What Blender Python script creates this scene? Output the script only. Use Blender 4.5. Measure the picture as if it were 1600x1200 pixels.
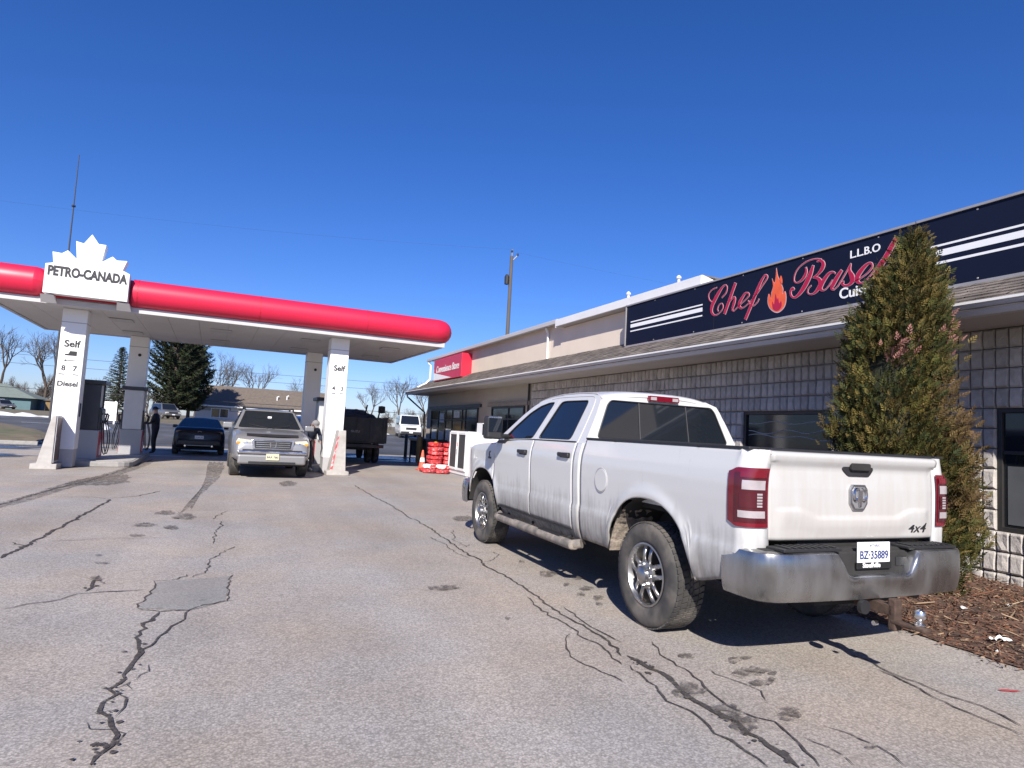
import bpy, bmesh, math, random
from mathutils import Vector, Matrix, noise as mnoise
R = math.radians
PI = math.pi
scene = bpy.context.scene
for o in list(bpy.data.objects):
    bpy.data.objects.remove(o)

# ------------------------------------------------------------ camera
cam_data = bpy.data.cameras.new('camera')
cam = bpy.data.objects.new('camera', cam_data)
scene.collection.objects.link(cam)
scene.camera = cam
cam_data.sensor_fit = 'HORIZONTAL'
cam_data.sensor_width = 36.0
cam_data.lens = 992.87 / 1600 * 36
cam_data.clip_start = 0.05
cam_data.clip_end = 6000
rt = Vector((0.91669506, -0.39582408, 0.05471257))
up = Vector((-0.08076667, -0.0494455, 0.99550585))
fw = Vector((0.3913399, 0.91699424, 0.07729584))
m3 = Matrix((rt, up, -fw)).transposed()
cam.matrix_world = Matrix.Translation((0, 0, 1.462)) @ m3.to_4x4()

# ------------------------------------------------------------ sky and sun
sun_to = Vector((-0.625, -1.333, 1.0)).normalized()      # direction towards the sun
sun_el = math.asin(sun_to.z)
sun_az = math.atan2(sun_to.x, sun_to.y)                   # clockwise from +Y
world = bpy.data.worlds.new('World')
scene.world = world
world.use_nodes = True
wn = world.node_tree.nodes
bg = wn['Background']
sky = wn.new('ShaderNodeTexSky')
sky.sky_type = 'NISHITA'
sky.sun_disc = False
sky.sun_elevation = sun_el
sky.sun_rotation = sun_az
sky.altitude = 300
sky.air_density = 1.0
sky.dust_density = 0.35
sky.ozone_density = 3.0
hs_ = wn.new('ShaderNodeHueSaturation')
hs_.inputs['Saturation'].default_value = 1.26
tint_ = wn.new('ShaderNodeMix'); tint_.data_type = 'RGBA'; tint_.blend_type = 'MULTIPLY'; tint_.inputs['Factor'].default_value = 1
tint_.inputs['B'].default_value = (.60, .665, 1.02, 1)
wl = world.node_tree.links
wl.new(sky.outputs[0], hs_.inputs['Color']); wl.new(hs_.outputs[0], tint_.inputs['A']); wl.new(tint_.outputs['Result'], bg.inputs[0])
bg.inputs[1].default_value = 0.078
sl = bpy.data.lights.new('sun', 'SUN')
sl.energy = 4.2
sl.angle = R(0.53)
sl.color = (1.0, 0.94, 0.855)
sun = bpy.data.objects.new('sun', sl)
scene.collection.objects.link(sun)
sun.rotation_euler = (-sun_to).to_track_quat('-Z', 'Y').to_euler()
sun.location = (-20, -40, 30)
vs = scene.view_settings
vs.view_transform = 'Standard'
vs.look = 'None'
vs.exposure = 0.85
vs.gamma = 1.0

# ------------------------------------------------------------ helpers
col = scene.collection

def tag(o, label=None, cat=None, group=None, kind=None):
    if label: o['label'] = label
    if cat: o['category'] = cat
    if group: o['group'] = group
    if kind: o['kind'] = kind
    return o

def thing(name, label, cat, loc=(0, 0, 0), rz=0.0, group=None):
    o = bpy.data.objects.new(name, None)
    o.empty_display_size = 0.2
    col.objects.link(o)
    o.location = loc
    o.rotation_euler = (0, 0, rz)
    return tag(o, label, cat, group)

def thing_w(name, label, cat, loc, group=None):
    """a thing whose parts are built in world coordinates"""
    o = thing(name, label, cat, loc, 0, group); o['_wc'] = 1
    return o

def copy_tree(o, parent=None):
    c = o.copy()
    col.objects.link(c)
    if parent is not None:
        c.parent = parent
    for ch in list(o.children):
        copy_tree(ch, c)
    return c

def lerp(a, b, t): return a + (b - a) * t
def sstep(a, b, x):
    t = min(1, max(0, (x - a) / (b - a))); return t * t * (3 - 2 * t)

def interp(tab, x):
    if x <= tab[0][0]: return tab[0][1]
    for (a, va), (b, vb) in zip(tab, tab[1:]):
        if x <= b:
            return va + (vb - va) * (x - a) / (b - a)
    return tab[-1][1]

def smooth_interp(tab, x):
    """Catmull-Rom through a table of (x, y)."""
    n = len(tab)
    if x <= tab[0][0]: return tab[0][1]
    if x >= tab[-1][0]: return tab[-1][1]
    for i in range(n - 1):
        if x <= tab[i + 1][0]:
            x0, y0 = tab[i]; x1, y1 = tab[i + 1]
            m0 = (y1 - tab[i - 1][1]) / (x1 - tab[i - 1][0]) if i > 0 else (y1 - y0) / (x1 - x0)
            m1 = (tab[i + 2][1] - y0) / (tab[i + 2][0] - x0) if i + 2 < n else (y1 - y0) / (x1 - x0)
            h = x1 - x0; t = (x - x0) / h
            return ((2*t**3 - 3*t*t + 1)*y0 + (t**3 - 2*t*t + t)*h*m0 + (-2*t**3 + 3*t*t)*y1 + (t**3 - t*t)*h*m1)

def catmull(pts, n=6, closed=False):
    out = []
    P = [Vector(p) for p in pts]
    N = len(P)
    rng = N if closed else N - 1
    for i in range(rng):
        if closed:
            a, b, c, d = P[(i-1) % N], P[i], P[(i+1) % N], P[(i+2) % N]
        else:
            b, c = P[i], P[i+1]
            a = P[i-1] if i > 0 else b * 2 - c
            d = P[i+2] if i + 2 < N else c * 2 - b
        for k in range(n):
            t = k / n
            out.append(0.5 * ((2*b) + (c - a)*t + (2*a - 5*b + 4*c - d)*t*t + (3*b - a - 3*c + d)*t**3))
    if not closed: out.append(P[-1])
    return out

class MB:
    def __init__(s):
        s.v = []; s.f = []; s.mi = []; s.m = 0
    def add(s, vs, fs):
        b = len(s.v)
        s.v.extend([tuple(v) for v in vs])
        for f in fs:
            s.f.append([b + i for i in f]); s.mi.append(s.m)
        return s
    def box(s, x0, x1, y0, y1, z0, z1):
        return s.add([(x0,y0,z0),(x1,y0,z0),(x1,y1,z0),(x0,y1,z0),(x0,y0,z1),(x1,y0,z1),(x1,y1,z1),(x0,y1,z1)],
                     [(0,3,2,1),(4,5,6,7),(0,1,5,4),(1,2,6,5),(2,3,7,6),(3,0,4,7)])
    def quad(s, a, b, c, d): return s.add([a,b,c,d],[(0,1,2,3)])
    def grid(s, fn, nu, nv, flip=False, wrap_u=False):
        vs = [fn(i/nu, j/nv) for j in range(nv+1) for i in range(nu + (0 if wrap_u else 1))]
        w = nu if wrap_u else nu + 1
        fs = []
        for j in range(nv):
            for i in range(nu):
                a = j*w+i; b = j*w+(i+1) % w; c = (j+1)*w+(i+1) % w; d = (j+1)*w+i
                fs.append((a,d,c,b) if flip else (a,b,c,d))
        return s.add(vs, fs)
    def tube(s, pts, r, n=8, cap=True, r2=None):
        P = [Vector(p) for p in pts]
        K = len(P)
        rs = r if isinstance(r, (list, tuple)) else [lerp(r, r2 if r2 is not None else r, i/(K-1)) for i in range(K)]
        vs = []; ref = None
        for i in range(K):
            t = (P[min(i+1,K-1)] - P[max(i-1,0)])
            t = t.normalized() if t.length > 1e-9 else Vector((0,0,1))
            if ref is None:
                ref = Vector((0,0,1)) if abs(t.z) < .9 else Vector((1,0,0))
            a = ref - t*ref.dot(t)
            if a.length < 1e-6: a = t.orthogonal()
            a.normalize(); b = t.cross(a); ref = a
            for k in range(n):
                an = 2*PI*k/n
                vs.append(P[i] + (a*math.cos(an) + b*math.sin(an))*rs[i])
        fs = []
        for i in range(K-1):
            for k in range(n):
                k2 = (k+1) % n
                fs.append((i*n+k, i*n+k2, (i+1)*n+k2, (i+1)*n+k))
        if cap:
            fs.append(tuple(range(n-1,-1,-1))); fs.append(tuple((K-1)*n+k for k in range(n)))
        return s.add(vs, fs)
    def lathe(s, prof, axis='Z', c=(0,0,0), n=24, cap=False):
        """prof: list of (r, h)"""
        vs = []
        for rr, h in prof:
            for k in range(n):
                a = 2*PI*k/n
                u, w = rr*math.cos(a), rr*math.sin(a)
                p = {'Z': (u,w,h), 'X': (h,u,w), 'Y': (w,h,u)}[axis]
                vs.append((p[0]+c[0], p[1]+c[1], p[2]+c[2]))
        fs = []
        for i in range(len(prof)-1):
            for k in range(n):
                k2 = (k+1) % n
                fs.append((i*n+k, i*n+k2, (i+1)*n+k2, (i+1)*n+k))
        if cap:
            fs.append(tuple(range(n-1,-1,-1))); fs.append(tuple((len(prof)-1)*n+k for k in range(n)))
        return s.add(vs, fs)
    def prism(s, poly, axis, d0, d1):
        """poly 2D in the plane perpendicular to axis: X->(y,z) Y->(x,z) Z->(x,y)"""
        n = len(poly)
        def P(p, d):
            return {'X': (d,p[0],p[1]), 'Y': (p[0],d,p[1]), 'Z': (p[0],p[1],d)}[axis]
        vs = [P(p,d0) for p in poly] + [P(p,d1) for p in poly]
        fs = [tuple(range(n-1,-1,-1)), tuple(range(n,2*n))] + [(i,(i+1)%n,n+(i+1)%n,n+i) for i in range(n)]
        return s.add(vs, fs)
    def build(s, name, mats, parent=None, smooth=False, bevel=0, seg=2, fix=True, ang=40, weld=False):
        me = bpy.data.meshes.new(name)
        me.from_pydata(s.v, [], s.f)
        if not isinstance(mats, (list, tuple)): mats = [mats]
        for m in mats: me.materials.append(m)
        if len(mats) > 1: me.polygons.foreach_set('material_index', s.mi)
        if fix or weld:
            bm = bmesh.new(); bm.from_mesh(me)
            if weld: bmesh.ops.remove_doubles(bm, verts=bm.verts, dist=1e-4)
            if fix: bmesh.ops.recalc_face_normals(bm, faces=bm.faces)
            bm.to_mesh(me); bm.free()
        o = bpy.data.objects.new(name, me)
        col.objects.link(o)
        if parent is not None:
            o.parent = parent
            if parent.get('_wc'): o.matrix_parent_inverse = Matrix.Translation(-parent.location)
        if smooth:
            me.shade_smooth()
            me.set_sharp_from_angle(angle=R(ang))
        if bevel:
            b = o.modifiers.new('bevel', 'BEVEL'); b.width = bevel; b.segments = seg; b.limit_method = 'ANGLE'; b.angle_limit = R(35)
            b.harden_normals = False
        return o

def fill_poly(outline, holes, mapper, thick=0.0, tn=None):
    """planar polygon with holes (2D), mapped to 3D by mapper(u, v, d); returns MB faces with optional thickness."""
    bm = bmesh.new()
    loops = []
    for L in [outline] + list(holes):
        vsl = [bm.verts.new((p[0], p[1], 0)) for p in L]
        for i in range(len(vsl)):
            bm.edges.new((vsl[i], vsl[(i+1) % len(vsl)]))
        loops.append(len(L))
    bm.verts.index_update()
    bmesh.ops.triangle_fill(bm, use_beauty=True, use_dissolve=False, edges=bm.edges[:], normal=(0,0,1))
    bm.verts.index_update(); bm.verts.ensure_lookup_table()
    pts = [(v.co.x, v.co.y) for v in bm.verts]
    tris = [[v.index for v in f.verts] for f in bm.faces]
    bm.free()
    mb = MB()
    n = len(pts)
    if thick:
        vs = [mapper(u, v, 0) for u, v in pts] + [mapper(u, v, thick) for u, v in pts]
        fs = tris + [[i + n for i in reversed(t)] for t in tris]
        b = 0
        for L in loops:
            for i in range(L):
                a, c = b + i, b + (i+1) % L
                fs.append((a, c, c + n, a + n))
            b += L
        mb.add(vs, fs)
    else:
        mb.add([mapper(u, v, 0) for u, v in pts], tris)
    return mb

def round_poly(P, r=0.05, n=4):
    out = []
    N = len(P)
    for i in range(N):
        a, b, c = Vector(P[i-1]), Vector(P[i]), Vector(P[(i+1) % N])
        d1 = (a-b); d2 = (c-b)
        rr = min(r, d1.length*.45, d2.length*.45)
        p0 = b + d1.normalized()*rr; p2 = b + d2.normalized()*rr
        for k in range(n+1):
            t = k/n
            q = p0*(1-t)**2 + b*2*t*(1-t) + p2*t*t
            out.append((q.x, q.y))
    return out

def subdiv_poly(P, d=0.08):
    out = []
    for i in range(len(P)):
        a, b = Vector(P[i]), Vector(P[(i+1) % len(P)])
        k = max(1, int((b-a).length/d))
        for j in range(k):
            q = a.lerp(b, j/k); out.append((q.x, q.y))
    return out

def text_mesh(body, size, depth=0.004, bold=0.0, align='CENTER', shear=0.0, sx=1.0):
    """returns (verts, faces) of lettering in the XY plane, baseline y = 0, front towards +Z"""
    cu = bpy.data.curves.new('lettering', 'FONT')
    cu.body = body; cu.size = size; cu.extrude = depth; cu.offset = bold; cu.align_x = align; cu.shear = shear
    cu.resolution_u = 4
    t = bpy.data.objects.new('lettering', cu)
    col.objects.link(t)
    bpy.context.view_layer.update()
    me = bpy.data.meshes.new_from_object(t.evaluated_get(bpy.context.evaluated_depsgraph_get()))
    vs = [(v.co.x*sx, v.co.y, v.co.z) for v in me.vertices]; fs = [tuple(p.vertices) for p in me.polygons]
    bpy.data.objects.remove(t); bpy.data.meshes.remove(me); bpy.data.curves.remove(cu)
    return vs, fs

def text_on(name, body, size, mat, parent, origin, right, upv, bold=0.0, align='CENTER', depth=0.003, shear=0.0, sx=1.0):
    vs, fs = text_mesh(body, size, depth, bold, align, shear, sx)
    r = Vector(right).normalized(); u = Vector(upv).normalized(); n = r.cross(u); o = Vector(origin)
    mb = MB(); mb.add([o + r*x + u*y + n*z for x, y, z in vs], fs)
    return mb.build(name, mat, parent)

def apply_boolean(o, cutters):
    for c in cutters:
        m = o.modifiers.new('cut', 'BOOLEAN'); m.operation = 'DIFFERENCE'; m.object = c; m.solver = 'EXACT'
    bpy.context.view_layer.update()
    me = bpy.data.meshes.new_from_object(o.evaluated_get(bpy.context.evaluated_depsgraph_get()))
    old = o.data; o.modifiers.clear(); o.data = me; bpy.data.meshes.remove(old)
    for c in cutters: bpy.data.objects.remove(c)
    me.shade_smooth(); me.set_sharp_from_angle(angle=R(35))

# ------------------------------------------------------------ materials
def nt(m):
    m.use_nodes = True
    return m.node_tree.nodes, m.node_tree.links

def M(name, c, rough=.6, metal=0.0, var=0.12, vs=6.0, bump=0.0, bs=80.0, coat=0.0, spec=0.5, c2=None, c2t=(.45,.65), c2s=2.0, trans=0.0, stretch=None, rvar=0.0):
    """principled surface with noise-driven tone, an optional second tone in patches, and fine relief"""
    m = bpy.data.materials.new(name); n, l = nt(m)
    p = n['Principled BSDF']
    p.inputs['Roughness'].default_value = rough
    p.inputs['Metallic'].default_value = metal
    p.inputs['Specular IOR Level'].default_value = spec
    p.inputs['Coat Weight'].default_value = coat
    p.inputs['Coat Roughness'].default_value = .06
    p.inputs['Transmission Weight'].default_value = trans
    tc = n.new('ShaderNodeTexCoord'); src = tc.outputs['Object']
    if stretch:
        mp = n.new('ShaderNodeMapping'); mp.inputs['Scale'].default_value = stretch
        l.new(src, mp.inputs[0]); src = mp.outputs[0]
    nz = n.new('ShaderNodeTexNoise'); nz.inputs['Scale'].default_value = vs; nz.inputs['Detail'].default_value = 5
    l.new(src, nz.inputs['Vector'])
    hs = n.new('ShaderNodeMapRange'); hs.inputs['From Min'].default_value = .25; hs.inputs['From Max'].default_value = .75
    hs.inputs['To Min'].default_value = 1 - var; hs.inputs['To Max'].default_value = 1 + var
    l.new(nz.outputs['Fac'], hs.inputs['Value'])
    mx = n.new('ShaderNodeMix'); mx.data_type = 'RGBA'; mx.blend_type = 'MULTIPLY'; mx.inputs['Factor'].default_value = 1
    cs = None
    if c2:
        n2 = n.new('ShaderNodeTexNoise'); n2.inputs['Scale'].default_value = c2s; n2.inputs['Detail'].default_value = 6
        l.new(src, n2.inputs['Vector'])
        r2 = n.new('ShaderNodeMapRange'); r2.inputs['From Min'].default_value = c2t[0]; r2.inputs['From Max'].default_value = c2t[1]
        l.new(n2.outputs['Fac'], r2.inputs['Value'])
        m2 = n.new('ShaderNodeMix'); m2.data_type = 'RGBA'
        m2.inputs['A'].default_value = (*c, 1); m2.inputs['B'].default_value = (*c2, 1)
        l.new(r2.outputs[0], m2.inputs['Factor']); l.new(m2.outputs['Result'], mx.inputs['A'])
    else:
        mx.inputs['A'].default_value = (*c, 1)
    l.new(hs.outputs[0], mx.inputs['B'])
    l.new(mx.outputs['Result'], p.inputs['Base Color'])
    if rvar:
        rr = n.new('ShaderNodeMapRange'); rr.inputs['To Min'].default_value = max(0.02, rough - rvar); rr.inputs['To Max'].default_value = min(1, rough + rvar)
        rr.inputs['From Min'].default_value = .3; rr.inputs['From Max'].default_value = .7
        l.new(nz.outputs['Fac'], rr.inputs['Value']); l.new(rr.outputs[0], p.inputs['Roughness'])
    if bump:
        nb = n.new('ShaderNodeTexNoise'); nb.inputs['Scale'].default_value = bs; nb.inputs['Detail'].default_value = 4
        l.new(src, nb.inputs['Vector'])
        b = n.new('ShaderNodeBump'); b.inputs['Strength'].default_value = bump; b.inputs['Distance'].default_value = .01
        l.new(nb.outputs['Fac'], b.inputs['Height']); l.new(b.outputs[0], p.inputs['Normal'])
    return m

def emis(name, c, s):
    m = bpy.data.materials.new(name); n, l = nt(m); p = n['Principled BSDF']
    p.inputs['Base Color'].default_value = (*c, 1); p.inputs['Emission Color'].default_value = (*c, 1); p.inputs['Emission Strength'].default_value = s
    return m

def asphalt_mat(name, tone, patchy, speck=1.0, alpha=None):
    m = bpy.data.materials.new(name); n, l = nt(m); p = n['Principled BSDF']
    g = n.new('ShaderNodeNewGeometry'); pos = g.outputs['Position']
    def nz(s, d=4, r=.55):
        x = n.new('ShaderNodeTexNoise'); x.inputs['Scale'].default_value = s; x.inputs['Detail'].default_value = d; x.inputs['Roughness'].default_value = r
        l.new(pos, x.inputs['Vector']); return x.outputs['Fac']
    def mr(v, a, b, c, d):
        x = n.new('ShaderNodeMapRange'); l.new(v, x.inputs['Value'])
        for k, q in zip(('From Min','From Max','To Min','To Max'), (a,b,c,d)): x.inputs[k].default_value = q
        return x.outputs[0]
    def mul(a, b):
        x = n.new('ShaderNodeMath'); x.operation = 'MULTIPLY'; l.new(a, x.inputs[0]); l.new(b, x.inputs[1]); return x.outputs[0]
    big = mr(nz(.22, 3), .3, .7, 1-patchy, 1+patchy)
    mid = mr(nz(1.7, 6, .65), .3, .7, 1-patchy*.55, 1+patchy*.55)
    fine = mr(nz(38, 5, .75), .3, .7, 1-.15*speck, 1+.15*speck)
    vo = n.new('ShaderNodeTexVoronoi'); vo.inputs['Scale'].default_value = 85; l.new(pos, vo.inputs['Vector'])
    sep = n.new('ShaderNodeSeparateColor'); l.new(vo.outputs['Color'], sep.inputs[0])
    st = mr(sep.outputs[0], 0, 1, 1-.22*speck, 1+.22*speck)
    pit = mr(vo.outputs['Distance'], .25, .75, 1.05, 1-.25*speck)
    lm_ = n.new('ShaderNodeMapping'); lm_.inputs['Scale'].default_value = (1.15, .07, 1); l.new(pos, lm_.inputs[0])
    ln_ = n.new('ShaderNodeTexNoise'); ln_.inputs['Scale'].default_value = 1; ln_.inputs['Detail'].default_value = 4; l.new(lm_.outputs[0], ln_.inputs['Vector'])
    lane = mr(ln_.outputs['Fac'], .35, .65, .92, 1.07)
    drip = mr(nz(5.5, 3, .6), .66, .74, 1.0, .80)
    v = mul(mul(mul(big, mid), mul(fine, st)), mul(pit, mul(lane, drip)))
    if alpha:
        l.new(mr(nz(alpha[0], 6, .7), alpha[1], alpha[2], 0, 1), p.inputs['Alpha'])
    cb = n.new('ShaderNodeMix'); cb.data_type = 'RGBA'; cb.blend_type = 'MULTIPLY'; cb.inputs['Factor'].default_value = 1
    # faint warm / cool drift
    dr = n.new('ShaderNodeMix'); dr.data_type = 'RGBA'
    dr.inputs['A'].default_value = (tone[0]*.96, tone[1], tone[2]*1.05, 1); dr.inputs['B'].default_value = (tone[0]*1.06, tone[1], tone[2]*.94, 1)
    l.new(mr(nz(.6, 4), .35, .65, 0, 1), dr.inputs['Factor'])
    l.new(dr.outputs['Result'], cb.inputs['A']); l.new(v, cb.inputs['B'])
    l.new(cb.outputs['Result'], p.inputs['Base Color'])
    l.new(mr(nz(.9, 5), .3, .7, .78, .97), p.inputs['Roughness'])
    p.inputs['Specular IOR Level'].default_value = .25
    b = n.new('ShaderNodeBump'); b.inputs['Strength'].default_value = .55; b.inputs['Distance'].default_value = .006
    l.new(mul(st, fine), b.inputs['Height']); l.new(b.outputs[0], p.inputs['Normal'])
    return m

def paint_mat(name, c, dirt, z0, z1, amount=1.0, metal=0.0, rough=.32, coat=.7):
    """vehicle paint with dried road grime that thickens low on the body (object space height) and runs in streaks"""
    m = bpy.data.materials.new(name); n, l = nt(m); p = n['Principled BSDF']
    tc = n.new('ShaderNodeTexCoord'); src = tc.outputs['Object']
    sx = n.new('ShaderNodeSeparateXYZ'); l.new(src, sx.inputs[0])
    h = n.new('ShaderNodeMapRange'); h.inputs['From Min'].default_value = z1; h.inputs['From Max'].default_value = z0
    h.inputs['To Min'].default_value = 0; h.inputs['To Max'].default_value = 1; l.new(sx.outputs['Z'], h.inputs['Value'])
    a = n.new('ShaderNodeTexNoise'); a.inputs['Scale'].default_value = 3.2; a.inputs['Detail'].default_value = 8; a.inputs['Roughness'].default_value = .65
    l.new(src, a.inputs['Vector'])
    mp = n.new('ShaderNodeMapping'); mp.inputs['Scale'].default_value = (14, 14, 1.6); l.new(src, mp.inputs[0])
    s = n.new('ShaderNodeTexNoise'); s.inputs['Scale'].default_value = 1.6; s.inputs['Detail'].default_value = 5; l.new(mp.outputs[0], s.inputs['Vector'])
    def math2(op, x, y):
        q = n.new('ShaderNodeMath'); q.operation = op
        for i, w in enumerate((x, y)):
            if isinstance(w, (int, float)): q.inputs[i].default_value = w
            else: l.new(w, q.inputs[i])
        return q.outputs[0]
    mixn = math2('MULTIPLY', math2('ADD', a.outputs['Fac'], s.outputs['Fac']), .5)
    f = math2('ADD', math2('MULTIPLY', h.outputs[0], .85), math2('MULTIPLY', math2('SUBTRACT', mixn, .5), 1.3))
    cl = n.new('ShaderNodeMapRange'); cl.inputs['From Min'].default_value = .12; cl.inputs['From Max'].default_value = .95
    cl.inputs['To Max'].default_value = amount; l.new(f, cl.inputs['Value'])
    mx = n.new('ShaderNodeMix'); mx.data_type = 'RGBA'; mx.inputs['A'].default_value = (*c, 1); mx.inputs['B'].default_value = (*dirt, 1)
    l.new(cl.outputs[0], mx.inputs['Factor']); l.new(mx.outputs['Result'], p.inputs['Base Color'])
    rr = n.new('ShaderNodeMapRange'); rr.inputs['To Min'].default_value = rough; rr.inputs['To Max'].default_value = .85
    l.new(cl.outputs[0], rr.inputs['Value']); l.new(rr.outputs[0], p.inputs['Roughness'])
    cw = n.new('ShaderNodeMapRange'); cw.inputs['To Min'].default_value = coat; cw.inputs['To Max'].default_value = 0
    l.new(cl.outputs[0], cw.inputs['Value']); l.new(cw.outputs[0], p.inputs['Coat Weight'])
    p.inputs['Coat Roughness'].default_value = .08
    p.inputs['Metallic'].default_value = metal
    return m

def foliage_mat(name, rough=.75):
    m = bpy.data.materials.new(name); n, l = nt(m); p = n['Principled BSDF']
    at = n.new('ShaderNodeAttribute'); at.attribute_name = 'tint'
    l.new(at.outputs['Color'], p.inputs['Base Color'])
    p.inputs['Roughness'].default_value = rough; p.inputs['Specular IOR Level'].default_value = .2
    return m

def set_tint(o, cols):
    """one colour per face"""
    me = o.data
    at = me.color_attributes.new('tint', 'FLOAT_COLOR', 'CORNER')
    buf = []
    for p in me.polygons:
        c = cols[p.index]
        for _ in p.loop_indices: buf.extend((c[0], c[1], c[2], 1.0))
    at.data.foreach_set('color', buf)

K = {}
K['asphalt'] = asphalt_mat('aged_asphalt', (.366,.330,.296), .13)
K['asphalt_patch'] = asphalt_mat('asphalt_patch', (.27,.262,.25), .08, .7)
K['crack'] = asphalt_mat('crack_asphalt', (.085,.075,.07), .35, 1.2, (22, .32, .46))
K['stain'] = asphalt_mat('oil_stain', (.165,.145,.13), .30, 1.1, (16, .40, .62))
K['damp'] = asphalt_mat('damp_trace', (.20,.18,.165), .35, 1.0, (9, .38, .66))
K['wet'] = M('damp_asphalt', (.055,.056,.06), .3, var=.4, vs=9, bump=.4, bs=70, rvar=.2)
K['white_paint'] = M('white_enamel', (.80,.80,.79), .4, var=.04, vs=2)
K['white_panel'] = M('white_metal_panel', (.78,.78,.78), .45, var=.05, vs=1.2, stretch=(1,1,.3))
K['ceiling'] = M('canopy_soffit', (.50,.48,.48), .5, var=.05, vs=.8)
K['red_tube'] = M('red_fascia', (.60,.014,.055), .42, var=.06, vs=1.0)
K['grey_trim'] = M('grey_trim', (.42,.41,.42), .5, var=.06)
K['dark'] = M('dark_plastic', (.02,.02,.022), .5, var=.2)
K['black'] = M('black_lettering', (.012,.012,.013), .55, var=.1)
K['concrete'] = M('painted_concrete', (.42,.40,.375), .85, var=.10, vs=9, bump=.25, bs=60, c2=(.31,.285,.26), c2t=(.5,.75), c2s=2.5)
K['kerb'] = M('kerb_concrete', (.30,.29,.275), .9, var=.2, vs=7, bump=.35, bs=60)
K['glass_dark'] = M('tinted_glass', (.012,.015,.018), .06, var=.1, spec=.6)
K['rubber'] = M('tyre_rubber', (.045,.043,.041), .85, var=.2, vs=14, bump=.2, bs=120, c2=(.13,.115,.10), c2t=(.42,.68), c2s=5)
K['chrome'] = M('chrome', (.66,.66,.67), .2, metal=1.0, var=.15, vs=5, rvar=.1, c2=(.30,.27,.25), c2t=(.56,.82), c2s=3)
K['alloy'] = M('wheel_alloy', (.46,.455,.45), .36, metal=1.0, var=.15, vs=9, c2=(.22,.19,.17), c2t=(.52,.8), c2s=7)
K['metal_grey'] = M('grey_metal', (.35,.35,.36), .45, metal=.6, var=.1)
CHEF=[[(9.045, 4.017, 2), (9.137, 4.092, 2), (9.155, 4.19, 2), (9.066, 4.257, 2), (8.942, 4.275, 2)], [(8.802, 4.068, 3), (8.708, 4.132, 3), (8.679, 4.218, 2), (8.713, 4.275, 2), (8.79, 4.258, 5), (8.894, 4.166, 10), (8.999, 4.044, 12), (9.062, 3.937, 11), (9.058, 3.843, 7), (8.988, 3.78, 4), (8.895, 3.783, 2), (8.799, 3.837, 2), (8.769, 3.901, 2), (8.804, 3.96, 2), (8.875, 3.942, 2), (8.909, 3.878, 2), (8.887, 3.835, 2)], [(8.477, 4.265, 9), (8.598, 4.021, 9), (8.725, 3.764, 9)], [(8.665, 3.873, 2), (8.596, 3.964, 2), (8.52, 4.018, 4), (8.479, 3.995, 6), (8.503, 3.903, 8), (8.537, 3.818, 5), (8.505, 3.779, 2), (8.444, 3.81, 2)], [(8.444, 3.81, 2), (8.331, 3.874, 2), (8.22, 3.932, 2), (8.151, 3.986, 3), (8.171, 4.033, 3), (8.241, 4.035, 5), (8.319, 3.961, 8), (8.374, 3.881, 9), (8.344, 3.81, 6), (8.263, 3.803, 2), (8.138, 3.864, 2)], [(8.138, 3.864, 2), (7.998, 3.958, 2), (7.862, 4.094, 3), (7.763, 4.191, 3), (7.756, 4.241, 3), (7.804, 4.259, 4), (7.879, 4.183, 7), (7.985, 4.01, 9), (8.093, 3.812, 9), (8.217, 3.592, 8)], [(8.16, 3.9, 2), (8.108, 3.815, 2), (8.035, 3.796, 2), (7.957, 3.839, 2), (7.922, 3.889, 2)], [(6.853, 4.21, 5), (6.908, 4.075, 11), (6.994, 3.935, 12), (7.087, 3.834, 9), (7.183, 3.782, 4), (7.247, 3.813, 4), (7.272, 3.884, 5), (7.233, 3.934, 6), (7.198, 3.907, 3)], [(6.986, 4.21, 3), (6.979, 4.14, 6), (7.013, 4.068, 7), (7.084, 4.017, 4), (7.156, 4.007, 2), (7.204, 4.047, 2), (7.196, 4.136, 2), (7.125, 4.231, 2), (6.983, 4.295, 2), (6.82, 4.302, 2), (6.706, 4.272, 2)], [(6.785, 4.253, 2), (6.71, 4.249, 5), (6.673, 4.189, 9), (6.698, 4.118, 9), (6.769, 4.056, 5), (6.849, 4.024, 2)], [(6.849, 4.024, 2), (6.763, 3.997, 6), (6.717, 3.92, 10), (6.753, 3.841, 9), (6.827, 3.783, 4), (6.901, 3.781, 2), (6.946, 3.818, 2), (6.931, 3.874, 2), (6.881, 3.91, 2)], [(6.465, 4.007, 2), (6.504, 4.036, 3), (6.568, 4.029, 6), (6.644, 3.963, 9), (6.702, 3.879, 10), (6.703, 3.818, 6), (6.652, 3.796, 2), (6.587, 3.833, 2), (6.512, 3.917, 2)], [(6.359, 4.031, 6), (6.427, 3.952, 9), (6.496, 3.857, 10), (6.521, 3.802, 6), (6.488, 3.773, 2), (6.419, 3.814, 2)], [(6.419, 3.814, 2), (6.312, 3.95, 2), (6.212, 4.094, 2)], [(6.216, 4.08, 2), (6.231, 3.997, 6), (6.193, 3.907, 11), (6.188, 3.837, 10), (6.238, 3.797, 5), (6.31, 3.799, 4), (6.352, 3.844, 5), (6.319, 3.859, 3)], [(6.184, 3.823, 2), (6.078, 3.847, 2), (5.962, 3.898, 2), (5.889, 3.967, 3), (5.897, 4.026, 3), (5.95, 4.031, 5), (6.031, 3.977, 9), (6.101, 3.897, 11), (6.108, 3.826, 8), (6.058, 3.785, 3), (5.98, 3.804, 2), (5.886, 3.882, 2)], [(5.886, 3.882, 2), (5.802, 3.974, 2), (5.748, 4.04, 2)], [(5.541, 4.283, 10), (5.639, 4.136, 11), (5.747, 3.979, 11), (5.829, 3.849, 10), (5.841, 3.802, 6), (5.809, 3.78, 2), (5.767, 3.815, 2)]]
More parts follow.
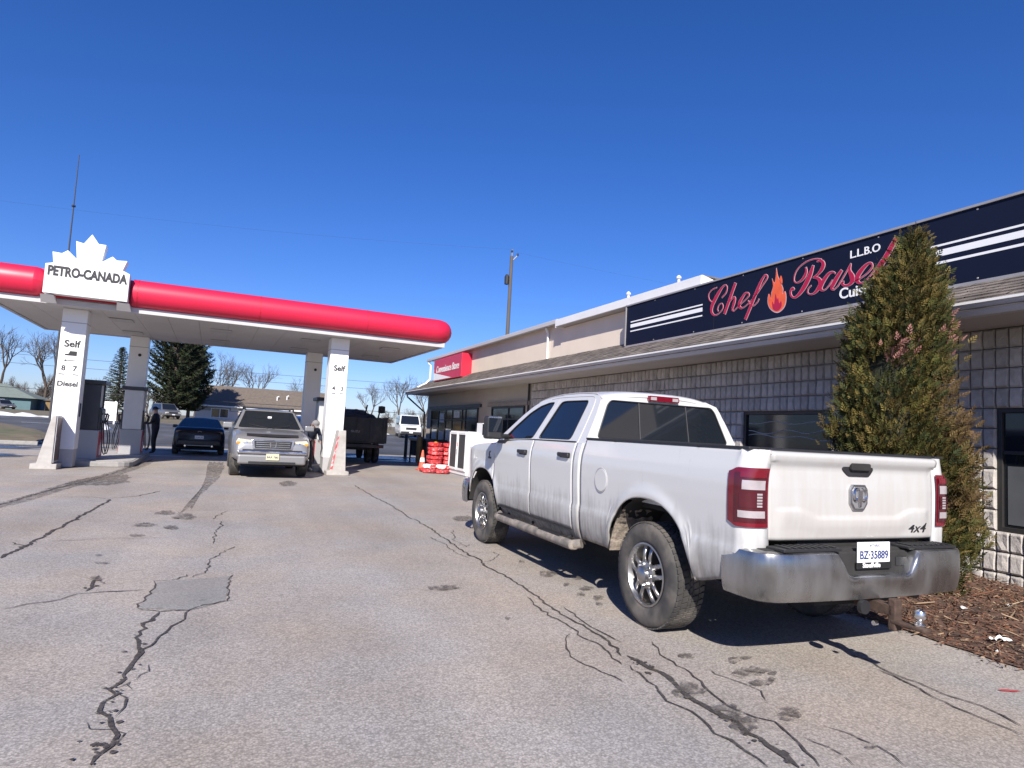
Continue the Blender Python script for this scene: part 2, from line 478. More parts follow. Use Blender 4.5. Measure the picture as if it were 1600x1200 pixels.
FLAME=[[(7.566, 4.314), (7.533, 4.186), (7.472, 4.07), (7.423, 3.958), (7.431, 3.877), (7.386, 3.92), (7.361, 3.824), (7.373, 3.72), (7.422, 3.65), (7.517, 3.612), (7.617, 3.649), (7.695, 3.726), (7.727, 3.826), (7.706, 3.938), (7.663, 3.846), (7.658, 3.939), (7.624, 4.037), (7.649, 4.168), (7.599, 4.085), (7.575, 4.195)], [(7.567, 3.912), (7.533, 3.813), (7.513, 3.84), (7.486, 3.743), (7.449, 3.778), (7.439, 3.694), (7.486, 3.64), (7.564, 3.64), (7.619, 3.692), (7.63, 3.798), (7.594, 3.74), (7.58, 3.821)], [(7.463, 4.186), (7.432, 4.103), (7.441, 4.047), (7.484, 4.13)]]
CRACKS=[([(-0.45, 3.17), (-0.43, 3.24), (-0.41, 3.32), (-0.42, 3.42), (-0.42, 3.53), (-0.43, 3.63), (-0.5, 3.71), (-0.49, 3.81), (-0.45, 3.9), (-0.48, 3.99), (-0.46, 4.12), (-0.46, 4.3), (-0.44, 4.54), (-0.46, 4.72), (-0.48, 5.16), (-0.4, 5.42)], 0.035), ([(-0.43, 3.63), (-0.4, 3.73), (-0.4, 3.85), (-0.46, 3.91)], 0.02), ([(-0.47, 3.99), (-0.41, 4.1), (-0.37, 3.96)], 0.014), ([(-0.41, 4.1), (-0.36, 4.21), (-0.37, 4.32)], 0.012), ([(-0.44, 4.54), (-0.35, 4.77), (-0.31, 5.05), (-0.24, 5.2), (-0.2, 5.43), (-0.13, 5.56), (0.08, 5.64)], 0.022), ([(-0.57, 5.56), (-0.41, 5.46), (-0.2, 5.43)], 0.016), ([(-0.57, 5.56), (-0.53, 6.4), (-0.39, 6.47), (-0.32, 6.65)], 0.016), ([(0.08, 6.56), (0.02, 5.63)], 0.016), ([(-0.26, 6.5), (-0.16, 6.68), (-0.17, 7.1), (-0.04, 7.63), (0.06, 8.0)], 0.018), ([(-0.13, 8.19), (-0.16, 8.84), (-0.1, 9.36), (-0.08, 9.95)], 0.018), ([(-0.22, 10.14), (-0.04, 11.05)], 0.014), ([(-1.45, 5.71), (-1.28, 5.84), (-1.13, 5.92), (-1.06, 6.08), (-0.86, 6.12), (-0.58, 6.11)], 0.018), ([(-1.0, 6.14), (-0.99, 6.41), (-1.01, 6.71)], 0.03), ([(-1.98, 7.6), (-1.94, 8.21), (-1.89, 9.77), (-1.82, 12.37)], 0.05), ([(-2.11, 8.46), (-1.94, 8.21)], 0.03), ([(-1.82, 12.37), (-2.13, 12.73), (-2.73, 12.67)], 0.03), ([(-1.85, 12.56), (-1.49, 13.0), (-1.24, 13.84)], 0.03), ([(-3.09, 11.61), (-3.05, 12.45), (-2.93, 14.16), (-2.72, 15.56), (-2.58, 18.09), (-2.38, 23.05)], 0.05), ([(-1.8, 8.52), (-1.27, 8.64), (-0.67, 8.63)], 0.012), ([(-1.13, 10.91), (-0.38, 11.05), (0.76, 11.2)], 0.012), ([(-2.44, 17.72), (-0.45, 17.94)], 0.03), ([(2.71, 15.73), (2.7, 13.27), (2.76, 11.94), (2.7, 10.56), (2.73, 9.44), (2.69, 8.31), (2.64, 7.38), (2.65, 6.87), (2.62, 6.37), (2.64, 5.87), (2.62, 5.48), (2.6, 5.14), (2.56, 4.73), (2.58, 4.48), (2.59, 4.23), (2.57, 3.95), (2.54, 3.73)], 0.03), ([(2.51, 8.42), (2.55, 7.87), (2.52, 7.39), (2.58, 7.02)], 0.015), ([(3.02, 9.01), (2.79, 8.21), (2.78, 7.68), (2.87, 7.84)], 0.012), ([(2.68, 6.8), (2.87, 6.91), (3.01, 7.18), (2.96, 7.37)], 0.012), ([(2.5, 5.28), (2.46, 4.85), (2.48, 4.54), (2.45, 4.21), (2.48, 3.95), (2.45, 3.59)], 0.02), ([(2.4, 4.25), (2.26, 4.08), (2.2, 3.89), (2.18, 3.73), (2.22, 3.52), (2.27, 3.43), (2.28, 3.33)], 0.014), ([(2.69, 4.92), (2.65, 4.64), (2.65, 4.4), (2.66, 4.21), (2.69, 3.98)], 0.014), ([(2.55, 3.73), (2.56, 3.57), (2.58, 3.41), (2.53, 3.18), (2.52, 2.98), (2.53, 2.85), (2.55, 2.72), (2.51, 2.59), (2.51, 2.45), (2.5, 2.35), (2.51, 2.24)], 0.06), ([(2.45, 3.57), (2.44, 3.3), (2.35, 3.03), (2.4, 2.88), (2.37, 2.71), (2.35, 2.55), (2.37, 2.44), (2.35, 2.29)], 0.022), ([(2.9, 3.94), (2.78, 3.55), (2.77, 3.29), (2.69, 3.08), (2.64, 2.88), (2.71, 2.73), (2.78, 2.65), (2.72, 2.5), (2.66, 2.35), (2.59, 2.22)], 0.02), ([(2.74, 2.46), (2.78, 2.34), (2.8, 2.26), (2.76, 2.17)], 0.016), ([(2.94, 3.38), (2.94, 3.21), (2.99, 3.11), (2.99, 3.0), (2.92, 2.87)], 0.014), ([(2.98, 2.52), (3.05, 2.42), (3.06, 2.29), (3.04, 2.19), (2.99, 2.1)], 0.016), ([(4.2, 3.34), (4.17, 3.1), (4.15, 2.88), (4.15, 2.64), (4.16, 2.45), (4.11, 2.19)], 0.02), ([(4.1, 3.07), (4.06, 2.82), (3.99, 2.55), (4.01, 2.36), (4.0, 2.13)], 0.018)]
STAINS=[[(3.28, 3.45), (3.24, 3.43), (3.2, 3.41), (3.17, 3.42), (3.17, 3.44), (3.19, 3.47), (3.22, 3.5), (3.26, 3.52), (3.29, 3.51), (3.29, 3.48)], [(3.4, 3.47), (3.37, 3.45), (3.34, 3.45), (3.32, 3.45), (3.31, 3.47), (3.32, 3.49), (3.34, 3.51), (3.37, 3.51), (3.4, 3.51), (3.41, 3.49)], [(3.19, 3.24), (3.14, 3.21), (3.08, 3.19), (3.04, 3.21), (3.02, 3.24), (3.05, 3.28), (3.1, 3.32), (3.16, 3.34), (3.21, 3.33), (3.22, 3.29)], [(3.32, 3.23), (3.27, 3.2), (3.2, 3.19), (3.14, 3.21), (3.12, 3.24), (3.14, 3.28), (3.19, 3.31), (3.26, 3.33), (3.32, 3.31), (3.34, 3.27)], [(3.18, 3.07), (3.14, 3.05), (3.08, 3.04), (3.04, 3.05), (3.02, 3.08), (3.03, 3.11), (3.07, 3.13), (3.12, 3.14), (3.17, 3.13), (3.19, 3.1)], [(3.34, 3.18), (3.32, 3.17), (3.29, 3.16), (3.27, 3.17), (3.27, 3.18), (3.28, 3.2), (3.3, 3.21), (3.33, 3.22), (3.35, 3.22), (3.35, 3.2)], [(3.22, 3.09), (3.19, 3.07), (3.16, 3.06), (3.15, 3.06), (3.15, 3.08), (3.17, 3.1), (3.2, 3.12), (3.22, 3.14), (3.24, 3.13), (3.24, 3.11)], [(2.94, 2.65), (2.91, 2.63), (2.86, 2.62), (2.83, 2.63), (2.82, 2.65), (2.83, 2.68), (2.87, 2.7), (2.91, 2.71), (2.95, 2.7), (2.96, 2.68)], [(3.0, 2.71), (2.98, 2.7), (2.95, 2.7), (2.92, 2.71), (2.91, 2.72), (2.91, 2.74), (2.93, 2.75), (2.96, 2.75), (2.99, 2.74), (3.0, 2.73)], [(3.02, 3.6), (2.99, 3.58), (2.95, 3.57), (2.91, 3.58), (2.88, 3.61), (2.89, 3.63), (2.92, 3.65), (2.97, 3.66), (3.01, 3.65), (3.03, 3.63)], [(3.04, 2.27), (3.02, 2.26), (3.01, 2.26), (2.99, 2.27), (2.99, 2.27), (2.99, 2.28), (3.0, 2.29), (3.02, 2.29), (3.04, 2.28), (3.04, 2.27)], [(2.66, 3.09), (2.6, 3.04), (2.53, 3.02), (2.48, 3.04), (2.46, 3.08), (2.48, 3.14), (2.54, 3.19), (2.61, 3.21), (2.67, 3.19), (2.69, 3.15)], [(2.66, 2.78), (2.59, 2.73), (2.52, 2.71), (2.48, 2.73), (2.46, 2.77), (2.49, 2.83), (2.55, 2.88), (2.62, 2.9), (2.68, 2.88), (2.69, 2.84)], [(2.64, 2.63), (2.58, 2.6), (2.53, 2.58), (2.49, 2.59), (2.48, 2.63), (2.5, 2.67), (2.55, 2.71), (2.61, 2.73), (2.65, 2.71), (2.66, 2.68)], [(1.99, 5.69), (1.95, 5.64), (1.87, 5.63), (1.79, 5.64), (1.73, 5.68), (1.72, 5.74), (1.76, 5.79), (1.84, 5.81), (1.92, 5.79), (1.98, 5.75)], [(2.1, 4.69), (2.08, 4.67), (2.07, 4.66), (2.05, 4.67), (2.05, 4.68), (2.05, 4.7), (2.06, 4.72), (2.08, 4.73), (2.09, 4.72), (2.1, 4.71)], [(3.81, 10.12), (3.72, 9.99), (3.58, 9.91), (3.45, 9.91), (3.38, 9.99), (3.38, 10.12), (3.46, 10.25), (3.6, 10.34), (3.73, 10.34), (3.81, 10.25)], [(3.23, 6.07), (3.18, 6.0), (3.11, 5.96), (3.05, 5.97), (3.03, 6.03), (3.05, 6.1), (3.1, 6.18), (3.17, 6.22), (3.23, 6.21), (3.26, 6.15)], [(3.14, 5.63), (3.11, 5.6), (3.08, 5.58), (3.06, 5.58), (3.06, 5.61), (3.07, 5.64), (3.09, 5.67), (3.12, 5.69), (3.14, 5.68), (3.15, 5.66)], [(3.1, 5.25), (3.07, 5.22), (3.04, 5.21), (3.01, 5.21), (3.0, 5.24), (3.02, 5.27), (3.04, 5.3), (3.07, 5.32), (3.1, 5.31), (3.11, 5.29)], [(3.31, 5.45), (3.27, 5.41), (3.22, 5.39), (3.18, 5.4), (3.15, 5.43), (3.16, 5.47), (3.2, 5.51), (3.25, 5.53), (3.3, 5.52), (3.32, 5.49)], [(3.1, 4.91), (3.06, 4.88), (3.03, 4.86), (3.0, 4.87), (2.99, 4.89), (3.01, 4.93), (3.04, 4.97), (3.07, 4.99), (3.1, 4.98), (3.11, 4.95)], [(3.2, 5.1), (3.17, 5.07), (3.13, 5.05), (3.1, 5.06), (3.09, 5.08), (3.1, 5.12), (3.13, 5.16), (3.17, 5.17), (3.2, 5.17), (3.22, 5.14)], [(3.4, 5.84), (3.37, 5.8), (3.33, 5.78), (3.29, 5.79), (3.28, 5.82), (3.3, 5.86), (3.33, 5.9), (3.37, 5.92), (3.4, 5.92), (3.41, 5.89)], [(3.15, 6.71), (3.13, 6.67), (3.1, 6.65), (3.07, 6.66), (3.06, 6.68), (3.07, 6.72), (3.09, 6.76), (3.12, 6.78), (3.15, 6.77), (3.16, 6.75)], [(-0.59, 9.38), (-0.6, 9.31), (-0.64, 9.26), (-0.7, 9.27), (-0.75, 9.31), (-0.77, 9.39), (-0.76, 9.47), (-0.72, 9.51), (-0.66, 9.51), (-0.61, 9.46)], [(-0.46, 10.35), (-0.47, 10.16), (-0.53, 10.05), (-0.61, 10.06), (-0.69, 10.17), (-0.73, 10.35), (-0.72, 10.55), (-0.66, 10.67), (-0.57, 10.67), (-0.49, 10.55)], [(-0.89, 9.62), (-0.9, 9.51), (-0.95, 9.45), (-1.03, 9.46), (-1.1, 9.52), (-1.13, 9.63), (-1.12, 9.74), (-1.07, 9.8), (-0.99, 9.8), (-0.92, 9.73)], [(-0.75, 10.77), (-0.76, 10.64), (-0.81, 10.55), (-0.89, 10.56), (-0.95, 10.64), (-0.99, 10.77), (-0.98, 10.91), (-0.93, 10.99), (-0.85, 10.99), (-0.78, 10.91)], [(-0.91, 8.79), (-0.92, 8.75), (-0.96, 8.73), (-1.01, 8.73), (-1.06, 8.76), (-1.08, 8.81), (-1.07, 8.85), (-1.03, 8.88), (-0.98, 8.87), (-0.93, 8.84)], [(-1.14, 7.62), (-1.14, 7.6), (-1.16, 7.58), (-1.18, 7.59), (-1.2, 7.6), (-1.21, 7.63), (-1.21, 7.65), (-1.19, 7.67), (-1.17, 7.66), (-1.15, 7.65)], [(-1.02, 7.22), (-1.03, 7.2), (-1.06, 7.19), (-1.1, 7.2), (-1.13, 7.21), (-1.15, 7.24), (-1.14, 7.26), (-1.11, 7.27), (-1.07, 7.26), (-1.04, 7.24)], [(-0.97, 6.55), (-0.97, 6.51), (-0.99, 6.48), (-1.02, 6.49), (-1.05, 6.52), (-1.07, 6.57), (-1.07, 6.62), (-1.05, 6.64), (-1.02, 6.64), (-0.99, 6.6)], [(1.38, 15.81), (1.32, 15.42), (1.21, 15.17), (1.1, 15.16), (1.03, 15.37), (1.02, 15.74), (1.08, 16.14), (1.19, 16.42), (1.3, 16.45), (1.38, 16.21)]]
WETS=[[(-0.67, 11.39), (-0.58, 13.31), (-0.6, 17.11), (-0.72, 22.57), (-0.28, 22.13), (-0.31, 17.18), (-0.44, 14.57), (-0.54, 12.67), (-0.55, 11.39)], [(-3.18, 11.92), (-3.08, 12.83), (-3.0, 14.92), (-2.73, 17.63), (-2.45, 23.01), (-2.21, 21.82), (-2.41, 16.97), (-2.7, 14.71), (-2.87, 12.29), (-3.01, 11.31)], [(-3.02, 15.2), (-2.71, 16.88), (-2.26, 17.39), (-2.04, 15.41), (-2.57, 14.74)]]
PATCHES=[[(-0.53, 6.38), (0.07, 6.53), (0.02, 5.64), (-0.2, 5.44), (-0.57, 5.56)], [(-1.99, 7.64), (-1.94, 8.21), (-1.82, 12.37), (-2.13, 12.73), (-2.73, 12.67), (-2.89, 10.89)]]

# ============================================================ THE GROUND
def gz(y):
    return interp([(33, 0), (56, .55), (76, 1.0), (5000, 1.0)], y)

K['dormant_grass'] = M('dormant_grass', (.15,.12,.075), .95, var=.3, vs=2.2, bump=.8, bs=12, c2=(.09,.10,.05), c2t=(.5,.7), c2s=.4)
K['snow'] = M('old_snow', (.72,.72,.73), .8, var=.1, vs=3, bump=.6, bs=6, c2=(.30,.25,.21), c2t=(.5,.72), c2s=1.1)
K['soil'] = M('bed_soil', (.115,.065,.045), .97, var=.4, vs=11, bump=.9, bs=30, c2=(.05,.035,.028), c2t=(.5,.7), c2s=6)
K['mulch'] = foliage_mat('mulch_chips', .95)
K['road'] = asphalt_mat('wet_road', (.085,.088,.098), .35, .6)

ys = [-400,-60,-14,0,15,33,40,48,56,66,76,120,300,1200,4000]
xs = [-3000,-600,-150,-60,-30,-10,0,10,30,60,150,600,3000]
g = MB()
g.add([(x, y, gz(y) - .03) for y in ys for x in xs],
      [(j*len(xs)+i, j*len(xs)+i+1, (j+1)*len(xs)+i+1, (j+1)*len(xs)+i) for j in range(len(ys)-1) for i in range(len(xs)-1)])
tag(g.build('ground', K['dormant_grass']), kind='structure')

lot = MB()
lx = [-45,-20,-10,0,5,9,24]; ly = [-14,-5,0,5,10,20,33]
lot.add([(x, y, 0) for y in ly for x in lx],
        [(j*len(lx)+i, j*len(lx)+i+1, (j+1)*len(lx)+i+1, (j+1)*len(lx)+i) for j in range(len(ly)-1) for i in range(len(lx)-1)])
asphalt = tag(lot.build('asphalt_lot', K['asphalt']), kind='structure')

rd = MB()
ry = [33,40,48,56,62]
rd.add([(x, y, gz(y) + .0) for y in ry for x in (-120, 120)], [(2*j, 2*j+1, 2*j+3, 2*j+2) for j in range(len(ry)-1)])
road = tag(rd.build('road', K['road']), kind='structure')
for x0 in range(-40, 40, 9):
    mk = MB(); mk.add([(x0, 51.0, gz(51)+.012), (x0+4, 51.0, gz(51)+.012), (x0+4, 51.15, gz(51.15)+.012), (x0, 51.15, gz(51.15)+.012)], [(0,1,2,3)])
    mk.build('road_marking', K['white_paint'], road)

rng = random.Random(5)
def strip(pts, w, z, seed):
    rg = random.Random(seed)
    P = []
    for (a, b) in zip(pts, pts[1:]):
        A, B = Vector((*a, 0)), Vector((*b, 0))
        k = max(1, int((B-A).length/.06))
        for i in range(k): P.append(A.lerp(B, i/k))
    P.append(Vector((*pts[-1], 0)))
    vs = []
    n = len(P)
    for i, p in enumerate(P):
        t = (P[min(i+1,n-1)] - P[max(i-1,0)]); t = t.normalized() if t.length else Vector((1,0,0))
        s = Vector((-t.y, t.x, 0))
        jit = (mnoise.noise(p*3.1 + Vector((seed,0,0))) * 1.1 + mnoise.noise(p*11 + Vector((seed,7,0)))*1.0 + mnoise.noise(p*37 + Vector((seed,2,0)))*.5) * .035
        ww = w * .72 * (.45 + 1.0*abs(mnoise.noise(p*4.3 + Vector((0,seed,3)))) + .5*rg.random()) * .5
        if i in (0, n-1): ww *= .2
        q = p + s*jit
        vs += [(q.x+s.x*ww, q.y+s.y*ww, z), (q.x-s.x*ww, q.y-s.y*ww, z)]
    return vs, [(2*i, 2*i+1, 2*i+3, 2*i+2) for i in range(n-1)]

def blob_sheet(poly, z, seed, rough=.16):
    P = catmull([(x, y, 0) for x, y in poly], 14, closed=True)
    c = sum(P, Vector())/len(P)
    vs = [tuple(c)[:2] + (z,)]
    for p in P:
        d = p - c
        q = c + d*(1 + rough*2*mnoise.noise(p*5 + Vector((seed,0,0))) + rough*1.5*mnoise.noise(p*17 + Vector((0,seed,0))) + rough*1.6*mnoise.noise(p*41 + Vector((0,seed,5))))
        vs.append((q.x, q.y, z))
    n = len(P)
    return vs, [(0, 1+i, 1+(i+1) % n) for i in range(n)]
for i, poly in enumerate(PATCHES):
    mb = MB(); mb.add([(x, y, .003) for x, y in poly], [tuple(range(len(poly)))])
    mb.build('repair_patch', K['asphalt_patch'] if i == 0 else K['asphalt'], asphalt, fix=False)
for i, (pts, w) in enumerate(CRACKS):
    vs_, fs_ = strip(pts, w, .0062 + i*.00004, i*1.37)
    MB().add(vs_, fs_).build('crack', K['crack'], asphalt)
    if w >= .03 and pts[0][1] < 9:     # crumbled pits along a wide crack
        for k in range(len(pts)*3):
            j = rng.randrange(len(pts)-1); a = Vector(pts[j]).lerp(Vector(pts[j+1]), rng.random()); rr_ = rng.uniform(.006, .018)
            c_ = (a.x + rng.gauss(0,.035), a.y + rng.gauss(0,.035))
            vs_, fs_ = blob_sheet([(c_[0]+rr_*math.cos(q)*rng.uniform(.5,1.3), c_[1]+rr_*math.sin(q)*rng.uniform(.5,1.3)) for q in [m*PI/3 for m in range(6)]], .0080 + .00004*k, k, .25)
            MB().add(vs_, fs_).build('crack_pit', K['crack'], asphalt)
    if w >= .03:     # side hairlines that leave a wide crack
        for k in range(int(len(pts)*.12)):
            a = Vector(rng.choice(pts)); an = rng.uniform(0, 2*PI); q = [tuple(a)]
            for _ in range(rng.randint(2, 5)):
                an += rng.uniform(-1.0, 1.0); a = a + Vector((math.cos(an), math.sin(an)))*rng.uniform(.04, .10); q.append(tuple(a))
            vs_, fs_ = strip(q, w*.25, .0058 + .00003*k, i+k*.71)
            MB().add(vs_, fs_).build('crack', K['crack'], asphalt)

for i, poly in enumerate(STAINS):
    vs_, fs_ = blob_sheet(poly, .010 + (i % 9)*.0008, i*2.1, .2)
    MB().add(vs_, fs_).build('oil_stain', K['stain'], asphalt)
for i, poly in enumerate(WETS):
    vs_, fs_ = blob_sheet(poly, .0055 + i*.0004, i*3.3, .10)
    MB().add(vs_, fs_).build('damp_streak', K['damp'], asphalt)
# meltwater on the far side of the forecourt and by the road
for i, (cx, cy, rx, ry_) in enumerate([(-11,22,4.5,2.2),(-14,27,6,2.5),(-9.5,30,4,1.4),(6.5,29.5,2.2,1.3),(7.5,27,1.6,.7),(-1.5,30,2.5,.9)]):
    P = [(cx+rx*math.cos(a)*(1+.25*math.sin(3*a+i)), cy+ry_*math.sin(a)*(1+.3*math.sin(2*a+i))) for a in [k*2*PI/14 for k in range(14)]]
    vs_, fs_ = blob_sheet(P, .014 + i*.0008, i*1.9, .1)
    MB().add(vs_, fs_).build('meltwater', K['wet'], asphalt)
# concrete joint pads and painted stop line under the canopy
mk = MB(); mk.box(-3.0, -1.7, 25.2, 25.32, 0.016, .019); mk.build('road_marking', K['white_paint'], asphalt)
vs_, fs_ = blob_sheet([(5.35,2.7),(5.3,2.78),(5.2,2.85),(5.1,2.86),(5.18,2.76)], .02, 2, .2)
K['spray'] = M('red_spray_paint', (.45,.06,.07), .8, var=.3, vs=40)
MB().add([(4.62+.5*(x-5.2), 2.53+.35*(y-2.78)+.02, .008) for x, y, z in vs_], fs_).build('paint_mark', K['spray'], asphalt)

# ------------------------------------------------------------ planting bed along the wall
def bed_edge(y): return 5.22 + .10*mnoise.noise(Vector((y*.9, 3.1, 0))) + .05*mnoise.noise(Vector((y*4, 1, 0)))
def bed_h(x, y):
    t = (x - bed_edge(y))/(7.8 - 5.2)
    return .012 + .12*sstep(0, .5, t) + .03*mnoise.noise(Vector((x*2.2, y*2.2, 5)))*sstep(0, .2, t) + .022*mnoise.noise(Vector((x*8, y*8, 1)))*sstep(0,.15,t)
NB, MBd = 60, 170
bed = MB()
bed.grid(lambda u, v: ((lambda y: (lerp(bed_edge(y), 7.9, u), y, bed_h(lerp(bed_edge(y), 7.9, u), y)))(lerp(-3.5, 9.5, v))), NB, MBd)
planting = tag(bed.build('planting_bed', K['soil'], smooth=True, ang=80), kind='structure')
mm = MB(); cols = []
rg = random.Random(11)
for i in range(15000):
    y = rg.uniform(0.8, 6.2) if i < 13000 else rg.uniform(-3.4, 9.4)
    x = rg.uniform(bed_edge(y)-.10*rg.random()**2*2, 7.8)
    z = bed_h(max(x, bed_edge(y)), y)
    L = rg.uniform(.012, .055) if i % 9 else rg.uniform(.06, .2); w = rg.uniform(.003, .009)
    a = rg.uniform(0, 2*PI); tl = rg.uniform(-.45, .45)
    d = Vector((math.cos(a)*math.cos(tl), math.sin(a)*math.cos(tl), math.sin(tl))); s = Vector((-math.sin(a), math.cos(a), rg.uniform(-.6,.6))).normalized()
    c = Vector((x, y, z + .006 + abs(math.sin(tl))*L*.5)); n_ = d.cross(s)*w*.5
    mm.add([c-d*L/2-s*w, c+d*L/2-s*w*.4, c+d*L/2+s*w*.4+n_, c-d*L/2+s*w+n_, c+n_*2], [(0,1,4),(1,2,4),(2,3,4),(3,0,4)])
    b = rg.choice([(.16,.085,.055),(.11,.06,.04),(.2,.12,.08),(.28,.2,.13),(.08,.05,.04),(.17,.075,.045)])
    k = rg.uniform(.7, 1.25); cols += [tuple(q*k for q in b)]*4
mo = mm.build('mulch', K['mulch'], planting, fix=False); set_tint(mo, cols); mo['kind'] = 'stuff'
K['paper'] = M('litter_paper', (.75,.73,.70), .8, var=.15, vs=20)
def litter(loc, s, rz, label, seed):
    rg = random.Random(seed)
    mb = MB()
    mb.grid(lambda u, v: ((u-.5)*s, (v-.5)*s*.45, .012 + s*.28*abs(mnoise.noise(Vector((u*3+seed, v*3, seed)))) + rg.uniform(0,.006)), 8, 5)
    o = mb.build('paper_litter', K['paper']); o.location = loc; o.rotation_euler = (0, 0, rz)
    tag(o, label, 'litter')
for (x, y, s, rz, lb) in [(5.62,3.15,.16,-.4,'crumpled white wrapper lying on the mulch near the asphalt edge'),(6.15,3.75,.10,.7,'white paper scrap on the mulch halfway to the block wall'),
                          (5.95,4.35,.07,1.9,'small torn paper bit on the mulch behind the bumper'),(6.55,3.6,.08,.2,'pale paper scrap close to the block wall by the window'),(5.36,3.02,.05,.1,'tiny white scrap at the edge of the mulch bed')]:
    litter((x, y, bed_h(x, y)+.004), s, rz, lb, x)

# ============================================================ THE STRIP BUILDING
K['block'] = M('split_face_block', (.46,.425,.39), .95, var=.16, vs=9, bump=.7, bs=45, c2=(.36,.33,.30), c2t=(.45,.75), c2s=3)
K['mortar'] = M('mortar_joint', (.22,.205,.19), .95, var=.2, vs=10, bump=.4)
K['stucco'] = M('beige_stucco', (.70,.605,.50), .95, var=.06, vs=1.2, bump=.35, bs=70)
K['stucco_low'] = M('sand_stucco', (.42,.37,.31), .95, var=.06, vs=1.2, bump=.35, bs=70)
K['gutter'] = M('painted_gutter', (.50,.48,.47), .45, var=.08, vs=2, stretch=(1,.3,1))
K['fascia'] = M('white_fascia', (.76,.75,.74), .5, var=.05, vs=1.5)
K['soffit'] = M('aluminium_soffit', (.45,.42,.39), .6, var=.05, vs=1)
K['shingle'] = M('asphalt_shingle', (.135,.115,.10), .95, var=.4, vs=5, bump=.6, bs=90, c2=(.20,.17,.145), c2t=(.45,.6), c2s=3)
K['frame_dark'] = M('dark_bronze_frame', (.03,.028,.027), .45, var=.1)
K['interior'] = M('dim_interior', (.05,.045,.04), .9, var=.2)
K['poster'] = M('pale_poster', (.6,.6,.58), .7, var=.3, vs=9)
K['sign_navy'] = M('navy_sign_face', (.006,.010,.028), .6, var=.1, vs=1, spec=.15)
K['sign_edge'] = M('sign_edge_trim', (.38,.36,.35), .4, metal=.3, var=.08)
K['crimson'] = M('crimson_lettering', (.42,.012,.05), .4, var=.05)
K['pink_edge'] = M('pale_outline', (.55,.38,.42), .45, var=.05)
K['flame_orange'] = M('flame_orange', (.78,.12,.04), .45, var=.12, vs=7)
K['white_print'] = M('white_print', (.82,.82,.82), .45, var=.03)
W = 7.84
bld = thing_w('strip_building', 'long single-storey strip building with grey split-face block wall, beige stucco upper wall and shingled eave', 'building', (W, 12, 0))

# window openings in the block wall: (y0, y1, z0, z1)
CH = 2.95/13; CW = .135
WIN = [(2.40, 4.43, 3*CH, 9*CH), (6.59, 8.345, 4*CH, 9*CH), (10.5, 12.9, 4*CH, 9*CH)]
def in_win(y, z):
    return any(a-.01 < y < b+.01 and c < z < d for a, b, c, d in WIN)
YB0, YB1 = -3.0, 16.85
# core wall with openings (mortar plane), 30 mm behind the block faces
core = MB()
cuts = sorted({YB0, YB1} | {w[0] for w in WIN} | {w[1] for w in WIN})
for a, b in zip(cuts, cuts[1:]):
    mid = (a+b)/2
    w = [q for q in WIN if q[0] < mid < q[1]]
    if w:
        core.box(W+.035, W+.24, a, b, 0, w[0][2]); core.box(W+.035, W+.24, a, b, w[0][3], 2.95)
    else:
        core.box(W+.035, W+.24, a, b, 0, 2.95)
core.build('wall_core', K['mortar'], bld)
# block variants: rock face, 4 x 4 front grid
def block_mb(seed, fy=4, fz=4, w=CW, h=CH):
    rg = random.Random(seed)
    g_ = .0060
    off = Vector((seed*3.7, seed*1.3, 0))
    def X(u, v):
        e = min(u, 1-u, v, 1-v)
        return 0.0 if e < .01 else -(.012 + .020*abs(mnoise.noise(Vector((u*2.3, v*3.1, seed*5.3)))) + .012*rg.random())
    vs = []; fs = []
    nu, nv = fy+1, fz+1
    us = [0,.10,.5,.9,1.0] if fy == 4 else [k/fy for k in range(fy+1)]
    for j in range(nv):
        for i in range(nu):
            u, v = us[i], us[j]
            vs.append((X(u, v), g_ + u*(w-2*g_), g_ + v*(h-2*g_)))
    for j in range(fz):
        for i in range(fy):
            a = j*nu+i; fs.append((a, a+nu, a+nu+1, a+1))
    ring = [i for i in range(nu)] + [j*nu+fy for j in range(1, nv)] + [fz*nu+i for i in range(fy-1, -1, -1)] + [j*nu for j in range(fz-1, 0, -1)]
    b = len(vs)
    corner = {0: b, fy: b+1, fz*nu+fy: b+2, fz*nu: b+3}
    for (yy, zz) in ((0,0),(1,0),(1,1),(0,1)):
        vs.append((.05, g_ + yy*(w-2*g_), g_ + zz*(h-2*g_)))
    order = [0, fy, fz*nu+fy, fz*nu]
    for q in range(4):
        a, c = order[q], order[(q+1) % 4]
        ia, ic = ring.index(a), ring.index(c)
        seg = ring[ia:ic+1] if ic > ia else ring[ia:] + [ring[0]]
        fs.append(tuple(seg) + (corner[c], corner[a]))
    return vs, fs
variants = [block_mb(s) for s in range(1, 9)]
vmesh = []
BLK = [K['block']] + [M('split_face_block', tuple(q*k for q in (.46,.425,.39)), .95, var=.16, vs=9, bump=.7, bs=45, c2=tuple(q*k for q in (.36,.33,.30)), c2t=(.45,.75), c2s=3) for k in (.86, 1.10, .95)]
for vs_, fs_ in variants:
    mb = MB(); mb.add(vs_, fs_); o = mb.build('block', BLK[len(vmesh) % 4], fix=True); vmesh.append(o.data); bpy.data.objects.remove(o)
slots = []
ny = int((YB1-YB0)/CW)
y_first = 4.43 - round((4.43-YB0)/CW)*CW
for j in range(13):
    for i in range(ny+1):
        y = y_first + i*CW
        if y+CW > YB1+.001 or y < YB0-.1: continue
        if in_win(y+CW/2, (j+.5)*CH): continue
        slots.append((y, j*CH))
def rank(s):
    y, z = s
    if 3.7 <= y < 5.3: return (0, y)
    if z > 1.75 and 5.3 <= y: return (1, y)
    return (2, abs(y-5))
slots.sort(key=rank)
near, rest = slots[:300], slots[300:]
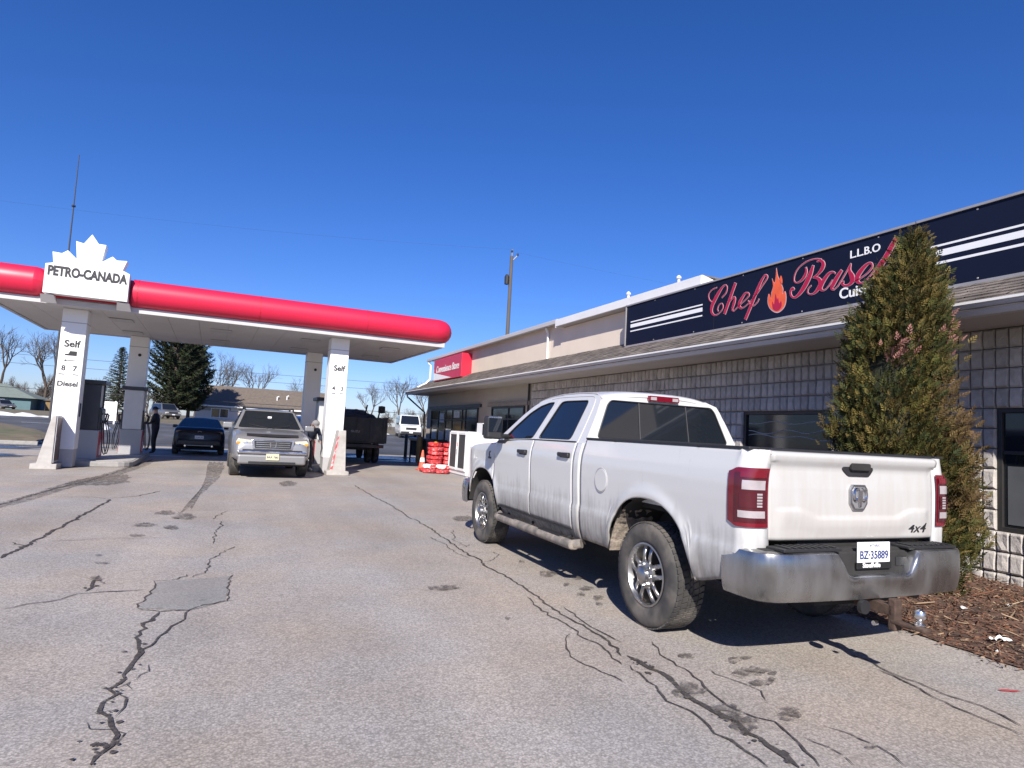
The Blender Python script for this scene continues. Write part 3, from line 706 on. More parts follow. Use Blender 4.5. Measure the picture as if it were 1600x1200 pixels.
for y, z in near:
    o = bpy.data.objects.new('block', vmesh[rng.randrange(8)]); col.objects.link(o)
    o.parent = bld; o.matrix_parent_inverse = Matrix.Translation(-bld.location)
    o.location = (W, y, z)
mb = MB()
for y, z in rest:
    kv = rng.randrange(8); vs_, fs_ = variants[kv]; mb.m = kv % 4
    mb.add([(a+W, b+y, c+z) for a, b, c in vs_], fs_)
o = mb.build('block_field', BLK, bld); o['kind'] = 'stuff'

def window(parent, y0, y1, z0, z1, x, bars=(), transom=None, fw_=.05, depth=.10, name='window', glass='glass_dark'):
    """framed opening in a wall that faces -X; the window part holds its frame and panes"""
    m = MB()
    for a, b, c, d in ((y0, y0+fw_, z0, z1), (y1-fw_, y1, z0, z1), (y0+fw_, y1-fw_, z0, z0+fw_), (y0+fw_, y1-fw_, z1-fw_, z1)):
        m.box(x+.02, x+.02+depth, a, b, c, d)
    wo = m.build(name, K['frame_dark'], parent, bevel=.004)
    ed = [y0+fw_] + list(bars) + [y1-fw_]
    for b in bars:
        MB().box(x+.03, x+.08, b-.022, b+.022, z0+fw_, z1-fw_).build('mullion', K['frame_dark'], wo)
    for a, b in zip(ed, ed[1:]):
        zz = [z0+fw_] + ([transom] if transom else []) + [z1-fw_]
        for c, d in zip(zz, zz[1:]):
            MB().box(x+.055, x+.067, a+.004, b-.004, c+.004, d-.004).build('pane', K[glass], wo)
    if transom:
        MB().box(x+.035, x+.075, y0+fw_, y1-fw_, transom-.02, transom+.02).build('transom', K['frame_dark'], wo)
    return wo
wA = window(bld, *WIN[0], W, bars=(3.4,), transom=1.55)
MB().box(W+.048, W+.053, 3.46, 4.34, .76, 1.40).build('frosted_film', M('frosted_film', (.10,.105,.11), .4, var=.15, vs=3), wA)
wB = window(bld, *WIN[1], W)
K['etch'] = M('etched_line', (.35,.38,.42), .5, var=.1)
for k, (za, zb, amp) in enumerate([(1.86,1.86,.02),(1.74,1.70,.03),(1.62,1.66,.02)]):
    P = [(W+.050, lerp(6.7, 8.25, t/20), lerp(za, zb, t/20)+amp*math.sin(t*.6+k*2)) for t in range(21)]
    MB().tube(P, .006, 5).build('etched_line', K['etch'], wB)
wC = window(bld, *WIN[2], W)

# soffit, gutter, eave roof
XG, ZG = 6.92, 3.05
Y0, Y1 = -3.3, 28.4
MB().box(XG+.02, W+.3, Y0, Y1, 2.955, 2.985).build('soffit', K['soffit'], bld)
gp = [(XG+.12, 2.94), (XG+.02, 2.94), (XG, 2.97), (XG-.015, 3.01), (XG-.035, 3.035), (XG-.035, 3.065), (XG-.02, 3.065), (XG-.02, 3.045), (XG+.12, 3.045)]
MB().prism(gp, 'Y', Y0, Y1).build('gutter', K['gutter'], bld)
MB().box(XG-.055, XG-.014, Y0, Y1, 3.060, 3.086).build('drip_edge', K['fascia'], bld)
sl_ = (3.72-3.06)/(8.2-XG)
MB().add([(XG-.02, Y0, 3.062),(8.2, Y0, 3.72),(8.2, Y1, 3.72),(XG-.02, Y1, 3.062),(XG-.02, Y0, 3.0),(8.2, Y0, 3.0),(8.2, Y1, 3.0),(XG-.02, Y1, 3.0)],
         [(0,1,2,3),(7,6,5,4),(0,4,5,1),(1,5,6,2),(2,6,7,3),(3,7,4,0)]).build('eave_roof', K['shingle'], bld)
sh = MB()
rg = random.Random(3)
ncourse = 11
Lr = math.hypot(8.2-XG, .66)
for c in range(ncourse):
    t0 = c/ncourse; t1 = (c+1.12)/ncourse
    y = Y0 + rg.uniform(0, .3)
    while y < Y1:
        w_ = rg.choice([.22,.30,.16,.33]); lift = rg.uniform(.004, .012)
        def pt(t, yy, h): return (lerp(XG-.008, 8.2, t) - h*.30, yy, lerp(3.062, 3.72, t) + h)
        e = rg.uniform(-.012, .012)/Lr
        ya, yb = y+.004, min(y+w_, Y1)-.004
        if yb > ya:
            sh.add([pt(t0+e, ya, .014+lift), pt(t0+e, yb, .014+lift), pt(t1, yb, .010), pt(t1, ya, .010), pt(t0+e, ya, .002), pt(t0+e, yb, .002)],
                   [(0,1,2,3),(0,4,5,1)])
        y += w_
o = sh.build('shingles', K['shingle'], bld); o['kind'] = 'stuff'

# upper wall and roof
UX = 8.04
MB().box(UX, UX+6, 15.5, 28.0, 3.6, 4.62).build('upper_wall', K['stucco'], bld)
MB().box(UX-.03, UX+6, -3.0, 15.5, 3.6, 4.42).build('upper_wall', K['stucco'], bld)
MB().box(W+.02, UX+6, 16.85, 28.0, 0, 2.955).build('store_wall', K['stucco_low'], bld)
MB().box(W+.24, UX+6, -3.0, 16.85, 0, 2.955).build('interior_block', K['interior'], bld)
# roof over the farther half (eave z 4.65)
MB().prism([(7.86,4.60),(7.86,4.66),(11.2,5.75),(14.6,4.66),(14.6,4.60)], 'Y', 15.4, 28.4).build('roof', K['shingle'], bld)
MB().box(7.80, 7.92, 15.4, 28.45, 4.53, 4.655).build('gutter', K['gutter'], bld, bevel=.012)
MB().box(7.92, UX+.02, 15.45, 28.3, 4.56, 4.59).build('soffit', K['soffit'], bld)
# roof over the nearer half with white fascia
MB().box(7.795, 14.0, 9.45, 15.35, 4.60, 4.63).build('roof', K['shingle'], bld)
MB().box(7.75, 7.79, 9.42, 15.39, 4.43, 4.615).build('fascia_board', K['fascia'], bld, bevel=.006)
MB().box(7.792, UX, 9.45, 15.39, 4.432, 4.452).build('soffit', K['soffit'], bld)
MB().add([(7.76,9.40,4.43),(7.76,9.40,4.615),(8.30,9.42,4.50),(8.30,9.42,4.30)], [(0,1,2,3)]).build('rake_board', K['fascia'], bld)
MB().box(7.755, 8.03, 15.35, 15.398, 4.40, 4.60).build('rake_board', K['fascia'], bld)
# roof vents
for (yy, xx, zb, hh) in ((13.6, 8.9, 4.85, .38), (12.1, 9.3, 4.95, .45)):
    m = MB(); m.lathe([(.035,zb-.1),(.035,zb+hh-.1),(.06,zb+hh-.08),(.06,zb+hh-.04),(.02,zb+hh)], 'Z', (xx, yy, 0), 12, cap=True)
    m.build('roof_vent', K['fascia'], bld, smooth=True)
# downspouts
def spout(P, r=.035, mt='fascia'): MB().tube(P, r, 6).build('downspout', K[mt], bld)
spout([(7.88,16.2,4.52),(7.90,16.22,4.46),(7.99,16.27,4.38),(7.995,16.27,3.64)])
spout([(7.86,28.2,4.55),(7.86,28.2,4.42),(7.9,28.05,4.36),(7.9,28.05,3.72),(7.7,28.0,3.5),(7.3,27.9,3.28)], .045)
spout([(W-.03,17.0,2.95),(W-.03,17.0,.1)], .035, 'frame_dark')
spout([(6.95,28.3,2.95),(6.97,28.3,2.85),(7.75,28.1,2.2),(7.8,28.05,.2)], .04, 'frame_dark')
# storefront of the shop
def sf(y0, y1, z0, z1, **k): return window(bld, y0, y1, z0, z1, W-.06, depth=.09, **k)
s1 = sf(21.3, 27.2, .12, 2.30, bars=(22.6, 23.0, 24.2, 25.1, 26.1), transom=1.86)
for (a, b, c, d) in ((26.3,26.95,.75,1.45),(25.25,25.9,.7,1.4),(24.3,24.95,.5,1.5),(23.2,23.75,.45,1.45),(23.3,24.0,1.95,2.2),(25.3,25.9,1.75,2.15)):
    MB().box(W-.022, W-.012, a, b, c, d).build('poster', K['poster'], s1)
s2 = sf(17.3, 19.95, .35, 2.30, bars=(18.5,), transom=1.9)
MB().box(W-.05, W+.01, 16.95, 20.3, 2.32, 2.44).build('window_head', M('taupe_trim', (.25,.21,.18), .8), bld)
MB().box(W-.05, W+.01, 21.0, 27.5, 2.32, 2.44).build('window_head', K['frame_dark'], bld)

# ---- restaurant sign
sign = thing_w('restaurant_sign', 'long navy fascia sign with crimson script lettering, a flame and white stripes above the eave', 'sign', (7.70, 6, 3.5))
SZ0, SZ1, SY0, SY1 = 3.515, 4.395, .4, 11.83
MB().box(7.72, 7.80, SY0, SY1, SZ0, SZ1).build('panel', K['sign_navy'], sign)
for a in ((7.70,7.81,SY0-.02,SY1+.02,SZ1,SZ1+.03),(7.70,7.81,SY0-.02,SY1+.02,SZ0-.035,SZ0),(7.70,7.81,SY1,SY1+.03,SZ0-.03,SZ1+.03)):
    MB().box(*a).build('edge_trim', K['sign_edge'], sign)
for y in (1.5,3.5,5.5,7.5,9.5,11.3):
    MB().box(7.81, 8.17, y-.03, y+.03, 3.9, 4.0).build('bracket', K['sign_edge'], sign)
for y in (2.9, 5.3, 9.0):
    MB().box(7.7165, 7.7195, y-.004, y+.004, SZ0, SZ1).build('panel_seam', K['black'], sign)
for y in [.8+q*1.25 for q in range(9)]:
    for z in (SZ0+.03, SZ1-.03): MB().lathe([(.001,-.004),(.010,-.003),(.012,0)], 'X', (7.7195, y, z), 8).build('screw', K['sign_edge'], sign)
def sbox(y0, y1, za, zb, z2a, z2b, nm='stripe'):
    MB().add([(7.716,y0,za),(7.716,y1,z2a),(7.716,y1,z2b),(7.716,y0,zb),(7.719,y0,za),(7.719,y1,z2a),(7.719,y1,z2b),(7.719,y0,zb)],
             [(0,1,2,3),(4,7,6,5),(0,4,5,1),(1,5,6,2),(2,6,7,3),(3,7,4,0)]).build(nm, K['white_print'], sign)
for za, zb in ((4.015,4.04),(3.90,3.975),(3.81,3.835)):
    sbox(9.32, 11.66, za, zb, za, zb)
for za, zb in ((4.03,4.055),(3.905,3.985),(3.81,3.84)):
    sbox(.5, 5.2, za, zb, za, zb)
def ink(strokes, x, mat, name, extra):
    for S in strokes:
        P = catmull([(y, z, w) for y, z, w in S], 7)
        mb = MB(); vs_ = []
        n = len(P)
        for i, p in enumerate(P):
            t = Vector((P[min(i+1,n-1)].x - P[max(i-1,0)].x, P[min(i+1,n-1)].y - P[max(i-1,0)].y))
            t = t.normalized() if t.length > 1e-9 else Vector((1,0))
            s_ = Vector((-t.y, t.x)); w = max(1.5, p.z)*.0030 + extra
            e = t*extra*(-1 if i == 0 else 1 if i == n-1 else 0)
            vs_ += [(x, p.x+e.x+s_.x*w, p.y+e.y+s_.y*w), (x, p.x+e.x-s_.x*w, p.y+e.y-s_.y*w)]
        m2 = len(vs_)
        vs2 = vs_ + [(7.7195, b, c) for a, b, c in vs_]
        fs_ = [(2*i, 2*i+1, 2*i+3, 2*i+2) for i in range(n-1)] + [(2*i, 2*i+2, m2+2*i+2, m2+2*i) for i in range(n-1)] + [(2*i+1, m2+2*i+1, m2+2*i+3, 2*i+3) for i in range(n-1)]
        mb.add(vs2, fs_); mb.build(name, mat, sign)
for k, S in enumerate(CHEF):
    ink([S], 7.7150 - k*.00008, K['pink_edge'], 'letter_outline', .0065)
    ink([S], 7.7110 - k*.00008, K['crimson'], 'lettering', 0)
for k, (P, mt) in enumerate(zip(FLAME, ('flame_orange','crimson','flame_orange'))):
    pts = [(p.x, p.y) for p in catmull([(a, b, 0) for a, b in P], 3, closed=True)]
    mp = fill_poly(pts, [], lambda u, v, d: (7.715 - k*.003 + d, u, v), .003 if k != 1 else .0028)
    mp.build('flame_print', K[mt], sign)
    if k == 0:
        c = Vector((sum(p[0] for p in pts)/len(pts), sum(p[1] for p in pts)/len(pts)))
        pts2 = [tuple(c + (Vector(p)-c)*1.06) for p in pts]
        fill_poly(pts2, [], lambda u, v, d: (7.7165 + d, u, v), .002).build('flame_print', K['pink_edge'], sign)
text_on('lettering', 'L.L.B.O', .155, K['white_print'], sign, (7.716, 6.0, 4.17), (0,-1,.0), (0,0,1), bold=.002)
text_on('lettering', 'Cuisine', .215, K['white_print'], sign, (7.716, 6.40, 3.62), (0,-1,0), (0,0,1), bold=.003, align='LEFT')

# ---- shop sign
ss = thing_w('shop_sign', 'red and white lit-box sign over the shop front with slanted lettering', 'sign', (7.6, 24.7, 3.5))
K['sign_red'] = M('sign_red', (.55,.02,.05), .35, var=.05)
MB().box(7.62, 8.19, 22.85, 26.5, 3.50, 4.42).build('cabinet', K['sign_red'], ss, bevel=.015)
MB().add([(7.612,26.46,3.54),(7.612,24.0,3.54),(7.612,26.46,3.86),(7.618,26.46,3.54),(7.618,24.0,3.54),(7.618,26.46,3.86)],
         [(0,2,1),(3,4,5),(0,1,4,3),(1,2,5,4),(2,0,3,5)]).build('white_wedge', K['white_print'], ss)
text_on('lettering', 'Convenience Store', .40, K['white_print'], ss, (7.608, 24.65, 3.84), (0,-1,0), (0,0,1), bold=.006, shear=.25, sx=.98)

# ============================================================ THE FUEL FORECOURT
CRZ = R(2.0)
K['trim_pale'] = M('pale_edge_trim', (.48,.47,.47), .5, var=.1, vs=2)
can = thing('fuel_canopy', 'flat white fuel station canopy with rounded red edge on four white columns', 'canopy', (-4, 19, 0), CRZ)
cx0, cx1, cy0, cy1 = -1.75, 9.65, -.62, 5.75
ZC = 3.99
MB().box(cx0+.05, cx1-.05, cy0+.05, cy1-.05, ZC+.03, ZC+.75).build('roof_deck', K['grey_trim'], can)
nx, ny_ = 15, 4
for i in range(nx):
    for j in range(ny_):
        a, b = lerp(cx0+.12, cx1-.12, i/nx), lerp(cx0+.12, cx1-.12, (i+1)/nx)
        c, d = lerp(cy0+.12, cy1-.12, j/ny_), lerp(cy0+.12, cy1-.12, (j+1)/ny_)
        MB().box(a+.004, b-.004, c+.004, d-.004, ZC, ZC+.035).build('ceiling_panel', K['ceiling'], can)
for (a, b, c, d) in ((cx0, cx1, cy0, cy0+.10), (cx0, cx1, cy1-.10, cy1), (cx0, cx0+.10, cy0+.102, cy1-.102), (cx1-.10, cx1, cy0+.102, cy1-.102)):
    MB().box(a, b, c, d, ZC-.02, ZC+.12).build('edge_trim', K['trim_pale'], can, bevel=.008)
# half round red edge: swept ellipse around the deck, open at the leaf sign
def ring_path():
    x0, x1, y0, y1, r = cx0+.05, cx1-.05, cy0+.03, cy1-.03, .30
    P = [Vector((1.30, y0, 0)), Vector((4, y0, 0)), Vector((6.8, y0, 0))]
    def arc(cx, cy, a0, a1): return [Vector((cx+r*math.cos(lerp(a0,a1,k/6)), cy+r*math.sin(lerp(a0,a1,k/6)), 0)) for k in range(7)]
    P += arc(x1-r, y0+r, -PI/2, 0) + arc(x1-r, y1-r, 0, PI/2) + [Vector((4, y1, 0))] + arc(x0+r, y1-r, PI/2, PI) + arc(x0+r, y0+r, PI, 1.5*PI)
    P += [Vector((-.95, y0, 0)), Vector((-.72, y0, 0))]
    return P
def sweep(P, s0=1, s1=1, n=18):
    vs = []; K_ = len(P)
    for i, p in enumerate(P):
        t = (P[min(i+1,K_-1)] - P[max(i-1,0)]).normalized(); o = Vector((t.y, -t.x, 0))
        for k in range(n):
            a = 2*PI*k/n
            vs.append(p + o*(.33*math.cos(a)) + Vector((0,0,ZC+.475+.352*math.sin(a))))
    fs = [(i*n+k, i*n+(k+1)%n, (i+1)*n+(k+1)%n, (i+1)*n+k) for i in range(K_-1) for k in range(n)]
    fs += [tuple(range(n)), tuple((K_-1)*n+k for k in range(n))]
    return vs, fs
P = ring_path()
vs_, fs_ = sweep(P)
MB().add(vs_, fs_).build('red_edge', K['red_tube'], can, smooth=True, ang=50)
# domed end beside the sign
dm = MB(); dm.grid(lambda u, v: (-.72 + .26*math.sin(v*PI/2), cy0+.03-.33*math.cos(u*2*PI)*math.cos(v*PI/2), ZC+.475+.352*math.sin(u*2*PI)*math.cos(v*PI/2)), 18, 6)
dm.build('red_edge', K['red_tube'], can, smooth=True, ang=60)
MB().box(-.75, 1.32, cy0+.0, cy0+.1, ZC+.15, ZC+.80).build('red_back_panel', K['red_tube'], can)
for xx in (1.42, 4.3, 7.2):
    P2 = [Vector((xx-.008, cy0+.03, 0)), Vector((xx+.008, cy0+.03, 0))]
    vs_, fs_ = sweep(P2); MB().add([(x, y-.003 if y < cy0 else y, z+(.004 if z > ZC+.475 else -.004)) for x, y, z in vs_], fs_).build('seam', M('seam_red', (.4,.008,.02), .5), can)
# ceiling lights (unlit lenses)
for i in range(4):
    for yy in (1.2, 4.0):
        MB().box(.9+i*2.5-.28, .9+i*2.5+.28, yy-.28, yy+.28, ZC-.035, ZC-.004).build('light_fixture', K['grey_trim'], can, bevel=.02)
# columns
def column(x0, x1, y0, y1, shade=False):
    o = MB().box(x0, x1, y0, y1, .46, ZC-.002).build('column', K['white_panel'], can, bevel=.015)
    MB().box(x0+.012, x1-.012, y0+.012, y1-.012, .02, .46).build('plinth', K['grey_trim'], o)
    MB().box(x0-.006, x1+.006, y0-.006, y1+.006, ZC-.36, ZC-.34).build('band', K['grey_trim'], o)
    MB().lathe([(.001,-.02),(.05,-.02),(.05,.0)], 'Y', ((x0+x1)/2+.04, y0, ZC-.62), 12).build('camera_eye', K['dark'], o)
    return o
cl = column(-.24, .30, .0, .52)
cr_ = column(6.36, 6.89, .0, .52)
for cc in (cl, cr_):
    for ch in list(cc.children):
        if ch.name.startswith('camera_eye'): bpy.data.objects.remove(ch)
column(.72, 1.27, 5.12, 5.62)
column(6.30, 6.85, 4.75, 5.25)
def ct(parent, body, x, z, size, **k):
    return text_on('lettering', body, size, K['black'], parent, (x, -.003, z), (1,0,0), (0,0,1), **k)
ct(cl, 'Self', .03, 3.02, .235, bold=.0065)
ct(cl, '8', -.10, 2.42, .18, bold=.004); ct(cl, '7', .14, 2.42, .18, bold=.004)
ct(cl, 'Diesel', .02, 2.03, .175, bold=.005)
def plate(parent, poly, name='pictogram', mat='black'):
    MB().prism(poly, 'Y', -.006, -.002).build(name, K[mat], parent)
plate(cl, [(-.10,2.80),(-.10,2.83),(-.02,2.85),(.0,2.915),(.15,2.915),(.15,2.80)])
plate(cl, [(-.12,2.675),(-.06,2.70),(-.06,2.685),(.14,2.685),(.14,2.67),(-.06,2.67),(-.06,2.65)])
for x in (-.18, .12): plate(cl, [(x-.01,2.335),(x+.11,2.335),(x+.11,2.315),(x-.01,2.315)], 'dash')
ct(cr_, 'Self', 6.64, 3.02, .225, bold=.0065)
ct(cr_, '4', 6.52, 2.44, .17, bold=.003); ct(cr_, '3', 6.76, 2.44, .17, bold=.003)
for x in (6.47, 6.70): plate(cr_, [(x,2.36),(x+.11,2.36),(x+.11,2.34),(x,2.34)], 'dash')
MB().box(.302, .312, .16, .32, 1.28, 1.62).build('notice', K['dark'], cl)

# the leaf sign
leaf = thing('leaf_sign', 'white maple leaf shaped sign with bold dark lettering on the canopy edge', 'sign', (-4, 19, 0), CRZ)
LP = [(-4.48,4.85),(-4.33,4.89),(-4.37,5.15),(-4.18,5.14),(-4.07,5.23),(-3.88,5.05),(-3.93,5.48),(-3.77,5.45),(-3.62,5.70),(-3.47,5.49),(-3.31,5.49),(-3.37,5.06),(-3.16,5.23),(-3.06,5.15),(-2.84,5.17),(-2.92,4.92),(-2.76,4.85),(-2.76,4.16),(-4.48,4.16)]
LP = [(x+4, z) for x, z in LP]
yf = -1.07
MB().prism(LP, 'Y', yf, yf+.30).build('leaf_box', K['white_panel'], leaf, bevel=.008)
vs_, fs_ = text_mesh('PETRO-CANADA', .31, .004, .015, 'CENTER', 0, .80)
wdt = max(v[0] for v in vs_) - min(v[0] for v in vs_); k_ = 1.62/wdt
MB().add([(.38+x*k_, yf-.004-z, 4.60+y*1.0) for x, y, z in vs_], fs_).build('lettering', M('charcoal_print', (.02,.02,.024), .6), leaf)
for xx in (-.40, 1.15):
    MB().add([(xx-.13,yf+.05,4.13),(xx+.13,yf+.05,4.13),(xx+.16,yf+.34,3.97),(xx-.16,yf+.34,3.97),(xx-.13,yf+.3,4.13),(xx+.13,yf+.3,4.13)],
             [(0,1,2,3),(0,3,4),(1,5,2),(4,3,2,5),(0,4,5,1)]).build('gusset', K['white_paint'], leaf)

# islands
def island(x0, x1, y0, y1, label):
    t = thing('pump_island', label, 'island', (-4, 19, 0), CRZ, 'pump islands')
    P = []
    r = (x1-x0)/2*.5
    for (cx, cy, a0) in ((x1-r, y1-r, 0), (x0+r, y1-r, PI/2), (x0+r, y0+r, PI), (x1-r, y0+r, 1.5*PI)):
        P += [(cx+r*math.cos(a0+k*PI/10), cy+r*math.sin(a0+k*PI/10)) for k in range(6)]
    MB().prism(P, 'Z', 0, .14).build('kerb', K['kerb'], t, bevel=.02)
    c = Vector((sum(p[0] for p in P)/len(P), sum(p[1] for p in P)/len(P)))
    MB().prism([tuple(c+(Vector(p)-c)*.93) for p in P], 'Z', .13, .15).build('deck', K['concrete'], t)
island(-.32, 1.55, .55, 6.2, 'low concrete pump island under the diesel column')
island(6.1, 7.2, .55, 6.6, 'low concrete pump island beside the silver pickup')

# concrete guards with posters
K['poster_brown'] = M('printed_poster', (.16,.10,.08), .5, var=.5, vs=3, c2=(.5,.42,.36), c2t=(.5,.62), c2s=3.5)
K['poster_red'] = M('red_poster', (.55,.07,.08), .5, var=.4, vs=6, c2=(.65,.5,.5), c2t=(.5,.6), c2s=9)
def guard(name, loc, prof, depth, label, side):
    t = thing(name, label, 'guard', loc, CRZ, 'column guards')
    MB().prism(prof, 'Y', 0, depth).build('wedge', K['concrete'], t, bevel=.012)
    return t
g1 = guard('column_guard', (-4.42, 18.36, 0), [(0,0),(0,.13),(.12,.13),(.34,1.28),(.43,1.28),(.43,.13),(.53,.13),(.53,0)], .62, 'white concrete wedge guard before the diesel column with brown poster', 1)
MB().box(.432, .452, .03, .60, .16, 1.27).build('poster_frame', K['grey_trim'], g1)
MB().box(.452, .456, .06, .57, .20, 1.23).build('poster', K['poster_brown'], g1)
g2 = guard('column_guard', (2.42, 18.62, 0), [(0,0),(0,.11),(.08,.13),(.26,1.28),(.46,1.28),(.52,.13),(.62,.11),(.62,0)], .5, 'white concrete wedge guard with red lettered edge before the other column', -1)
MB().add([(.085,-.008,.18),(.155,-.008,.18),(.27,-.008,1.10),(.235,-.008,1.10),(.085,-.001,.18),(.155,-.001,.18),(.27,-.001,1.10),(.235,-.001,1.10)],
         [(0,1,2,3),(4,7,6,5),(0,4,5,1),(1,5,6,2),(2,6,7,3),(3,7,4,0)]).build('poster', K['poster_red'], g2)

# fuel dispensers
K['pump_grey'] = M('pump_grey', (.33,.33,.34), .5, var=.06, vs=2)
K['pump_white'] = M('pump_white', (.55,.55,.54), .45, var=.05)
K['pump_dark'] = M('pump_dark', (.03,.032,.036), .35, var=.15)
K['pump_red'] = M('pump_red', (.42,.02,.03), .4, var=.1)
def dispenser(wx, wy, label, leafp=True, dark_end=False):
    t = thing('fuel_pump', label, 'fuel pump', (wx, wy, .15), CRZ, 'fuel pumps')
    MB().box(-.30, .30, -.42, .42, 0, .78).build('lower_cabinet', K['pump_grey'], t, bevel=.015)
    MB().box(-.31, .31, -.36, .36, .782, 1.38).build('display_head', K['pump_dark'], t, bevel=.02)
    for y in (-.40, .34):
        MB().box(-.26, .26, y, y+.06, .785, 2.02).build('end_panel', K['pump_dark' if dark_end else 'pump_white'], t, bevel=.012)
    MB().box(-.36, .36, -.46, .46, 2.02, 2.13).build('valance', K['pump_dark'], t, bevel=.015)
    MB().box(-.22, .22, -.33, .33, 1.40, 2.015).build('sign_panel', K['pump_white'], t)
    for s in (-1, 1):
        d = MB().box(s*.315-.006, s*.315+.006, -.30, .30, 1.05, 1.32).build('screen', K['glass_dark'], t)
        MB().box(s*.306-.006, s*.306+.006, -.38, .38, .06, .74).build('door_panel', K['pump_red'], t)
        if leafp:
            MB().prism([(-.16,.10),(.16,.10),(.10,.30),(.17,.36),(.05,.42),(0,.6),(-.05,.42),(-.17,.36),(-.10,.30)], 'X', s*.316-.003, s*.316+.003).build('leaf_emblem', K['white_print'], t)
        for k in range(2):
            y = -.22 + k*.4
            noz = MB().tube([(s*.33,y,.98),(s*.40,y,1.06),(s*.42,y,1.20),(s*.36,y,1.24)], .022, 6)
            no = noz.build('nozzle', K['dark'], t, smooth=True)
            hp = catmull([(s*.40,y,1.02),(s*.50,y-.04,.55),(s*.46,y-.07,.14),(s*.38,y-.05,.35),(s*.33,y-.1,1.0)], 5)
            MB().tube(hp, .013, 6).build('hose', K['dark'], t, smooth=True)
        MB().box(s*.318-.003, s*.318+.003, -.28, .28, .84, .98).build('button_row', K['pump_grey'], t)
    return t
dispenser(-3.72, 20.6, 'dark and red fuel pump next to the diesel column', dark_end=True)
dispenser(-3.05, 23.5, 'grey fuel pump beside the person and the black car')
dispenser(2.62, 21.6, 'fuel pump behind the column by the crouching person')
dispenser(2.62, 24.9, 'fuel pump beside the dark dump truck')

# ============================================================ IN FRONT OF THE SHOP
K['mesh_dark'] = M('dark_mesh', (.045,.047,.05), .7, var=.3, vs=60, bump=.8, bs=90)
cage = thing('gas_bottle_cage', 'white steel bottle cage with two dark mesh doors by the shop wall', 'cage', (6.58, 18.72, 0))
MB().box(.02, .72, 0, 1.75, .06, 1.44).build('cabinet', K['white_paint'], cage, bevel=.012)
MB().box(.04, .70, .03, 1.72, 0, .06).build('base', K['grey_trim'], cage)
for k in range(2):
    y0 = .05 + k*.85
    d = MB()
    for a, b, c, e in ((y0,y0+.07,.2,1.40),(y0+.73,y0+.80,.2,1.40),(y0+.07,y0+.73,.2,.27),(y0+.07,y0+.73,1.33,1.40)): d.box(-.025, .02, a, b, c, e)
    do = d.build('door', K['white_paint'], cage, bevel=.006)
    MB().box(-.006, .018, y0+.07, y0+.73, .27, 1.33).build('mesh_panel', K['mesh_dark'], do)
    MB().box(-.05, -.026, y0+.74, y0+.78, .7, .86).build('handle', K['grey_trim'], do)
    MB().box(-.029, -.026, y0+.735, y0+.795, .95, 1.08).build('warning_label', K['sign_red'], do)
ice = thing('ice_freezer', 'white outdoor ice freezer with slanted front and red label next to the cage', 'freezer', (6.62, 17.05, 0))
MB().prism([(0,.05),(0,1.0),(.18,1.36),(.9,1.36),(.9,.05)], 'Y', 0, 1.55).build('cabinet', K['white_paint'], ice, bevel=.02)
MB().box(.05, .85, .05, 1.5, 0, .05).build('base', K['dark'], ice)
MB().box(-.006, -.001, .5, .85, .62, .98).build('red_label', K['sign_red'], ice)
MB().box(.1, .5, -.006, -.001, .5, 1.0).build('red_label', K['sign_red'], ice)
MB().box(.2, .24, 1.02, 1.5, 1.362, 1.72).build('topper_sign', K['white_print'], ice)
MB().box(.2, .24, .3, 1.02, 1.362, 1.70).build('topper_window', K['glass_dark'], ice)
# red bags
K['bag_red'] = M('red_bag', (.58,.05,.05), .45, var=.3, vs=9, c2=(.20,.02,.03), c2t=(.52,.62), c2s=7)
K['bag_white'] = M('white_bag', (.72,.70,.68), .55, var=.15, vs=9, c2=(.5,.05,.05), c2t=(.55,.6), c2s=4)
def bag_mesh(seed):
    def fn(u, v):
        a = u*2*PI; t = v*2-1
        se = lambda w, p: math.copysign(abs(w)**(p*.7), w)
        r = (1-abs(t)**7)**.5 if abs(t) < 1 else 0
        x = .24*se(math.cos(a), .7)*r; y = .17*se(math.sin(a), .7)*r
        n_ = 1 + .28*mnoise.noise(Vector((x*9+seed, y*9, t*3))) + .14*mnoise.noise(Vector((x*22+seed, y*22, t*7)))
        return (t*.24*1.0, y*n_*1.1, .075 + x*.30*n_)
    m = MB(); m.grid(fn, 22, 14, wrap_u=True); return m
bags = [bag_mesh(s).build('salt_bag', K['bag_red'], smooth=True, ang=70).data for s in (1, 5, 9)]
for o in list(bpy.data.objects):
    if o.name.startswith('salt_bag'): bpy.data.objects.remove(o)
for m_ in bags: m_.name = 'salt_bag'
bagsw = []
for b in bags[:2]:
    c = b.copy(); c.materials.clear(); c.materials.append(K['bag_white']); bagsw.append(c)
rg = random.Random(8)
for lay in range(7):
    for k in range(4):
        if lay == 6 and k in (0, 3): continue
        o = bpy.data.objects.new('salt_bag', rg.choice(bags)); col.objects.link(o)
        o.location = (6.28 + (k % 2)*.42 + rg.uniform(-.05,.05) + lay*.012, 20.95 + (k//2)*.40 + rg.uniform(-.04,.04), lay*.142); o.rotation_euler = (rg.uniform(-.06,.06), rg.uniform(-.08,.08), rg.uniform(-.25,.25))
        tag(o, 'red plastic bag in the %s layer of the tall stack beside the white cage' % ('bottom','second','third','middle','fifth','sixth','topmost')[lay], 'bag', 'stacked red bags')
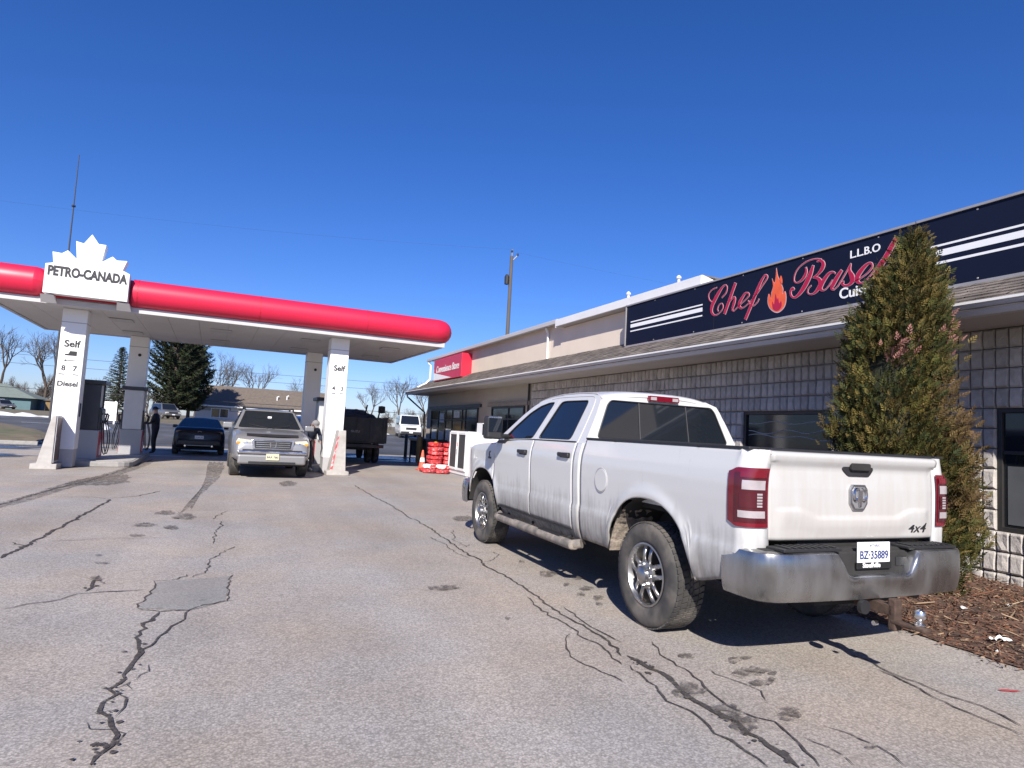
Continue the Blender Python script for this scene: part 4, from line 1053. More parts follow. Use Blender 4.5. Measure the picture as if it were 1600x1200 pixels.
for k, (x, y) in enumerate([(5.98,20.60),(6.02,21.02),(6.38,20.42),(6.52,20.60)]):
    o = bpy.data.objects.new('salt_bag', rg.choice(bags)); col.objects.link(o); o.location = (x, y, 0 if k != 3 else .12); o.rotation_euler = (0,0,rg.uniform(-.6,.6))
    tag(o, 'red plastic bag lying loose at the foot of the tall red stack', 'bag', 'red bags on the ground')
    if k in (0, 2):
        o = bpy.data.objects.new('salt_bag', rg.choice(bagsw)); col.objects.link(o); o.location = (x+.02, y+.08, .145); o.rotation_euler = (0,0,rg.uniform(-.6,.6))
        tag(o, 'white plastic bag with red print on top of the low red bags', 'bag', 'white bags on the low heap')
K['cone'] = M('cone_orange', (.75,.13,.08), .55, var=.12)
cone = thing('traffic_cone', 'orange traffic cone standing at the end of the red bags', 'cone', (6.08, 21.9, 0))
MB().box(-.18, .18, -.18, .18, 0, .035).build('base', K['cone'], cone, bevel=.01)
MB().lathe([(.135,.035),(.03,.70),(.02,.705)], 'Z', n=18, cap=True).build('body', K['cone'], cone, smooth=True)
MB().lathe([(.096,.30),(.073,.44)], 'Z', n=18).build('collar', K['white_print'], cone, smooth=True)
def bollard(x, y, h, mt, label, r=.11):
    t = thing('bollard', label, 'bollard', (x, y, 0))
    MB().lathe([(r,0),(r,h-.06),(r*.8,h-.015),(r*.35,h+.01),(.001,h+.015)], 'Z', n=18).build('post', K[mt], t, smooth=True)
    MB().lathe([(r*1.35,0),(r*1.3,.03),(r,.05)], 'Z', n=18).build('collar', K['kerb'], t)
K['yellow'] = M('safety_yellow', (.72,.42,.02), .5, var=.12)
K['tan'] = M('tan_paint', (.20,.13,.05), .6, var=.2)
bollard(6.62, 22.2, 1.0, 'yellow', 'bright yellow bollard behind the red bags', .1)
bollard(6.95, 25.6, 1.12, 'tan', 'dull ochre bollard in the shade before the shop door', .13)
bollard(7.45, 29.9, 1.15, 'frame_dark', 'thin black post past the corner of the shop', .08)
bin_ = thing('waste_bin', 'black waste bin in the shade before the shop windows', 'bin', (7.35, 24.6, 0))
MB().prism([(-.3,0),(-.34,.95),(.34,.95),(.3,0)], 'Y', -.3, .3).build('body', K['pump_dark'], bin_, bevel=.02)
MB().box(-.37, .37, -.34, .34, .95, 1.05).build('lid', K['dark'], bin_, bevel=.03)
tbl = thing('display_bench', 'dark covered display bench along the shop window', 'bench', (7.25, 26.4, 0))
MB().box(-.35, .35, -.9, .9, .92, 1.05).build('top', K['pump_dark'], tbl, bevel=.02)
for a, b in ((-.3,-.8),(.24,-.8),(-.3,.74),(.24,.74)): MB().box(a, a+.06, b, b+.06, 0, .92).build('leg', K['dark'], tbl)
MB().box(-.25, .25, -.7, .7, .3, .92).build('stock', K['interior'], tbl)

# ============================================================ THE WHITE PICKUP
K['truck_white'] = paint_mat('white_truck_paint', (.56,.56,.55), (.115,.098,.082), .46, 1.02, 1.0)
K['tail_white_sun_dimmed'] = paint_mat('sun_dimmed_tailgate_white', (.47,.465,.455), (.34,.295,.25), .10, 1.72, .75)  # truck's white with dirt film; base painted darker to offset sunlight on the tailgate
K['lens_red'] = M('red_lens', (.15,.004,.014), .12, var=.15, vs=14, coat=.6)
K['lens_deep'] = M('deep_red_lens', (.065,.004,.010), .15, var=.2, vs=10, coat=.6)
K['lens_clear'] = M('clear_lens', (.36,.32,.33), .15, var=.15, vs=14, coat=.6)
K['mud'] = M('dried_mud', (.20,.165,.135), .97, var=.35, vs=25, bump=.9, bs=50, c2=(.32,.27,.22), c2t=(.45,.6), c2s=18)
K['rust'] = M('rusty_steel', (.085,.055,.042), .85, metal=.3, var=.4, vs=20, bump=.4)
K['liner'] = M('wheel_liner', (.022,.021,.02), .9, var=.3, vs=9)
K['board'] = M('muddy_step_tube', (.19,.17,.15), .75, metal=.1, var=.3, vs=12, c2=(.33,.28,.23), c2t=(.45,.65), c2s=7)
K['bumper_chrome'] = M('grimy_chrome', (.42,.425,.43), .30, metal=.92, var=.18, vs=5, rvar=.12, c2=(.25,.245,.235), c2t=(.42,.74), c2s=3.2, stretch=(1.6,1.6,.5))
K['glass_car'] = M('privacy_glass', (.010,.013,.018), .04, var=.05, spec=.7)

trk = thing('pickup_truck', 'white crew cab pickup truck with muddy sides and chrome rear bumper', 'pickup', (4.018, 4.202, 0), -.009)
PROF = [(.40,.86),(.46,.905),(.52,.945),(.60,.972),(.70,.986),(.79,.990),(.812,.979),(.95,.988),(1.10,.995),(1.22,.994),(1.30,.984),(1.36,.966),(1.45,.940)]
ARCH = [(.05, .405, .565), (3.80, .405, .545)]     # y centre, z centre, radius
def arch_z(y, grow=0.0):
    for yc, zc, r in ARCH:
        r += grow
        d = abs(y-yc)/r
        if d < 1: return zc + r*(1-d**2.35)**(1/2.35)*1.06
    return None
def hw(y, z):
    x = interp(PROF, z)
    for yc, zc, r in ARCH:
        d = abs(math.hypot(y-yc, (z-zc)/1.05) - r - .035)
        if z > zc-.1: x += .016*math.exp(-(d/.055)**2)
    if y > 4.15: x -= .16*((y-4.15)/.55)**2
    return x

def solid(o, t=.022):
    m = o.modifiers.new('thickness', 'SOLIDIFY'); m.thickness = t; m.offset = -1; return o
def side_panel(name, side, y0, y1, zlo, zhi, mat, parent, nz=26, step=.03, plan=None):
    ys_ = [y0]
    brk = sorted([q for yc, zc, r in ARCH for q in (yc-r, yc+r) if min(y0, y1) < q < max(y0, y1)], reverse=(y0 > y1))
    pts = [y0] + brk + [y1]
    cols_ = []
    for a, b in zip(pts, pts[1:]):
        n = max(1, int(abs(b-a)/step))
        for k in range(n+1):
            y = lerp(a, b, k/n)
            ym = min(max(y, min(a, b)+1e-4), max(a, b)-1e-4)
            lo = arch_z(ym) or zlo(y)
            cols_.append((y, max(lo, zlo(y)), zhi(y)))
    vs = []
    for (y, lo, hi) in cols_:
        for k in range(nz+1):
            z = lerp(lo, hi, k/nz)
            vs.append((side*hw(y, z), y, z))
    if plan:      # extra columns that wrap round the rear corner
        for (px, py, lo, hi) in plan:
            for k in range(nz+1):
                z = lerp(lo, hi, k/nz)
                vs.append((side*(px - (hw(-.9, 1.1) - hw(-.9, z))*.8), py, z))
        if y0 < y1: pass
    m = nz+1; nc = len(vs)//m
    fs = []
    for i in range(nc-1):
        for k in range(nz):
            a, b, c, d = i*m+k, (i+1)*m+k, (i+1)*m+k+1, i*m+k+1
            fs.append((a,b,c,d) if (side > 0) == (cols_[-1][0] > cols_[0][0]) else (a,d,c,b))
    mb = MB(); mb.add(vs, fs)
    o = mb.build(name, mat, parent, smooth=True, ang=30, fix=False)
    return solid(o)

corner = [(.995-.10*(1-math.cos(a))-.0, -.93-.11*math.sin(a), .60, 1.445) for a in [k*PI/14 for k in range(1, 8)]] + [(.86,-1.042,.60,1.445),(.805,-1.043,.60,1.445)]
for s in (-1, 1):
    bs_ = side_panel('bed_side', s, 1.125, -.93, lambda y: .50 if y > 0 else lerp(.50, .58, sstep(-.5, -.9, y)), lambda y: 1.445, K['truck_white'], trk, nz=34, plan=corner)
    side_panel('cab_corner', s, 1.16, 1.292, lambda y: .47, lambda y: 1.405, K['truck_white'], trk)
    for (a, b, hy) in ((1.300, 2.282, 1.47), (2.292, 3.405, 2.50)):
        d = side_panel('door', s, a, b, lambda y: .565, lambda y: lerp(1.405, 1.352, sstep(2.3, 3.4, y)), K['truck_white'], trk)
        # handle: dark cup and grip
        hz_ = 1.262 if a < 2 else 1.245
        x = hw(hy, hz_)
        MB().prism(round_poly([(hy-.11,hz_-.045),(hy+.11,hz_-.035),(hy+.11,hz_+.035),(hy-.11,hz_+.04)], .03), 'X', s*(x+.002), s*(x-.02)).build('handle_cup', K['liner'], d)
        MB().prism(round_poly([(hy-.115,hz_-.012),(hy+.115,hz_-.004),(hy+.115,hz_+.038),(hy-.115,hz_+.036)], .02), 'X', s*(x+.034), s*(x+.012)).build('handle', K['dark'], d, bevel=.008)
    side_panel('fender', s, 3.415, 4.60, lambda y: lerp(.47, .70, sstep(4.1, 4.5, y)), lambda y: smooth_interp([(3.40,1.335),(3.8,1.31),(4.2,1.265),(4.45,1.19),(4.6,1.07)], y), K['truck_white'], trk)
    rk = MB(); rk.grid(lambda u, v: (s*(hw(2, lerp(.44,.56,v))-.018), lerp(1.16, 3.22, u), lerp(.44, .56, v)), 20, 4)
    rk.build('sill', K['truck_white'], trk, fix=True)
    # black strip under the doors
    MB().box(min(s*.955,s*.975), max(s*.955,s*.975), 1.32, 3.2, .548, .560).build('sill_strip', K['dark'], trk)
    # wheel liners and mud flap
    for yc, zc, r in ARCH:
        lm_ = MB()
        def fn(u, v, yc=yc, r=r, zc=zc):
            a = PI*u*1.16 - .08*PI
            d = -math.cos(a); 
            return (s*lerp(.52, .972, v), yc + (r+.004)*d, zc + (r+.004)*1.06*max(.17, math.sin(a)))
        lm_.grid(fn, 20, 4); lm_.build('wheel_liner', K['liner'], trk, smooth=True)
        MB().box(min(s*.50,s*.52), max(s*.50,s*.52), yc-r, yc+r, .42, 1.0).build('inner_panel', K['liner'], trk)
    mz = MB(); mz.grid(lambda u, v0: (lambda v: (s*(lerp(.60,.968,u)), .05+.552*math.cos(v*.95)**.85 - .012*abs(mnoise.noise(Vector((u*9,v*12,2)))), .42 + .58*math.sin(v*.95)*(.985+.02*mnoise.noise(Vector((u*6,v*9,5))))))(lerp(.14,1.0,v0)), 12, 18)
    mz.build('mud_crust', K['mud'], trk)
    # running board
    P = [(s*.93, 3.22, .455), (s*.985, 3.14, .435), (s*1.0, 3.02, .43), (s*1.0, 1.35, .43), (s*.985, 1.22, .435), (s*.93, 1.15, .455)]
    bo = MB().tube(catmull(P, 4), .046, 10).build('step_tube', K['board'], trk, smooth=True)
    for yy in (1.45, 2.6):
        MB().box(min(s*.93,s*1.02), max(s*.93,s*1.02), yy, yy+.5, .468, .482).build('step_pad', K['dark'], bo, bevel=.004)
    for yy in (1.4, 2.3, 3.0):
        MB().tube([(s*.97,yy,.44),(s*.80,yy,.56)], .018, 6).build('bracket', K['dark'], bo)
    # fuel flap on the left only; badge on both fenders
    if s < 0:
        x = hw(.70, 1.09)
        fl_ = MB(); fl_.lathe([(.001,0),(.098,0),(.102,.004),(.102,.02)], 'X', (-x-.006, .74, 1.09), 28)
        fo = fl_.build('fuel_flap', K['truck_white'], trk, smooth=True)
        MB().lathe([(.104,.0),(.109,.0),(.109,.012)], 'X', (-x-.0045, .74, 1.09), 28).build('flap_gap', K['grey_trim'], fo)
    x = hw(3.52, 1.17)
    MB().prism([(3.50,1.12),(3.60,1.12),(3.60,1.145),(3.57,1.15),(3.59,1.18),(3.57,1.215),(3.535,1.22),(3.54,1.20),(3.56,1.19),(3.545,1.16),(3.55,1.145),(3.50,1.145)], 'X', s*(x+.004), s*(x-.01)).build('fender_badge', K['dark'], trk)
    # side glass frame
    def sx_(z): return .945 - max(0, z-1.40)*.50
    outl = [(1.155,1.40),(2.3,1.395),(3.44,1.345),(3.18,1.545),(2.98,1.695),(2.80,1.80),(2.62,1.868),(2.40,1.900),(2.10,1.920),(1.75,1.922),(1.50,1.912),(1.34,1.890),(1.255,1.84),(1.21,1.70)]
    h1 = round_poly([(1.475,1.432),(2.235,1.425),(2.105,1.838),(2.0,1.848),(1.49,1.843)], .05)
    h2 = round_poly([(2.385,1.420),(3.22,1.385),(3.03,1.55),(2.80,1.715),(2.60,1.80),(2.40,1.838),(2.265,1.842)], .04)
    fo = fill_poly(subdiv_poly(outl, .07), [subdiv_poly(h1, .07), subdiv_poly(h2, .07)], lambda u, v, d: (s*(sx_(v) - d), u, v), .035)
    cabs = fo.build('cab_side', K['truck_white'], trk)
    for hpoly in (h1, h2):
        c = Vector((sum(p[0] for p in hpoly)/len(hpoly), sum(p[1] for p in hpoly)/len(hpoly)))
        pp = [tuple(c+(Vector(p)-c)*1.02) for p in hpoly]
        fill_poly(pp, [], lambda u, v, d: (s*(sx_(v) - .010 - d), u, v), .006).build('side_window', K['glass_car'], cabs)
        ring = [(s*(sx_(p[1])-.002), p[0], p[1]) for p in hpoly]
        MB().tube(ring + ring[:1], .006, 5, cap=False).build('window_seal', K['dark'], cabs)
    # door cut line on the cab side
    dl = [(1.30,1.40),(1.315,1.60),(1.345,1.80),(1.40,1.872),(1.55,1.888),(2.15,1.892),(2.38,1.876)]
    P = [(s*(sx_(b)+.0005), a, b) for a, b in dl]
    MB().tube(catmull(P, 3), .0045, 4).build('door_gap', K['grey_trim'], cabs)
    MB().tube([(s*(sx_(1.40)), 2.287, 1.40), (s*sx_(1.62), 2.25, 1.62), (s*sx_(1.87), 2.17, 1.875)], .0035, 4).build('door_gap', K['grey_trim'], cabs)
    # belt moulding
    MB().tube([(s*.950, 1.32, 1.412), (s*.950, 2.3, 1.405), (s*.950, 3.38, 1.358)], .008, 5).build('belt_moulding', K['dark'], cabs)
    # tow mirror
    mr_ = MB().box(min(s*1.06,s*1.27), max(s*1.06,s*1.27), 2.98, 3.13, 1.38, 1.66).build('mirror', K['dark'], trk, bevel=.03, seg=3)
    MB().box(min(s*1.08,s*1.25), max(s*1.08,s*1.25), 2.972, 2.979, 1.47, 1.63).build('mirror_glass', K['glass_car'], mr_)
    MB().tube([(s*.93,3.12,1.42),(s*1.10,3.07,1.42)], .03, 8).build('mirror_arm', K['dark'], mr_)
    MB().prism([(3.02,1.385),(3.34,1.36),(3.42,1.27),(3.30,1.26),(3.1,1.33)], 'X', s*.975, s*.95).build('mirror_base', K['dark'], mr_)
    MB().box(min(s*1.09,s*1.25), max(s*1.09,s*1.25), 2.966, 2.979, 1.635, 1.655).build('mirror_trim', K['chrome'], mr_)
    # bed rail caps
    MB().box(min(s*.86,s*.952), max(s*.86,s*.952), -1.02, 1.12, 1.443, 1.462).build('rail_cap', K['dark'], trk, bevel=.006)
    MB().box(min(s*.80,s*.862), max(s*.80,s*.862), -1.0, 1.12, .95, 1.44).build('bed_wall', K['truck_white'], trk)
    # tail lamp following the corner
    lamp = [(.995, -.88)] + [(.997-.10*(1-math.cos(a)), -.93-.115*math.sin(a)) for a in [k*PI/14 for k in range(0, 8)]] + [(.845,-1.049),(.812,-1.049)]
    def lp(t, z, o_=.0):
        f = t*(len(lamp)-1); i = min(int(f), len(lamp)-2); a, b = lamp[i], lamp[i+1]
        px, py = lerp(a[0], b[0], f-i), lerp(a[1], b[1], f-i)
        return (s*(px + .009 + o_ - (hw(-.9,1.1)-hw(-.9,z))*.8), py - .007 - o_, z)
    def lzone(name, t0, t1, z0, z1, mat, off, parent, r_=.0):
        m = MB()
        def fn(u, v):
            zz0 = z0 + .03*max(0, 1 - u*6)*r_; zz1 = z1 - .03*max(0, 1-u*6)*r_
            return lp(lerp(t0,t1,u), lerp(zz0, zz1, v), off)
        m.grid(fn, 14, 6)
        return m.build(name, mat, parent, smooth=True)
    tl = lzone('tail_lamp', 0, 1, .945, 1.325, K['lens_red'], 0, trk, 1)
    lzone('lens_bezel', .14, .97, .975, 1.295, K['lens_deep'], .0035, tl)
    lzone('reverse_lens', .36, .93, 1.185, 1.245, K['lens_clear'], .007, tl)
    lzone('indicator_lens', .26, .93, 1.005, 1.050, K['lens_clear'], .007, tl)
    lzone('brake_lens', .30, .92, 1.07, 1.165, K['lens_deep'], .0075, tl)
    for k in range(5): lzone('light_element', .80, .88, 1.075+k*.019, 1.087+k*.019, K['lens_clear'], .011, tl)
    lzone('brake_lens', .30, .95, 1.262, 1.30, K['lens_red'], .0075, tl)

# roof
ZE = [(1.21,1.70),(1.255,1.84),(1.34,1.890),(1.50,1.912),(1.75,1.922),(2.10,1.920),(2.40,1.900),(2.62,1.868),(2.80,1.80)]
ZM = [(1.21,1.885),(1.255,1.935),(1.34,1.960),(1.50,1.972),(1.75,1.980),(2.10,1.978),(2.40,1.958),(2.62,1.918),(2.80,1.862)]
def roof_pt(u, v):
    y = lerp(1.235, 2.80, v); ze, zm = interp(ZE, y), interp(ZM, y); t = u*2-1
    x = (.945-(ze-1.40)*.50)*t
    return (x, y, ze + (zm-ze)*(1-abs(t)**3.2))
rf = MB(); rf.grid(roof_pt, 28, 26)
solid(rf.build('roof', K['truck_white'], trk, smooth=True, ang=50), .02)
for s in (-1, 1):
    P = [(s*(.945-(interp(ZE,y)-1.40)*.50-.015), y, interp(ZE, y)+.012) for y in (1.26,1.4,1.6,1.9,2.2,2.5,2.7)]
    MB().tube(P, .008, 5).build('roof_channel', K['grey_trim'], trk)
# windscreen
ws = MB(); ws.grid(lambda u, v: ((u*2-1)*lerp(.80,.655,v)*1.0, lerp(3.50-.16*(u*2-1)**2*.9, 2.80, v) if True else 0, lerp(1.335,1.862-.05*abs(u*2-1)**3,v)), 14, 8)
ws.build('windscreen', K['glass_car'], trk, smooth=True)
# rear cab wall with hole
def bw(u, v, d): return (u, 1.158 + (v-1.40)*.175 + d, v)
ro = [(-.945,1.40),(.945,1.40),(.905,1.48),(.74,1.80),(.70,1.86),(.58,1.895),(.3,1.905),(-.3,1.905),(-.58,1.895),(-.70,1.86),(-.74,1.80),(-.905,1.48)]
rh = round_poly([(-.80,1.465),(.80,1.465),(.665,1.80),(.62,1.845),(-.62,1.845),(-.665,1.80)], .04)
cb = fill_poly(subdiv_poly(ro, .1), [subdiv_poly(rh, .1)], bw, .03).build('cab_back', K['truck_white'], trk)
MB().box(-.93, .93, 1.16, 1.20, .5, 1.405).build('cab_bulkhead', K['truck_white'], trk)
fill_poly([tuple(Vector(p)*1.0) for p in rh], [], lambda u, v, d: bw(u, v, .008+d), .006).build('rear_window', K['glass_car'], cb)
for xx in (-.30, .30):
    MB().tube([bw(xx, 1.47, .004), bw(xx*.97, 1.84, .004)], .007, 5).build('slider_rail', K['dark'], cb)
P = [bw(p[0], p[1], -.001) for p in rh]
MB().tube(P+P[:1], .007, 5, cap=False).build('window_seal', K['dark'], cb)
bl = MB().prism(round_poly([(-.19,1.868),(.19,1.868),(.185,1.925),(-.185,1.925)], .015), 'Y', 1.205, 1.26).build('high_brake_lamp', K['lens_red'], trk, bevel=.004)
for xx in (-.135, .135): MB().box(xx-.035, xx+.035, 1.199, 1.206, 1.880, 1.912).build('cargo_lens', K['lens_clear'], bl)
# hood and nose
hd = MB()
def hood(u, v):
    y = lerp(3.50, 4.60, v); t = u*2-1
    zt = smooth_interp([(3.40,1.335),(3.8,1.31),(4.2,1.265),(4.45,1.19),(4.6,1.07)], y)
    return (t*(hw(y, zt)-.012), y, zt + .055*(1-abs(t)**2.6) + .02*math.exp(-((abs(t)-.45)/.15)**2))
hd.grid(hood, 24, 22); solid(hd.build('hood', K['truck_white'], trk, smooth=True))
MB().box(-.76, .76, 4.58, 4.66, .70, 1.10).build('grille', K['dark'], trk, bevel=.02)
for k in range(4): MB().box(-.70, .70, 4.662, 4.672, .76+k*.08, .79+k*.08).build('grille_bar', K['chrome'], trk)
for s in (-1, 1):
    MB().box(min(s*.56,s*.84), max(s*.56,s*.84), 4.50, 4.64, .88, 1.10).build('headlamp', K['lens_clear'], trk, bevel=.03)
def bumper_path(P, prof, name, mat, ztop=None, parent=trk):
    vs = []; n = len(P)
    for i, p in enumerate(P):
        t = (P[min(i+1,n-1)] - P[max(i-1,0)]).normalized(); o_ = Vector((-t.y, t.x, 0))
        zt = ztop(p.x) if ztop else None
        for (off, h) in prof:
            z = h if zt is None else (h if h < .60 else lerp(.60, zt, (h-.60)/.20))
            vs.append((p.x+o_.x*off, p.y+o_.y*off, z))
    m = len(prof)
    fs = [(i*m+k, (i+1)*m+k, (i+1)*m+k+1, i*m+k+1) for i in range(n-1) for k in range(m-1)]
    mb = MB(); mb.add(vs, fs)
    return mb.build(name, mat, parent, smooth=True, ang=45)
fb = [Vector(p) for p in [(-.99,4.34,0),(-.985,4.55,0),(-.93,4.72,0),(-.75,4.82,0),(-.4,4.86,0),(0,4.87,0)]]
fb = fb + [Vector((-p.x, p.y, 0)) for p in reversed(fb[:-1])]
bumper_path(catmull(fb, 4), [(-.06,.44),(0,.46),(.012,.56),(.012,.66),(0,.74),(-.03,.77),(-.10,.775)], 'front_bumper', K['bumper_chrome'])
# rear bumper
rb = [Vector(p) for p in [(-1.005,-.79,0),(-1.005,-.98,0),(-.985,-1.09,0),(-.92,-1.165,0),(-.80,-1.20,0),(-.45,-1.225,0),(0,-1.235,0)]]
rb = rb + [Vector((-p.x, p.y, 0)) for p in reversed(rb[:-1])]
rb = [Vector((p.x*.968, p.y if p.y < -.9 else p.y-.04, 0)) for p in rb]
rbp = catmull(rb, 9)
zt_ = lambda x: .655 + .155*sstep(.27, .40, abs(x))
rbo = bumper_path(rbp, [(.10,.500),(.05,.492),(.012,.505),(0,.53),(-.012,.60),(-.016,.68),(-.014,.76),(-.004,.79),(.02,.80),(.09,.80)], 'rear_bumper', K['bumper_chrome'], zt_)
MB().box(-.90, .90, -1.13, -.98, .52, .815).build('bumper_core', K['liner'], rbo, bevel=.02)
for s in (-1, 1):
    sp_ = MB().box(min(s*.32,s*.82), max(s*.32,s*.82), -1.20, -1.05, .812, .832).build('step_pad', K['dark'], rbo, bevel=.005)
    for k in range(8): MB().box(min(s*(.36+k*.055),s*(.385+k*.055)), max(s*(.36+k*.055),s*(.385+k*.055)), -1.19, -1.07, .833, .841).build('tread_bar', K['dark'], sp_)
MB().box(-.36, .36, -1.165, -1.12, .60, .80).build('plate_pocket', K['liner'], rbo, bevel=.01)
MB().box(.23, .34, -1.172, -1.166, .70, .76).build('socket_cover', K['dark'], rbo, bevel=.008)
MB().box(-.33, .33, -1.232, -1.10, .640, .652).build('pocket_floor', K['bumper_chrome'], rbo)
pl_ = MB().box(-.155, .155, -1.183, -1.174, .700, .865).build('licence_plate', K['white_print'], rbo, bevel=.004)
K['plate_blue'] = M('plate_blue', (.03,.05,.16), .5, var=.1)
text_on('lettering', 'BZ·35889', .075, K['plate_blue'], pl_, (0, -1.1835, .755), (1,0,0), (0,0,1), bold=.002, sx=.92, depth=.001)
text_on('lettering', 'ONTARIO', .026, K['plate_blue'], pl_, (0, -1.1835, .833), (1,0,0), (0,0,1), depth=.001)
fr = MB(); fr.box(-.165, .165, -1.187, -1.172, .688, .732); fo = fr.build('plate_frame', K['black'], pl_, bevel=.003)
text_on('lettering', 'Stouffville', .043, K['white_print'], pl_, (-.03, -1.1885, .700), (1,0,0), (0,0,1), bold=.0012, depth=.001)
# tailgate
def tg(u, v):
    x = lerp(-.797, .797, u); z = lerp(.855, 1.447, v)
    y = interp([(.855,-1.030),(.87,-1.046),(.95,-1.050),(1.20,-1.048),(1.32,-1.040),(1.345,-1.044),(1.385,-1.068),(1.415,-1.076),(1.435,-1.068),(1.447,-1.035)], z)
    cz = 1.005 + .055*sstep(.36, .56, abs(x))
    y -= .016*sstep(cz+.018, cz-.012, z)*sstep(.76, .66, abs(x)) * (1-.6*sstep(cz-.03, cz-.14, z))
    if z < 1.38: y += .01*sstep(.70, .797, abs(x))
    return (x, y, z)
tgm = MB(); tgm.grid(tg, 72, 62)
tgo = solid(tgm.build('tailgate', K['tail_white_sun_dimmed'], trk, smooth=True, ang=60), .04)
MB().box(-.79, .79, -1.045, -.99, 1.440, 1.458).build('gate_cap', K['dark'], tgo, bevel=.006)
hx = [(-.155,1.345),(-.11,1.395),(.115,1.395),(.16,1.345),(.115,1.292),(-.09,1.292)]
MB().prism(round_poly(hx, .02), 'Y', -1.052, -1.02).build('handle_bezel', K['dark'], tgo, bevel=.004)
MB().prism(round_poly([(-.09,1.335),(.10,1.335),(.10,1.385),(-.085,1.385)], .015), 'Y', -1.078, -1.052).build('handle', K['liner'], tgo, bevel=.006)
# shield badge with horned head
sh_ = [(-.085,1.205),(-.06,1.237),(.06,1.237),(.085,1.205),(.085,1.105),(.05,1.058),(-.05,1.058),(-.085,1.105)]
bd = MB().prism(sh_, 'Y', -1.066, -1.045).build('badge', K['alloy'], tgo, bevel=.005)
MB().prism([(x*.80, 1.147+(z-1.147)*.82) for x, z in sh_], 'Y', -1.0685, -1.066).build('badge_face', K['metal_grey'], bd)
for s in (-1, 1):
    P = [(s*.012,-1.072,1.205),(s*.045,-1.074,1.205),(s*.060,-1.074,1.175),(s*.056,-1.074,1.140),(s*.038,-1.074,1.128),(s*.030,-1.074,1.145)]
    MB().tube(catmull(P, 3), .010, 6).build('badge_horn', K['chrome'], bd, smooth=True)
MB().prism([(-.022,1.20),(.022,1.20),(.026,1.15),(.014,1.085),(-.014,1.085),(-.026,1.15)], 'Y', -1.078, -1.067).build('badge_head', K['chrome'], bd, bevel=.004)
text_on('lettering', '4x4', .095, K['dark'], tgo, (.60, -1.055, .905), (1,0,0), (0,0,1), bold=.0005, shear=.35, sx=1.3, depth=.004)
# bed floor and bulkhead, underbody
MB().box(-.80, .80, -1.0, 1.12, .90, .95).build('bed_floor', K['liner'], trk)
MB().box(-.80, .80, 1.08, 1.12, .95, 1.44).build('bed_front', K['truck_white'], trk)
MB().box(-.90, .90, 1.15, 4.4, .60, .66).build('underbody', K['liner'], trk)
MB().box(-.50, .50, -1.0, 1.15, .55, .905).build('frame_body', K['liner'], trk)
for s in (-1, 1):
    MB().box(min(s*.38,s*.48), max(s*.38,s*.48), -1.05, 4.5, .48, .62).build('frame_rail', K['liner'], trk)
for yy in (.05, 3.80):
    MB().tube([(-.75,yy,.40),(.75,yy,.40)], .055, 8).build('axle', K['liner'], trk)
    MB().lathe([(.001,-.17),(.10,-.12),(.15,0),(.10,.12),(.001,.17)], 'Y', (.0 if yy < 1 else .25, yy, .40), 14).build('differential', K['liner'], trk, smooth=True)
MB().tube([(.55,1.0,.46),(.55,-.2,.52),(.62,-.7,.47),(.66,-1.02,.46)], .045, 8).build('exhaust', K['rust'], trk, smooth=True)
MB().tube([(-.5,-.9,.60),(-.5,.9,.55)], .06, 6).build('leaf_spring', K['liner'], trk)
MB().lathe([(.30,-.10),(.36,-.06),(.36,.06),(.30,.10)], 'Z', (0,-.72,.52), 20, cap=True).build('spare_tyre', K['rubber'], trk, smooth=True)
# hitch
ht = MB().box(-.035, .035, -1.34, -.9, .42, .49).build('hitch', K['rust'], trk, bevel=.006)
MB().box(-.40, .40, -1.06, -.97, .43, .52).build('cross_tube', K['liner'], ht)
MB().box(-.035, .035, -1.36, -1.31, .33, .53).build('drop_plate', K['rust'], ht, bevel=.008)
MB().box(-.038, .038, -1.55, -1.33, .375, .40).build('ball_mount', K['rust'], ht, bevel=.008)
MB().lathe([(.030,.40),(.034,.415),(.018,.425),(.018,.44),(.034,.455),(.038,.475),(.030,.497),(.001,.508)], 'Z', (0,-1.50,0), 18).build('tow_ball', K['chrome'], ht, smooth=True)
MB().lathe([(.045,0),(.045,.03)], 'Y', (-.16,-1.25,.46), 14, cap=True).build('wiring_socket', K['dark'], ht)
for s in (-1,1): MB().tube([(s*.07,-1.26,.36),(s*.10,-1.26,.36)], .016, 8).build('pin', K['chrome'], ht)
